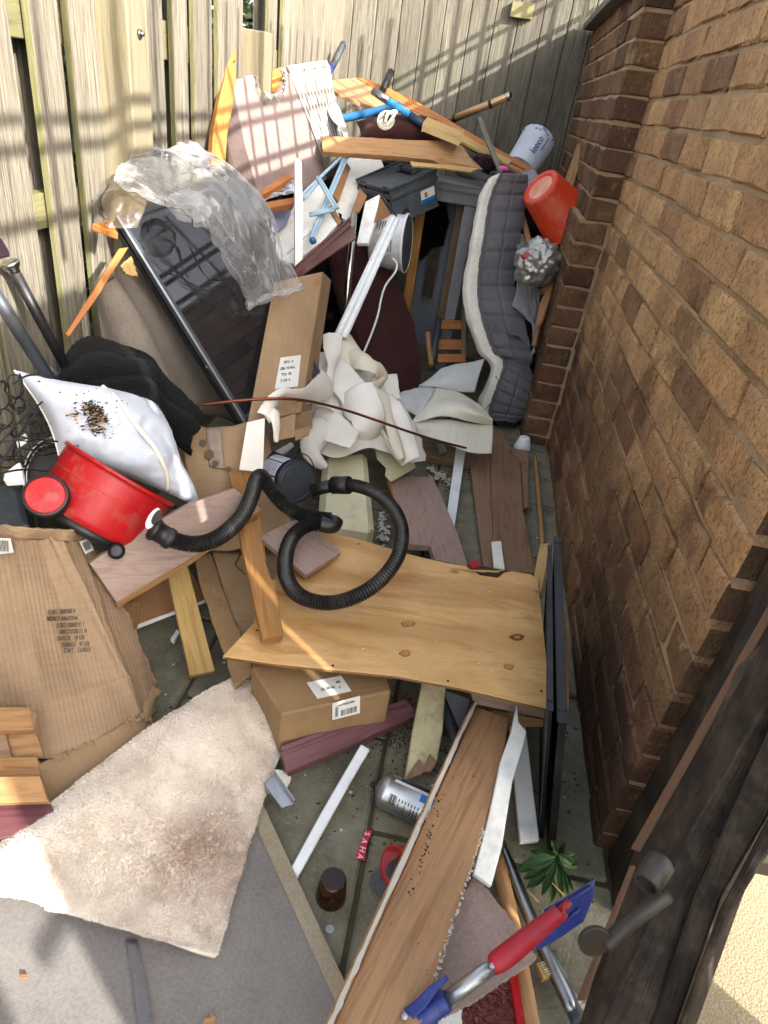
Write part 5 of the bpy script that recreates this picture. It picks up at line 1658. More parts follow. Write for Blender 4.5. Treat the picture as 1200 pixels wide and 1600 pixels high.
for a0, a1 in ((-62, -36), (-32, 8), (12, 46)):
    w = patch('printed_panel', c0, ax, up, sd, .0555, a0, a1, L*.38, L*.86, M_TINW, tn)
    for k in range(6):
        patch('small_print', c0, ax, up, sd, .0558, a0+3, a1-4 - random.randint(0, 8), L*(.43+.07*k), L*(.445+.07*k), M_NAVY, w)
ring('wire_handle', c1 + ax*.006, (p(478, 735, 1.72)-c1).normalized(), (p(478, 790, 1.70)-c1).normalized(), .06, .064, .0016, M_BLACKP, tn)
cb2 = thing('cream_casing', 'cream plastic casing with rounded corners lying among the torn wallpaper', 'casing', g(545, 770, .1))
q = [g(505, 712, .17), g(574, 704, .17), g(586, 826, .16), g(497, 812, .16)]
slab('shell', q, .15, M_CREAM, cb2, ext=V((0, 0, -.15)), bevel=.018)
slab('dark_mouth', [g(538, 822, .145) + V((0, -.004, 0)), g(582, 828, .145) + V((0, -.004, 0)), g(582, 836, .11) + V((0, -.003, 0)), g(532, 832, .11) + V((0, -.003, 0))], .004, plain('casing dark', '#0a0908', .9), cb2)
S('cream_board', 'cream broken panel standing between the wallpaper and the laminate plank', 'panel', [(584, 690), (600, 668), (640, 705), (650, 730), (612, 752), (602, 742), (604, 730), (590, 716)], A((584, 690, 2.20), (640, 705, 2.24), (612, 752, 2.12)), .006, M_CREAM)
S('white_rail', 'short white plastic rail under the tall carton', 'rail', [(417, 712), (455, 690), (460, 696), (424, 722)], A((417, 712, 2.04), (455, 690, 2.1), (424, 722, 2.02)), .01, M_WHITEP)
S('dark_rail', 'dark grey bar beside the white rail under the carton', 'bar', [(440, 722), (462, 692), (472, 694), (456, 722)], A((440, 722, 2.05), (462, 692, 2.1), (456, 722, 2.05)), .01, M_GREYP)

# battens and laminate tile on the plywood
bt = S('long_batten', 'long sawn batten with a broken edge lying across the plywood corner', 'batten', [(372, 820), (404, 812), (416, 880), (424, 905), (430, 905), (433, 935), (443, 992), (410, 998), (395, 930), (381, 870)], A(Z(372, 830, .30), Z(443, 992, .235), Z(410, 998, .235)), .022, M_BATTEN)
S('short_batten', 'shorter sawn batten lying on top of the long batten', 'batten', [(357, 738), (394, 734), (404, 790), (417, 878), (393, 884), (378, 830)], A((357, 738, 1.66), (394, 734, 1.67), (417, 878, 1.50)), .022, M_BATTEN)
S('laminate_tile', 'square brown laminate offcut inside the loop of hose', 'offcut', [(404, 838), (458, 813), (470, 812), (533, 862), (478, 898)], A(Z(404, 838, .255), Z(465, 812, .255), Z(478, 898, .24)), .013, M_LAM)
S('thin_sliver', 'thin brown wood sliver under the vacuum hose', 'sliver', [(372, 812), (408, 790), (411, 797), (376, 820)], A((372, 812, 1.56), (408, 790, 1.58), (376, 820, 1.55)), .004, M_WALN)

# laminate planks and strips on the floor beyond the plywood
S('notched_laminate', 'grey brown laminate plank with a notch cut from its near end', 'plank', [(606, 747), (616, 744), (676, 745), (690, 775), (714, 830), (731, 884), (680, 874), (672, 852), (640, 850), (638, 846)], A(Z(606, 747, .10), Z(676, 745, .08), Z(731, 884, .10)), .02, M_LAM, grain=V((.2, -1, 0)))
S('laminate_orange_edge', 'orange raw edge strip along the notched laminate plank', 'edging', [(604, 748), (608, 746), (642, 846), (639, 850)], A(Z(604, 748, .103), Z(608, 746, .103), Z(640, 848, .10)), .016, M_ORANGE)
S('white_floor_strip', 'long white strip lying on the soil between the laminate planks', 'trim', [(714, 690), (729, 694), (710, 825), (697, 812)], A(Z(714, 690, .05), Z(729, 694, .05), Z(704, 818, .02)), .008, M_WHITEP)
S('walnut_plank', 'left hand walnut plank of the row along the wall', 'plank', [(731, 700), (766, 700), (769, 790), (772, 889), (755, 883), (744, 800)], A(Z(731, 700, .03), Z(766, 700, .03), Z(755, 883, .03)), .012, M_WALN, grain=V((0, 1, 0)))
S('walnut_plank', 'middle walnut plank with scratches in the row along the wall', 'plank', [(767, 672), (789, 674), (800, 710), (813, 722), (817, 795), (836, 895), (773, 890), (769, 790), (766, 700)], A(Z(767, 672, .045), Z(789, 674, .045), Z(800, 895, .04)), .012, M_WALN, grain=V((0, 1, 0)))
S('walnut_plank', 'short walnut plank nearest the brick wall', 'plank', [(799, 700), (826, 704), (826, 791), (818, 795), (814, 722), (801, 711)], A(Z(799, 700, .03), Z(826, 704, .03), Z(822, 791, .03)), .012, M_WALN, grain=V((0, 1, 0)))
S('brown_batten', 'brown batten lying crosswise behind the long white strip', 'batten', [(656, 700), (735, 708), (735, 724), (660, 711)], A(Z(656, 700, .04), Z(735, 708, .04), Z(735, 724, .03)), .03, M_WALN)
S('metal_bracket', 'small grey metal bracket on the brown batten', 'bracket', [(682, 694), (694, 693), (700, 705), (687, 709)], A(Z(682, 694, .06), Z(694, 693, .06), Z(687, 709, .05)), .012, M_ALU)
o = tube('wooden_stick', [g(836, 712, .02), g(843, 790, .02), g(849, 872, .02)], .008, M_OAK, seg=10)
tag(o, 'thin wooden stick lying along the foot of the brick wall', 'stick')
S('short_white_offcut', 'short white offcut resting on the walnut planks', 'offcut', [(768, 846), (783, 845), (789, 889), (772, 886)], A(Z(768, 846, .06), Z(783, 845, .06), Z(780, 888, .058)), .008, M_WHITE)
S('pale_stake', 'pale wooden stake standing between the plywood and the black frame', 'stake', [(844, 850), (859, 848), (856, 870), (846, 930), (833, 905)], A((844, 850, 1.72), (859, 848, 1.72), (840, 930, 1.58)), .015, M_PALE)
o = lathe('white_cup', [(.035, 0), (.035, .004), (.022, .045), (.018, .05), (.0, .051)], g(816, 700, 0), V((0, 0, 1)), M_WHITEP, None, 20, closed=False)
tag(o, 'white plastic cup upside down at the foot of the pier', 'cup')
S('red_shreds', 'torn red and white packet beside the plywood edge', 'packet', [(731, 882), (740, 874), (752, 880), (756, 887), (742, 890)], A(Z(731, 882, .03), Z(752, 880, .03), Z(742, 890, .03)), .004, M_REDL, jag=.003)
tag(crumbs('plaster_shreds', [g(668 + t*36 + random.gauss(0, 3), 730 + t*24 + random.gauss(0, 3), .012) for t in [random.random() for i in range(60)]] + [g(598 + random.gauss(0, 4), 800 + t*45, .015) for t in [random.random() for i in range(50)]], .007, M_TORN, None, 3), kind='stuff')

# black frames leaning by the wall
def leaning_frame(name, label, top_n, top_f, foot_n, foot_f, w, th, mat, back):
    t = thing(name, label, 'frame', foot_n)
    a, b = top_n - foot_n, foot_f - foot_n
    n = a.cross(b).normalized()
    if n.dot(V((-1, 0, 0))) < 0: n = -n
    ha, hb = a.normalized(), b.normalized()
    obox('side_bar', foot_n - n*th, a, hb*w, n*th, mat, t, .002)
    obox('side_bar', foot_n + b - hb*w - n*th, a, hb*w, n*th, mat, t, .002)
    obox('rail_bar', foot_n + hb*w - n*th, ha*w, b - hb*2*w, n*th, mat, t, .002)
    obox('rail_bar', foot_n + a - ha*w + hb*w - n*th, ha*w, b - hb*2*w, n*th, mat, t, .002)
    obox('backing', foot_n + ha*w + hb*w - n*th*.9, a - ha*2*w, b - hb*2*w, n*.003, back, t, 0)
    return t
tn_, tf_ = V((.268, .775, .340)), V((.300, 1.33, .300))
leaning_frame('picture_frame', 'black picture frame leaning on edge between the plywood and the wall', tn_, tf_, V((.338, .775, .004)), V((.364, 1.33, .004)), .024, .012, M_BLACKWOOD, M_BLACKP)
leaning_frame('picture_frame', 'thinner black frame tucked behind the first one on the plywood side', tn_ + V((-.013, .03, -.01)), tf_ + V((-.013, -.03, -.01)), V((.322, .80, .004)), V((.348, 1.30, .004)), .02, .006, M_BLACKWOOD, M_GREYP)
S('orange_backed_board', 'thin orange edged board slotted between the black frame and the wall', 'board', [(880, 960), (884, 962), (890, 1100), (884, 1135)], A((880, 960, 1.46), (884, 962, 1.46), (886, 1120, 1.22)), .004, M_ORANGE)

# ------------------------------------------------------------------ the pile at the back
# mattress topper standing on end
mt = thing('mattress_topper', 'charcoal quilted mattress topper standing folded against the brick pier', 'mattress', g(790, 655, 0))
ML = [(783, 270, 2.72), (766, 310, 2.74), (755, 380, 2.76), (747, 440, 2.78), (752, 490, 2.78), (770, 545, 2.78), (788, 566, 2.78), (778, 600, 2.80), (765, 640, 2.84), (770, 656, 2.86)]
MR = [(822, 272, 2.78), (822, 310, 2.80), (812, 375, 2.82), (803, 440, 2.84), (816, 495, 2.80), (829, 550, 2.78), (831, 590, 2.80), (827, 625, 2.83), (818, 648, 2.86), (805, 660, 2.87)]
rows = []
for (a, b) in zip(ML, MR):
    A0, B0 = p(*a), p(*b)
    mid = (A0+B0)/2 + (CAM-(A0+B0)/2).normalized()*.035
    rows.append([A0, A0*.7+B0*.3 + (mid-(A0+B0)/2)*.8, mid, A0*.3+B0*.7 + (mid-(A0+B0)/2)*.8, B0])
def quilt(a, b):
    s = abs(math.sin(a*math.pi*20))
    c = abs(math.sin((b-.06)*math.pi*2.1))
    k = (min(1, s*2.2)**.6)*(min(1, c*3.5)**.6)
    return .013*k - .03*math.exp(-((a-.62)/.02)**2)*.6
sheet('quilted_front', rows, M_QUILT, mt, 150, 40, .10, .005, 6, 2, fn=quilt)
SL = [(764, 278, 2.74), (748, 310, 2.75), (733, 380, 2.77), (723, 440, 2.79), (726, 490, 2.79), (744, 545, 2.80), (765, 572, 2.80), (758, 600, 2.84), (746, 628, 2.87), (752, 650, 2.88)]
rows = []
for (a, b) in zip(SL, ML):
    A0, B0 = p(*a), p(*b)
    m_ = (A0+B0)/2 + (CAM-A0).normalized()*.02 + (A0-B0)*.15
    rows.append([A0, m_, B0 + (CAM-B0).normalized()*.004])
sheet('white_side', rows, M_QSIDE, mt, 60, 12, .06, .006, 12, 3, crease=.005)
tube('piping', [p(a[0]+1, a[1], a[2]-.012) for a in ML], .004, M_QUILT, mt, 6)
o, _ = sheet('grey_cloth', rows_px([[(806, 372, 2.80), (812, 430, 2.78), (800, 478, 2.75)], [(822, 365, 2.84), (832, 430, 2.82), (830, 480, 2.78), (834, 510, 2.76)], [(826, 400, 2.86), (842, 450, 2.83), (838, 520, 2.78), (834, 560, 2.76)]]), M_GREYF, None, 30, 20, .004, .012, 12, 6, crease=.012)
tag(o, 'grey cloth hanging loose between the mattress topper and the pier', 'cloth')
o, _ = sheet('blue_grey_cloth', rows_px([[(815, 272, 2.9), (820, 290, 2.86), (824, 305, 2.84)], [(822, 264, 2.95), (838, 275, 2.9), (836, 305, 2.86)], [(835, 270, 2.98), (848, 285, 2.94), (840, 310, 2.9)]]), M_GREYF, None, 20, 20, .006, .012, 14, 2)
tag(o, 'blue grey cloth bunched on top behind the mattress topper', 'cloth')

# grey felt covered cabinet frame
cf_ = thing('felt_covered_stool', 'tall open box frame covered in grey felt with a raw wood leg', 'cabinet', p(665, 590, 2.9))
q0 = p(655, 291, 2.92)
q1 = p(757, 299, 2.92)
X_ = V((1, 0, 0)); Y_ = V((0, 1, 0)); Zv = V((0, 0, 1))
wd = .34
top_z = q0.z
obox('top_panel', q0 + V((-.004, -.01, 0)), X_*wd, Y_*.34, Zv*.03, M_GREYF, cf_, .006)
obox('apron', q0 + V((0, -.004, -.045)), X_*wd, Y_*.025, Zv*.044, M_GREYF, cf_, .004)
obox('wooden_leg', V((q0.x, q0.y, .02)), Zv*(top_z-.068), X_*.042, Y_*.03, M_PINE, cf_, .002)
obox('felt_leg', V((q0.x + .21, q0.y, .02)), Zv*(top_z-.068), X_*.05, Y_*.03, M_GREYF, cf_, .003)
obox('side_panel', V((q0.x + .003, q0.y + .032, .02)), Zv*(top_z-.068), Y_*.29, X_*.012, M_GREYF, cf_, .002)
obox('back_panel', V((q0.x, q0.y + .335, .02)), X_*wd, Zv*(top_z-.03), Y_*.01, plain('slate back board', '#767a84', .6, '#666a73'), cf_, .001)
obox('inner_slat', V((q0.x + .07, q0.y + .25, .3)), Zv*(top_z-.36), X_*.05, Y_*.02, M_DARKWOOD, cf_, .001)
obox('inner_slat', V((q0.x + .17, q0.y + .2, .2)), Zv*(top_z-.26), X_*.035, Y_*.02, M_WALN, cf_, .001)
cr = thing('wooden_crate', 'small slatted wooden crate at the foot of the felt covered cabinet', 'crate', p(710, 560, 3.02))
for k, (v0, v1, d) in enumerate(((500, 514, 3.16), (530, 546, 3.05), (553, 566, 2.98))):
    slab('slat', [p(684, v0, d), p(728, v0, d), p(728, v1, d-.01), (p(684, v1, d-.01))], .012, M_ORANGE, cr)
slab('end_board', [p(722, 470, 3.2), p(729, 470, 3.2), p(728, 566, 2.97), p(720, 566, 2.97)], .012, M_WALN, cr)
o = tube('dark_tube', [p(686, 500, 3.05), p(681, 530, 2.98), p(676, 560, 2.94), p(674, 575, 2.92)], .014, M_GREYP)
tag(o, 'dark bent tube hanging inside the felt covered cabinet', 'tube')
o = tube('wooden_stub', [p(668, 520, 2.95), p(671, 550, 2.93), p(674, 572, 2.9)], .012, M_OAK)
tag(o, 'wooden handle end beside the dark tube under the cabinet', 'handle')

# oval board, tubes, channel
S('oval_padded_board', 'dark brown cloth covered oval board standing in the middle of the pile', 'padded board', [(519, 388), (540, 376), (562, 377), (585, 390), (607, 418), (632, 458), (650, 505), (660, 560), (662, 590), (657, 610), (645, 618), (632, 615), (600, 600), (570, 560), (545, 500), (528, 440)], A((540, 376, 2.72), (660, 590, 2.74), (545, 500, 2.60)), .05, M_BROWNF, bevel=.012)
o = tube('white_flex', [p(613, 404, 2.62), p(620, 412, 2.62), (p(617, 426, 2.615)), p(603, 445, 2.60), p(596, 465, 2.59), p(591, 490, 2.58), p(583, 515, 2.57), p(573, 540, 2.56), p(566, 556, 2.55)], .0042, M_WHITEP, seg=8)
tag(o, 'white electric cord trailing over the dark oval board', 'cord')
o = tube('chrome_tube', [p(553, 335, 2.5), p(541, 482, 2.42)], .0125, M_CHROME, seg=16, smooth_path=False)
tag(o, 'upright chrome tube in front of the dark oval board', 'tube')
wch = thing('white_channel', 'long white plastic channel leaning across the dark oval board', 'channel', p(530, 525, 2.35))
an = A((612, 338, 2.50), (624, 342, 2.50), (532, 525, 2.32))
slab('web', onplane([(611, 337), (624, 342), (541, 528), (524, 522)], an), .004, M_WHITEP, wch, bevel=.001)
for a, b in (((611, 337), (524, 522)), ((624, 342), (541, 528)), ((617, 340), (532, 525))):
    A0, B0 = onplane([a, b], an)
    tube('ridge', [A0, B0], .004, M_WHITEP, wch, 6, smooth_path=False)
mp_ = thing('maroon_sill', 'maroon plastic sill profile slanting above the tall carton', 'sill', p(455, 430, 2.3))
an = A((452, 425, 2.32), (551, 336, 2.52), (470, 432, 2.30))
slab('upper_face', onplane([(451, 424), (549, 336), (553, 348), (460, 430)], an), .006, M_MAROON, mp_)
an2 = A((460, 430, 2.30), (553, 348, 2.50), (500, 408, 2.33))
slab('lower_face', onplane([(460, 430), (553, 349), (556, 372), (525, 392), (497, 411), (470, 431)], an2), .006, M_MAROON, mp_)
tube('bead', [onplane([(453, 426)], an)[0], onplane([(551, 339)], an)[0]], .004, M_MAROON, mp_, 8, smooth_path=False)
S('white_upright_strip', 'tall white painted strip standing upright in front of the white panels', 'strip', [(461, 249), (465, 247), (471, 251), (474, 330), (473, 412), (461, 418)], A((461, 249, 2.42), (471, 251, 2.43), (461, 418, 2.36)), .014, M_WHITE)

# white melamine panels
S('white_melamine_board', 'white melamine drawer panel standing behind the upright strip', 'panel', [(417, 360), (440, 332), (500, 278), (520, 305), (532, 345), (505, 375), (458, 412), (436, 404)], A((417, 360, 2.50), (500, 278, 2.66), (458, 412, 2.44)), .016, M_MELA)
for px, lab in (([(419, 356), (472, 311), (474, 317), (422, 361)], 'cream top ledge of the white panels by the upright strip'), ([(438, 392), (500, 338), (503, 345), (443, 400)], 'white ledge across the middle of the white panels')):
    S('panel_ledge', lab, 'ledge', px, A((417, 360, 2.485), (500, 278, 2.645), (458, 412, 2.425)), .012, M_WHITE)
S('tall_white_board', 'white panel leaning behind the toolbox and the airer', 'panel', [(534, 246), (556, 236), (590, 236), (600, 260), (566, 300), (549, 350), (520, 330), (520, 290)], A((534, 246, 2.86), (590, 236, 2.95), (549, 350, 2.74)), .016, M_MELA)
S('hardboard_strip', 'brown hardboard strip beside the airer', 'strip', [(539, 249), (548, 263), (529, 316), (517, 300)], A((539, 249, 2.76), (548, 263, 2.77), (517, 300, 2.66)), .012, M_MDF)
S('hardboard_strip', 'brown hardboard strip below the blue clip', 'strip', [(517, 318), (523, 326), (534, 346), (529, 352), (514, 324)], A((517, 318, 2.58), (534, 346, 2.56), (514, 324, 2.57)), .012, M_MDF)
S('hardboard_strip', 'brown hardboard strip just left of the toolbox', 'strip', [(562, 294), (574, 306), (562, 331), (549, 333)], A((562, 294, 2.74), (574, 306, 2.74), (549, 333, 2.68)), .012, M_MDF)
wd_ = thing('white_drawer_box', 'white drawer on its end in front of the toolbox', 'drawer', p(590, 350, 2.6))
an = A((571, 315, 2.62), (594, 303, 2.62), (559, 378, 2.52))
slab('white_side', onplane([(571, 315), (594, 303), (586, 346), (575, 380), (557, 380)], an), .014, M_WHITE, wd_)
an = A((594, 304, 2.62), (614, 338, 2.66), (586, 346, 2.55))
slab('brown_inside', onplane([(594, 306), (612, 336), (585, 348)], an), .006, M_MDF, wd_)
tube('edge_strip', [p(594, 303, 2.615), p(620, 338, 2.67)], .004, M_GREYP, wd_, 6, smooth_path=False)
ar = thing('clothes_airer', 'folded blue and white wire clothes airer among the white panels', 'clothes airer', p(490, 370, 2.5))
for a, b, d0, d1 in (((470, 306), (538, 241), 2.44, 2.70), ((474, 312), (500, 282), 2.44, 2.54), ((485, 372), (540, 240), 2.44, 2.70), ((489, 374), (544, 243), 2.44, 2.70), ((495, 277), (524, 328), 2.52, 2.50), ((498, 276), (528, 326), 2.52, 2.50), ((484, 334), (522, 326), 2.46, 2.49), ((484, 337), (522, 329), 2.46, 2.49)):
    tube('wire', [p(*a, d0), p(*b, d1)], .006, plain('airer wire', '#a9c3d4', .35, '#93b2c8', dirt='#7a8288', damt=.3), ar, 7, smooth_path=False)
blob('blue_joint', p(489, 376, 2.43), .014, M_BLUET, ar, .1, 4, 1, 2)

# toolbox
tb = thing('toolbox', 'dark grey plastic toolbox with a handle recess on top of the white drawer', 'toolbox', p(610, 300, 2.75))
a0, b0, c0_ = p(560, 282, 2.80), p(612, 296, 2.66), p(650, 260, 2.82)
ua = (a0-b0)
n = V((0, 0, 1))
ub = (c0_-b0)
nrm = ua.cross(ub).normalized()
if nrm.dot(CAM-b0) < 0: nrm = -nrm
ub = (ub - ua.normalized()*ub.dot(ua.normalized()))
dn = -nrm
obox('body', b0 + dn*.032, ua*.96, ub*.96, dn*.10, M_TOOL, tb, .008)
obox('lid', b0, ua, ub, dn*.030, M_TOOL, tb, .008)
obox('rim', b0 + dn*.026 - (ua+ub)*.012, ua*1.024, ub*1.024, dn*.010, M_TOOL, tb, .003)
obox('recess', b0 + ua*.22 + ub*.62 + nrm*.0006, ua*.45, ub*.24, nrm*.002, M_BLACKP, tb, 0)
obox('handle', b0 + ua*.28 + ub*.70 + nrm*.006, ua*.33, ub*.09, nrm*.012, M_TOOL, tb, .004)
for k in (.12, .78):
    obox('latch', b0 + ua*k - ub*.02 - nrm*.05, ua*.1, ub*.03, nrm*.052, M_BLACKP, tb, .002)
q = [b0 + ua*.0 + ub*t + dn*h - ua.normalized()*.003 for t, h in ((.62, .055), (.95, .055), (.95, .105), (.62, .105))]
lb_ = slab('sticker', q, .001, M_LABEL, tb, bevel=0)
nn_ = newell(q)
if nn_.dot(CAM-q[0]) < 0: nn_ = -nn_
xs = (q[1]-q[0])
slab('sticker_band', [q[3] + nn_*.001, q[2] + nn_*.001, q[2]*.7+q[1]*.3 + nn_*.001, q[3]*.7+q[0]*.3 + nn_*.001], .0005, M_BLUEL, lb_, bevel=0)
slab('sticker_mark', [meanv(q) + nn_*.001 + xs*a + (q[0]-q[3])*b for a, b in ((-.25, -.1), (-.05, -.1), (-.05, .3), (-.25, .3))], .0005, M_ORANGE, lb_, bevel=0)

def bucket_axes(c0, c1):
    ax = (c1-c0).normalized()
    up = CAM-c0
    up = (up - ax*up.dot(ax)).normalized()
    return ax, up, ax.cross(up), (c1-c0).length
# white tub lying on its side
wtb = thing('white_plastic_tub', 'round white plastic tub on its side with a dark lid behind the oval board', 'tub', p(610, 380, 2.8))
c0, c1 = p(584, 376, 2.80), p(638, 381, 2.775)
ax, up, sd, L = bucket_axes(c0, c1)
lathe('body', [(.0, 0), (.100, 0), (.104, .006), (.111, L-.02), (.112, L-.016)], c0, ax, M_WHITEP, wtb, 44, closed=False)
lathe('lid', [(.114, L-.018), (.117, L-.014), (.117, L-.006), (.1145, L-.003), (.112, L-.004), (.110, L-.008), (.0, L-.008)], c0, ax, M_WHITEP, wtb, 44, closed=False)
lathe('lid_face', [(.1115, L-.0045), (.109, L-.006), (.0, L-.006)], c0, ax, plain('slate lid', '#53585e', .4, '#474b51'), wtb, 44, closed=False)
for a0_, a1_, h0, h1 in ((-46, -12, .15, .62), (-8, 26, .3, .7)):
    w = patch('label', c0, ax, up, sd, .1115, a0_, a1_, L*h0, L*h1, M_LABEL, wtb)
    for k in range(5):
        patch('small_print', c0, ax, up, sd, .1119, a0_+3, a1_-6-random.randint(0, 9), L*(h0+.06+.07*k), L*(h0+.085+.07*k), M_GREYP, w)
tube('bail_handle', [c0 + ax*(L-.02) + (up*math.cos(a) - sd*math.sin(a))*.13 for a in [math.radians(t) for t in range(60, 170, 12)]], .004, M_BLACKP, wtb, 6)

# red bucket, paint tub
rb = thing('red_bucket', 'orange red bucket upside down wedged between the mattress topper and the pier', 'bucket', p(860, 330, 2.75))
c0, c1 = p(843, 291, 2.66), p(886, 346, 2.80)
ax, up, sd, L = bucket_axes(c0, c1)
# tilt so that the base faces the viewer a little
ax = (ax + (p(879, 351, 2.98) - p(879, 351, 2.66)).normalized()*-.06).normalized()
up = CAM-c0; up = (up - ax*up.dot(ax)).normalized(); sd = ax.cross(up)
L = .215
lathe('body', [(.0, .008), (.055, .008), (.06, .001), (.072, .0), (.078, .004), (.082, .012), (.112, L-.012), (.117, L-.010), (.118, L), (.112, L), (.08, .02), (.0, .016)], c0, ax, M_REDO, rb, 52, closed=False)
lathe('base_disc', [(.053, .007), (.0, .006)], c0, ax, plain('chalky red', '#d79a86', .7, '#c9705a', dirt='#e0d0c4', damt=.6), rb, 36, closed=False)
lbp = patch('white_sticker', c0, ax, up, sd, .1125, 52*(1 if (sd).dot(RX) > 0 else -1), 70*(1 if (sd).dot(RX) > 0 else -1), L*.80, L*.95, M_LABEL, rb)
kt = thing('white_paint_tub', 'white paint tub with a spattered blue rim standing on the tilted board', 'paint tub', p(815, 258, 2.95))
c0, c1 = p(811, 266, 3.12), p(841, 219, 3.16)
ax, up, sd, L = bucket_axes(c0, c1)
lathe('body', [(.0, 0), (.072, 0), (.075, .004), (.083, L-.012), (.086, L-.010), (.0865, L-.002), (.083, L), (.078, L-.004), (.074, L-.03), (.0, L-.04)], c0, ax, M_TINW, kt, 40, closed=False)
tx = text('lettering', 'leeco', .044, c0 + ax*(L*.50) + up*.0835 + (sd*.006), -ax if False else ax, up, M_INKB, kt)
for q in tx.data.vertices:
    r_ = .0835
    q.co.z -= (q.co.y-.006)**2/(2*r_)
patch('blue_line', c0, ax, up, sd, .0842, 24*(1 if sd.dot(RX) > 0 else -1), 26.5*(1 if sd.dot(RX) > 0 else -1), L*.45, L*.85, M_INKB, kt)
rr = random.Random(5)
sp2 = []
for i in range(150):
    a = rr.uniform(0, 6.28)
    sp2.append(c0 + ax*(L - rr.random()**2*.022) + (up*math.cos(a) + sd*math.sin(a))*.082)
tag(crumbs('blue_spatter', sp2, .006, M_INKB, kt, 4), kind='stuff')

# crumpled bag, timbers by the pier
sb = thing('crumpled_foil_bag', 'crumpled silver plastic bag with a red print below the bucket', 'bag', p(840, 412, 2.7))
blob('bag', p(841, 412, 2.66), .084, M_SILVER, sb, .2, 5, 3, 5, (1.05, .9, 1.0), crease=.28)
blob('red_print', p(826, 402, 2.625), .028, M_RED, sb, .15, 4, 5, 3, (1, .8, .8), crease=.2)
S('leaning_stake', 'tan wooden stake leaning in the corner above the red bucket', 'stake', [(903, 224), (915, 232), (893, 296), (879, 290)], A((903, 224, 2.88), (915, 232, 2.86), (886, 294, 2.72)), .016, M_OAK)
S('dark_plank', 'dark plank slanting down behind the mattress topper by the pier', 'plank', [(798, 472), (855, 446), (862, 452), (803, 484)], A((798, 472, 2.95), (862, 446, 2.86), (803, 484, 2.93)), .02, M_WALN)
S('brown_lath', 'upper brown slat leaning on the side of the pier', 'slat', [(858, 440), (866, 438), (846, 500), (838, 512), (842, 478)], A((858, 440, 2.72), (866, 438, 2.70), (838, 512, 2.68)), .012, M_OAK)
S('brown_lath', 'lower brown slat wedged between the topper and the pier', 'slat', [(843, 472), (850, 474), (836, 540), (830, 540)], A((843, 472, 2.73), (850, 474, 2.71), (830, 540, 2.69)), .012, M_WALN)
S('brown_lath', 'brown slat standing under the red bucket', 'slat', [(812, 330), (818, 328), (832, 380), (824, 386)], A((812, 330, 2.86), (818, 328, 2.86), (826, 384, 2.80)), .014, M_OAK)

# things lying over the top of the pile
td = thing('tilted_desk_board', 'large brown tilted board with orange sunlit edges across the top of the pile', 'board', p(670, 190, 3.1))
an = A((500, 127, 2.98), (556, 121, 3.20), (830, 268, 3.00))
slab('underside', onplane([(500, 128), (530, 124), (556, 121), (600, 144), (700, 198), (780, 243), (832, 266), (826, 274), (742, 234), (660, 182), (600, 172), (560, 160), (530, 147)], an), .014, M_TEAK, td, grain=RX)
q = onplane([(556, 121), (575, 124), (640, 152), (700, 187), (790, 239), (834, 262), (832, 268), (780, 245), (700, 202), (600, 146)], A((556, 121, 3.185), (834, 262, 2.985), (700, 202, 3.05)))
slab('orange_edge', q, .012, M_ORANGE, td)
S('oak_effect_board', 'broken oak effect board lying level above the toolbox', 'board', [(502, 213), (560, 214), (640, 219), (700, 220), (722, 227), (744, 262), (700, 252), (640, 246), (560, 240), (505, 237)], A((502, 213, 2.68), (722, 227, 2.80), (505, 237, 2.64)), .02, M_OAK, jag=.0012)
S('torn_board_end', 'triangular torn board end hanging below the oak effect board', 'board', [(676, 250), (724, 236), (754, 264), (700, 262)], A((676, 250, 2.72), (724, 236, 2.80), (754, 264, 2.76)), .008, M_MDF, jag=.0015)
S('thin_ply_strip', 'thin torn ply strip under the oak effect board', 'strip', [(641, 252), (690, 257), (748, 263), (735, 268), (690, 262), (644, 259)], A((641, 252, 2.68), (748, 263, 2.74), (644, 259, 2.66)), .006, M_PALE, jag=.002)
wb = thing('timber_offcut', 'short square timber offcut lying beneath the tilted board', 'offcut', p(690, 210, 2.8))
obox('block', p(662, 192, 2.80), p(717, 214, 2.74)-p(662, 192, 2.80), (p(660, 204, 2.77)-p(662, 192, 2.80)), V((.01, .05, .02)), M_PALE, wb, .002)
S('pale_batten', 'pale batten lying directly under the tilted board edge', 'batten', [(650, 178), (695, 193), (755, 228), (800, 250), (796, 256), (740, 230), (690, 203), (655, 186)], A((650, 178, 2.98), (800, 250, 2.90), (655, 186, 2.94)), .012, M_PALE)
btb = thing('blue_tubing', 'blue tubular frame with a black grip beneath the tilted board', 'frame', p(600, 175, 2.95))
tube('blue_tube', [p(530, 186, 2.95), p(570, 178, 2.92), p(612, 168, 2.88), p(626, 166, 2.88)], .0165, M_BLUET, btb, 16)
tube('steel_sleeve', [p(583, 142, 2.88), p(607, 158, 2.87)], .0165, M_STEEL, btb, 16, smooth_path=False)
tube('sun_tinted_blue_tube', [p(605, 157, 2.87), p(641, 180, 2.86)], .0150, plain('sun-tinted blue enamel', '#3aa0dd', .35), btb, 16, smooth_path=False)  # sunlit stretch of the tube painted a brighter blue
tube('dark_blue_tube', [p(638, 178, 2.865), p(662, 196, 2.85)], .0175, plain('dark blue plastic', '#22384f', .45), btb, 16, smooth_path=False)
tube('black_grip', [p(598, 141, 3.1), p(611, 112, 3.15)], lambda f: .0165 + .0015*math.sin(f*60), M_BLACKP, btb, 14, n=40, smooth_path=False)
bh = thing('blue_handled_tool', 'blue handled tool with a ribbed grey grip sticking up against the far fence', 'tool', p(515, 112, 3.2))
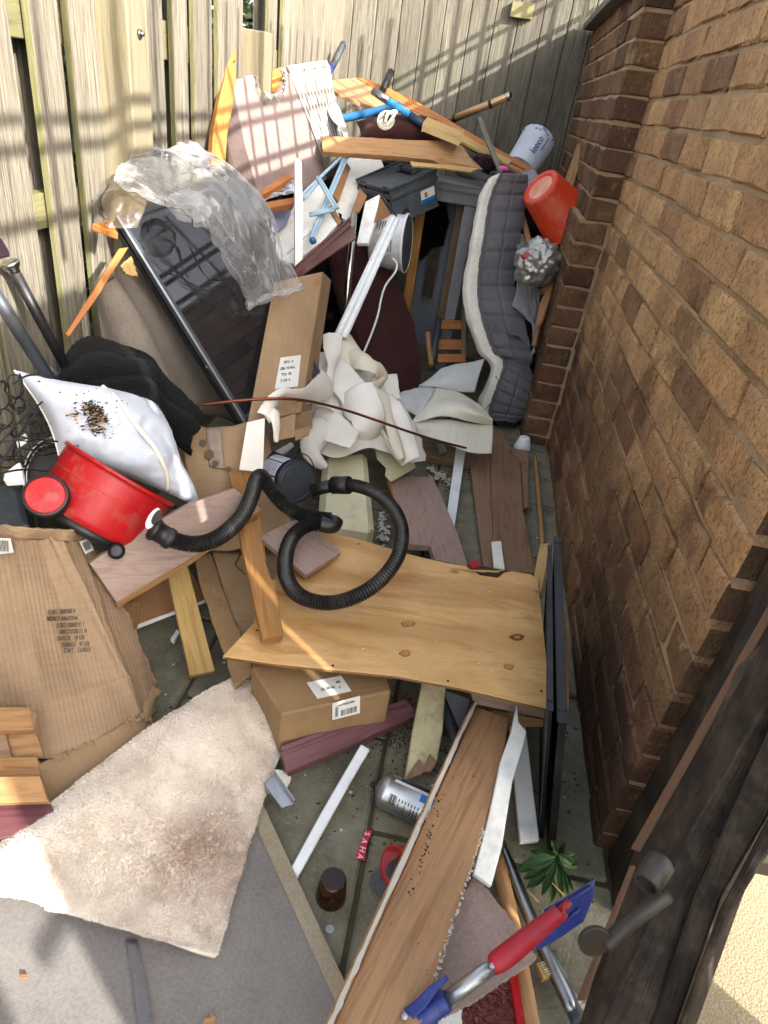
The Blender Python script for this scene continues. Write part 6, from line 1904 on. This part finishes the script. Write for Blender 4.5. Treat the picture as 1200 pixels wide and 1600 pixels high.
tube('grip', crom([p(518, 106, 3.2), p(527, 88, 3.22), p(537, 68, 3.24)], 30), lambda f: .014 + (.003 if int(f*22) % 2 else 0), M_GREYP, bh, 12, smooth_path=False)
tube('shaft', [p(519, 104, 3.2), p(511, 120, 3.18)], .013, M_BLUEP, bh, 12, smooth_path=False)
co = thing('coiled_white_cable', 'small coil of white cable hanging from the blue tube', 'cable', p(604, 188, 2.7))
for k in range(5):
    c = p(603 + k*.6, 188 - k*.5, 2.72 + .006*k)
    n_ = (CAM-c).normalized()
    x_ = n_.orthogonal().normalized()
    ring('loop', c, x_, n_.cross(x_), .034 - .003*k, .031 - .003*k, .0035, M_PIPE, co, 26)
tube('cable_tail', [p(602, 192, 2.69), p(606, 178, 2.69), p(619, 174, 2.70), p(612, 186, 2.68), p(604, 196, 2.68)], .006, M_PIPE, co, 8)
pillow_o, _a = pillow('dark_cushion', [p(556, 190, 2.95), p(690, 190, 3.05), p(700, 225, 2.9), p(556, 228, 2.86)], .06, M_BROWNF, None, 20, 4)
tag(pillow_o, 'dark brown cushion squashed under the tilted board', 'cushion')
bzt = thing('bronze_tube', 'bronze tube with a black collar resting on the tilted board', 'tube', p(750, 170, 3.2))
A0, B0 = p(700, 189, 3.25), p(797, 150, 3.05)
tube('tube', [A0, B0], .017, M_BRONZE, bzt, 18, smooth_path=False)
d_ = (B0-A0)
for t0, t1, r_ in ((.10, .14, .019), (.69, .73, .019)):
    tube('collar', [A0 + d_*t0, A0 + d_*t1], r_, M_BLACKP, bzt, 16, smooth_path=False)
lathe('end_cap', [(.018, -.012), (.019, 0), (.019, .004), (.014, .005), (.0135, -.02), (.0, -.02)], B0, d_, M_CHROME, bzt, 20, closed=False)
disc('hole', B0 + d_.normalized()*.0052, d_.orthogonal(), d_.normalized(), .0118, .0118, plain('tube dark', '#050505', .9), bzt)
S('thin_stick', 'thin splintered stick standing by the mattress topper', 'stick', [(746, 182), (752, 183), (770, 226), (786, 268), (779, 268), (757, 215)], A((746, 182, 2.9), (752, 183, 2.9), (782, 268, 2.78)), .008, M_FENCE, jag=.001)
disc_o = disc('black_oval_cover', p(738, 273, 2.78), X_, V((0, -.35, 1)).normalized(), .07, .045, M_BLACKP, None, 28)
tag(disc_o, 'black oval cover on top of the felt covered cabinet', 'lid')
o = blob('plum_cloth', p(757, 256, 2.88), .055, M_MAUVE, None, .25, 5, 2, 4, (1, 1, .7))
tag(o, 'dark plum cloth bundled behind the black lid', 'cloth')
o = blob('pink_bottle', p(786, 264, 2.80), .02, M_PINK, None, .05, 3, 2, 3, (1.4, .9, .6))
tag(o, 'bright pink plastic end behind the mattress topper', 'bottle')

# torn divan base
dv = thing('torn_divan', 'torn pink upholstered divan base leaning in the corner of the fences', 'bed base', p(440, 300, 2.5))
an = A((365, 130, 2.18), (510, 98, 2.74), (408, 306, 2.36))
slab('fabric', onplane([(364, 131), (382, 120), (396, 116), (400, 136), (414, 146), (430, 149), (440, 142), (444, 126), (441, 108), (447, 103), (462, 140), (478, 180), (496, 228), (512, 280), (470, 300), (407, 310), (385, 232)], an), .09, M_HESSIAN, dv, bevel=.003)
n = newell(an)
if n.dot(CAM-an[0]) < 0: n = -n
slab('ribbed_lining', [q + n*.001 for q in onplane([(447, 103), (480, 98), (507, 94), (515, 102), (522, 150), (534, 196), (533, 220), (520, 236), (512, 268), (496, 226), (478, 180), (462, 140)], an)], .01, plain('white lining', '#a5a098', .8, '#979189'), dv)
for k in range(11):
    t = k/10
    a = onplane([(452 + 60*t, 113 - 8*t)], an)[0] + n*.003
    b = onplane([(514 + 16*t - 6*(1-t), 256 - 40*t)], an)[0] + n*.003
    tube('rib', [a, (a+b)/2 + n*.002, b], .0042, plain('white rib', '#cdc9c1', .8), dv, 6)
slab('top_band', [q + n*.008 for q in onplane([(446, 104), (480, 98), (508, 94), (512, 104), (482, 108), (450, 114)], an)], .006, plain('white lining', '#e4e1da', .8), dv)
slab('frame_rail', onplane([(390, 124), (440, 104), (443, 118), (395, 137)], A((390, 124, 2.30), (440, 104, 2.47), (395, 137, 2.29))), .03, M_ORANGE, dv)
slab('frame_rail', onplane([(396, 138), (434, 122), (438, 132), (402, 148)], A((396, 138, 2.33), (434, 122, 2.46), (402, 148, 2.32))), .02, M_PINE, dv)
slab('back_cloth', onplane([(395, 118), (450, 104), (450, 160), (400, 160)], A((395, 118, 2.38), (450, 104, 2.60), (400, 160, 2.40))), .004, M_GREYF, dv)
rr = random.Random(7)
vs, fs = [], []
hole = [(396, 118), (400, 136), (414, 146), (430, 149), (440, 142), (444, 126), (441, 110)]
for i in range(620):
    k = rr.randrange(len(hole)-1)
    f = rr.random()
    u = hole[k][0]*(1-f) + hole[k+1][0]*f
    v = hole[k][1]*(1-f) + hole[k+1][1]*f
    q = onplane([(u, v)], an)[0] + n*.004
    d = V((rr.gauss(0, .5), rr.gauss(-.2, .4), -1 + rr.gauss(0, .3))).normalized()*rr.uniform(.008, .05 if k in (1, 2) else .02) + n*rr.uniform(.0, .012)
    w = d.cross(n).normalized()*rr.uniform(.0012, .004)
    j = len(vs)
    vs += [q-w, q+w, q+d]
    fs.append((j, j+1, j+2))
tag(mk('torn_fringe', vs, fs, plain('white lining', '#e4e1da', .8), dv), kind='stuff')
o, _ = sheet('grey_plastic_wrap', rows_px([[(508, 132, 2.78), (516, 180, 2.74), (535, 205, 2.72), (545, 240, 2.7)], [(520, 136, 2.86), (534, 175, 2.83), (545, 212, 2.80), (548, 245, 2.76)]]), plain('grey wrap', '#a3a09e', .5, '#8d8a88'), None, 10, 24, .003, .008, 10, 3)
tag(o, 'grey wrapping curving down beside the white ribbed lining', 'wrapping')
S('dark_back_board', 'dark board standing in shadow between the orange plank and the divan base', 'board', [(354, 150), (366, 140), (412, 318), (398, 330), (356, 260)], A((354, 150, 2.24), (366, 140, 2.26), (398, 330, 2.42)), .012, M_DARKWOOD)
S('split_orange_plank', 'split orange timber plank leaning upright against the left fence', 'plank', [(357, 54), (363, 53), (369, 68), (370, 94), (364, 96), (369, 112), (364, 165), (355, 212), (352, 262), (330, 258), (334, 200), (344, 150), (352, 118), (353, 90)], A((357, 54, 2.17), (370, 94, 2.19), (330, 258, 2.06)), .022, M_PINE, bevel=.0015)
dl = thing('orange_bed_rails', 'two orange bed rails crossing low in front of the divan base', 'bed rails', p(420, 315, 2.4))
slab('rail', onplane([(384, 300), (452, 270), (458, 277), (396, 312)], A((384, 300, 2.32), (452, 270, 2.52), (396, 312, 2.30))), .025, M_ORANGE, dl)
slab('rail', onplane([(400, 318), (460, 308), (460, 318), (404, 328)], A((400, 318, 2.34), (460, 308, 2.48), (404, 328, 2.32))), .025, M_ORANGE, dl)
o, _ = sheet('clear_film', rows_px([[(405, 300, 2.36), (430, 290, 2.44), (462, 278, 2.5)], [(405, 316, 2.34), (432, 306, 2.42), (462, 300, 2.48)]]), M_FILM, None, 16, 20, 0, .01, 14, 2, crease=.01)
tag(o, 'clear film stretched between the orange bed rails', 'plastic film')
o, _ = sheet('lilac_cloth', rows_px([[(404, 328, 2.42), (430, 324, 2.5), (458, 320, 2.56)], [(408, 348, 2.40), (430, 345, 2.46), (452, 340, 2.52)], [(425, 365, 2.42), (436, 360, 2.46), (448, 350, 2.50)]]), M_LILAC, None, 14, 16, .004, .006, 12, 2)
tag(o, 'lilac cloth tucked below the orange bed rails', 'cloth')

# black blobs added to stand in for the shade deep in the pile
for c, r_, sq, lab in ((p(600, 330, 3.25), .26, (1.2, .9, .9), 'black shade filler deep in the pile behind the toolbox'), (p(470, 400, 2.85), .24, (1, .8, 1), 'black shade filler behind the white panels'), (p(790, 400, 3.25), .25, (.8, .9, 1.3), 'black shade filler behind the mattress topper'), (p(560, 520, 2.98), .2, (1.2, .8, .9), 'black shade filler behind the dark oval board'), (p(370, 400, 2.35), .18, (.7, 1, 1.3), 'black shade filler behind the television')):
    o = blob('shade_filler', c, r_, M_DARKF, None, .18, 5, r_*30, 4, sq, crease=.12)
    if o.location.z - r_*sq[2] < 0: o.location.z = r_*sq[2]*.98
    tag(o, lab, 'shade filler', 'added dark fillers inside the pile')

# ------------------------------------------------------------------ wallpaper strips and packing foam
WG = 'torn wallpaper strips heaped in the middle'
def paper(label, px, anc, ang=0.0, bend=.02, mat=None, seed=0, fold=None):
    """a torn flat piece of paper, curled about a line at angle ang across its face"""
    pts = onplane(px, [p(*q) for q in anc])
    n = newell(pts)
    c = meanv(pts)
    pts = [c + (q-c)*1.2 for q in pts]
    if n.dot(CAM-c) < 0:
        pts = pts[::-1]
        n = -n
    fr = frame_of(c, RX, n)
    inv = fr.inverted()
    bm = bmesh.new()
    bm.faces.new([bm.verts.new(inv @ q) for q in pts])
    bmesh.ops.triangulate(bm, faces=list(bm.faces))
    for k in range(5):
        ee = [e for e in bm.edges if e.calc_length() > .012]
        if ee:
            bmesh.ops.subdivide_edges(bm, edges=ee, cuts=1)
            bmesh.ops.triangulate(bm, faces=list(bm.faces))
    dx, dy = math.cos(ang), math.sin(ang)
    tt = [q.co.x*dx + q.co.y*dy for q in bm.verts]
    lo, hi = min(tt), max(tt)
    for q, t in zip(bm.verts, tt):
        f = (t-lo)/(hi-lo)*2 - 1
        z = bend*.75*(1-f*f)
        if fold is not None:
            z += abs(f-fold)*-.03
        w = fr @ q.co
        z += .003*fract(w, 12, seed) + .0012*nz(w, 60, seed)
        q.co.x += .0015*nz(w, 90, seed)
        q.co.y += .0015*nz(w, 90, seed+4)
        q.co.z += z
    o = from_bm('wallpaper_strip', bm, mat or M_PAPER, None, fr, smooth=True)
    md = o.modifiers.new('thickness', 'SOLIDIFY')
    md.thickness = .0009
    tag(o, label, 'wallpaper', WG)
rows = rows_px([[(492, 700, 2.02), (530, 712, 2.02), (580, 700, 2.08), (640, 715, 2.16)],
                [(484, 650, 2.12), (530, 655, 2.10), (590, 660, 2.16), (655, 690, 2.24)],
                [(496, 600, 2.22), (530, 600, 2.22), (580, 612, 2.30), (640, 640, 2.38)],
                [(500, 550, 2.32), (528, 548, 2.33), (556, 560, 2.38), (590, 590, 2.40)]])
o, _ = sheet('wallpaper_strip', rows, M_PAPER, None, 60, 60, .001, .010, 6, 33, crease=.012)
tag(o, 'broad crumpled cream wallpaper sheet underneath the whole wallpaper heap', 'wallpaper', WG)
def c6(*q):
    return [(470 + x/5.4545, 500 + y/5.4545) for x, y in q]
paper('cream wallpaper piece folded beneath the white cord', c6((345, 152), (400, 145), (430, 150), (480, 240), (535, 330), (520, 415), (420, 400), (330, 300)), [(533, 527, 2.36), (568, 560, 2.36), (532, 556, 2.30)], .7, .02, M_PAPERC, 3)
paper('broad wallpaper strip sloping across the centre of the heap', c6((325, 362), (350, 372), (410, 430), (470, 510), (560, 620), (615, 775), (600, 832), (500, 815), (412, 792), (350, 700), (248, 572), (300, 440)), [(530, 566, 2.28), (582, 645, 2.14), (515, 605, 2.20)], -.7, .028, None, 4)
paper('large curled wallpaper sheet at the front of the heap', c6((98, 882), (160, 830), (235, 786), (300, 850), (360, 900), (430, 930), (482, 934), (462, 1000), (440, 1055), (402, 1112), (330, 1095), (255, 1060), (200, 1035), (150, 960)), [(488, 661, 2.08), (558, 671, 2.06), (540, 702, 1.99)], .3, .035, None, 7)
paper('flat square wallpaper scrap in front of the oval board', c6((660, 502), (735, 488), (805, 475), (828, 660), (740, 655), (652, 658), (612, 562)), [(591, 592, 2.40), (618, 587, 2.42), (622, 621, 2.36)], .2, .006, None, 11)
paper('small wallpaper end at the right tip of the heap', c6((965, 1000), (1030, 1028), (1025, 1100), (1048, 1150), (1040, 1200), (950, 1205), (935, 1190)), [(647, 684, 2.24), (659, 690, 2.26), (655, 718, 2.18)], .4, .012, None, 15)
paper('little white wallpaper corner on the tall carton edge', c6((55, 522), (85, 500), (115, 480), (136, 530), (70, 578)), [(480, 596, 1.95), (491, 588, 2.0), (483, 606, 1.96)], .2, .004, None, 19)
def ribbon(label, path, w, tw, mat=None, bulge=.012, seed=0):
    P = crom([p(*q) for q in path], 9)
    T = lerpn([V((t, 0, 0)) for t in tw], 9)
    WW = lerpn([V((t*q[2]/F, 0, 0)) for t, q in zip(w, path)], 9)
    rows = []
    for i, c in enumerate(P):
        t = (P[min(i+1, 8)] - P[max(i-1, 0)]).normalized()
        v = (CAM-c).normalized()
        sd = t.cross(v).normalized()
        a = T[i].x
        up = sd.cross(t).normalized()
        if up.dot(v) < 0: up = -up
        d = sd*math.cos(a) + up*math.sin(a)
        nn = up*math.cos(a) - sd*math.sin(a)
        h = WW[i].x/2
        rows.append([c - d*h, c - d*h*.5 + nn*bulge*.8, c + nn*bulge, c + d*h*.5 + nn*bulge*.8, c + d*h])
    o, _ = sheet('wallpaper_strip', rows, mat or M_PAPER, None, 60, 16, .0009, .004, 8, seed, edge=.0008)
    tag(o, label, 'wallpaper', WG)
ribbon('twisted white wallpaper ribbon rising to the white channel', [(520, 524, 2.28), (519, 548, 2.24), (516, 580, 2.18), (510, 615, 2.10), (506, 640, 2.06)], [32, 30, 18, 24, 34], [0, .3, 1.0, .3, 0], None, .012, 41)
ribbon('long wallpaper ribbon reaching left across the tall carton', [(512, 598, 2.06), (490, 612, 1.92), (462, 617, 1.80), (440, 613, 1.74), (424, 630, 1.71), (414, 652, 1.69)], [44, 36, 26, 20, 24, 28], [.2, .3, .8, 1.0, .6, .2], None, .010, 42)
ribbon('wallpaper ribbon curling down beside the white card', [(414, 650, 1.70), (424, 646, 1.70), (431, 664, 1.70), (431, 690, 1.71)], [26, 26, 20, 8], [.2, .6, 1.0, .8], None, .008, 43)
ribbon('broad wallpaper ribbon arching under the copper rod', [(556, 612, 2.16), (566, 636, 2.10), (576, 658, 2.07), (570, 678, 2.09), (548, 680, 2.12)], [64, 62, 58, 52, 40], [-.2, 0, .4, .9, 1.2], None, .022, 44)
ribbon('drooping wallpaper ribbon curling over the paint tin', [(506, 664, 2.05), (494, 682, 2.00), (486, 700, 1.97), (492, 716, 1.97), (506, 728, 1.99)], [40, 42, 40, 30, 14], [.1, .2, .5, .7, .2], None, .02, 45)
ribbon('wallpaper ribbon falling to the right under the copper rod', [(590, 628, 2.26), (606, 652, 2.20), (622, 678, 2.15), (632, 702, 2.11), (642, 722, 2.10)], [52, 58, 52, 44, 34], [.2, -.2, .3, .1, -.3], None, .018, 46)
ribbon('narrow cream wallpaper ribbon looping over the right of the heap', [(578, 606, 2.30), (594, 622, 2.22), (606, 648, 2.15), (618, 690, 2.08), (628, 718, 2.06)], [22, 26, 24, 20, 14], [.8, .4, .9, .5, .2], M_PAPERC, .010, 47)
ribbon('curled cream wallpaper ribbon at the top right of the heap', [(546, 560, 2.32), (566, 566, 2.28), (584, 574, 2.28), (596, 588, 2.32), (582, 602, 2.30)], [34, 36, 34, 26, 20], [.2, .7, 1.1, .6, .1], M_PAPERC, .016, 48)
o = tube('rolled_paper_tube', [p(587, 658, 2.16), p(600, 678, 2.12), p(616, 700, 2.09), p(628, 720, 2.07)], .007, M_PAPERC, seg=10)
tag(o, 'thin cream rolled paper tube on the right of the wallpaper heap', 'paper roll')
fm = 'pale packing foam'
o, _ = sheet('packing_foam', rows_px([[(642, 660, 2.34), (690, 650, 2.40), (740, 660, 2.44), (770, 664, 2.46)], [(655, 640, 2.44), (700, 630, 2.44), (745, 645, 2.40), (770, 656, 2.42)], [(672, 612, 2.56), (710, 617, 2.55), (750, 640, 2.48), (768, 652, 2.44)], [(680, 606, 2.60), (712, 612, 2.60), (745, 630, 2.55), (760, 645, 2.5)]]), M_FOAM, None, 40, 40, .003, .006, 8, 4)
tag(o, 'cream packing foam sheet spread over the planks by the topper', 'packing foam')
o, _ = sheet('packing_foam', rows_px([[(640, 676, 2.34), (690, 690, 2.36), (735, 706, 2.38), (768, 708, 2.40)], [(642, 664, 2.34), (690, 668, 2.38), (738, 680, 2.42), (770, 685, 2.44)], [(655, 655, 2.4), (700, 655, 2.44), (742, 662, 2.46), (770, 662, 2.46)]]), M_FOAM, None, 24, 40, .003, .004, 8, 7)
tag(o, 'lower cream packing foam layer hanging over the white strip', 'packing foam')
o, _ = sheet('packing_foam', rows_px([[(655, 600, 2.62), (690, 606, 2.64), (720, 612, 2.66), (742, 612, 2.68)], [(670, 592, 2.66), (700, 590, 2.66), (725, 590, 2.67), (748, 588, 2.70)], [(690, 576, 2.74), (712, 570, 2.75), (735, 566, 2.76), (757, 561, 2.78)]]), M_FOAMW, None, 30, 30, .012, .006, 8, 9)
tag(o, 'white packing foam folded at the foot of the felt covered cabinet', 'packing foam')
o, _ = sheet('packing_foam', rows_px([[(612, 640, 2.36), (635, 640, 2.38), (655, 650, 2.40)], [(620, 622, 2.44), (645, 622, 2.46), (665, 635, 2.46)], [(632, 612, 2.50), (655, 606, 2.55), (680, 608, 2.58)]]), M_FOAMW, None, 20, 20, .003, .01, 9, 5, crease=.008)
tag(o, 'white crumpled packing foam between the wallpaper and the oval board', 'packing foam')
o = tube('copper_rod', [p(252, 643, 1.66), p(320, 632, 1.66), p(400, 624, 1.68), (p(470, 625, 1.74)), p(540, 641, 1.93), p(600, 661, 1.99), p(640, 675, 2.04), p(685, 689, 2.14), p(728, 700, 2.24)], .004, M_COPPER, seg=10)
tag(o, 'long bent copper rod lying across the pillow end and the wallpaper heap', 'rod')
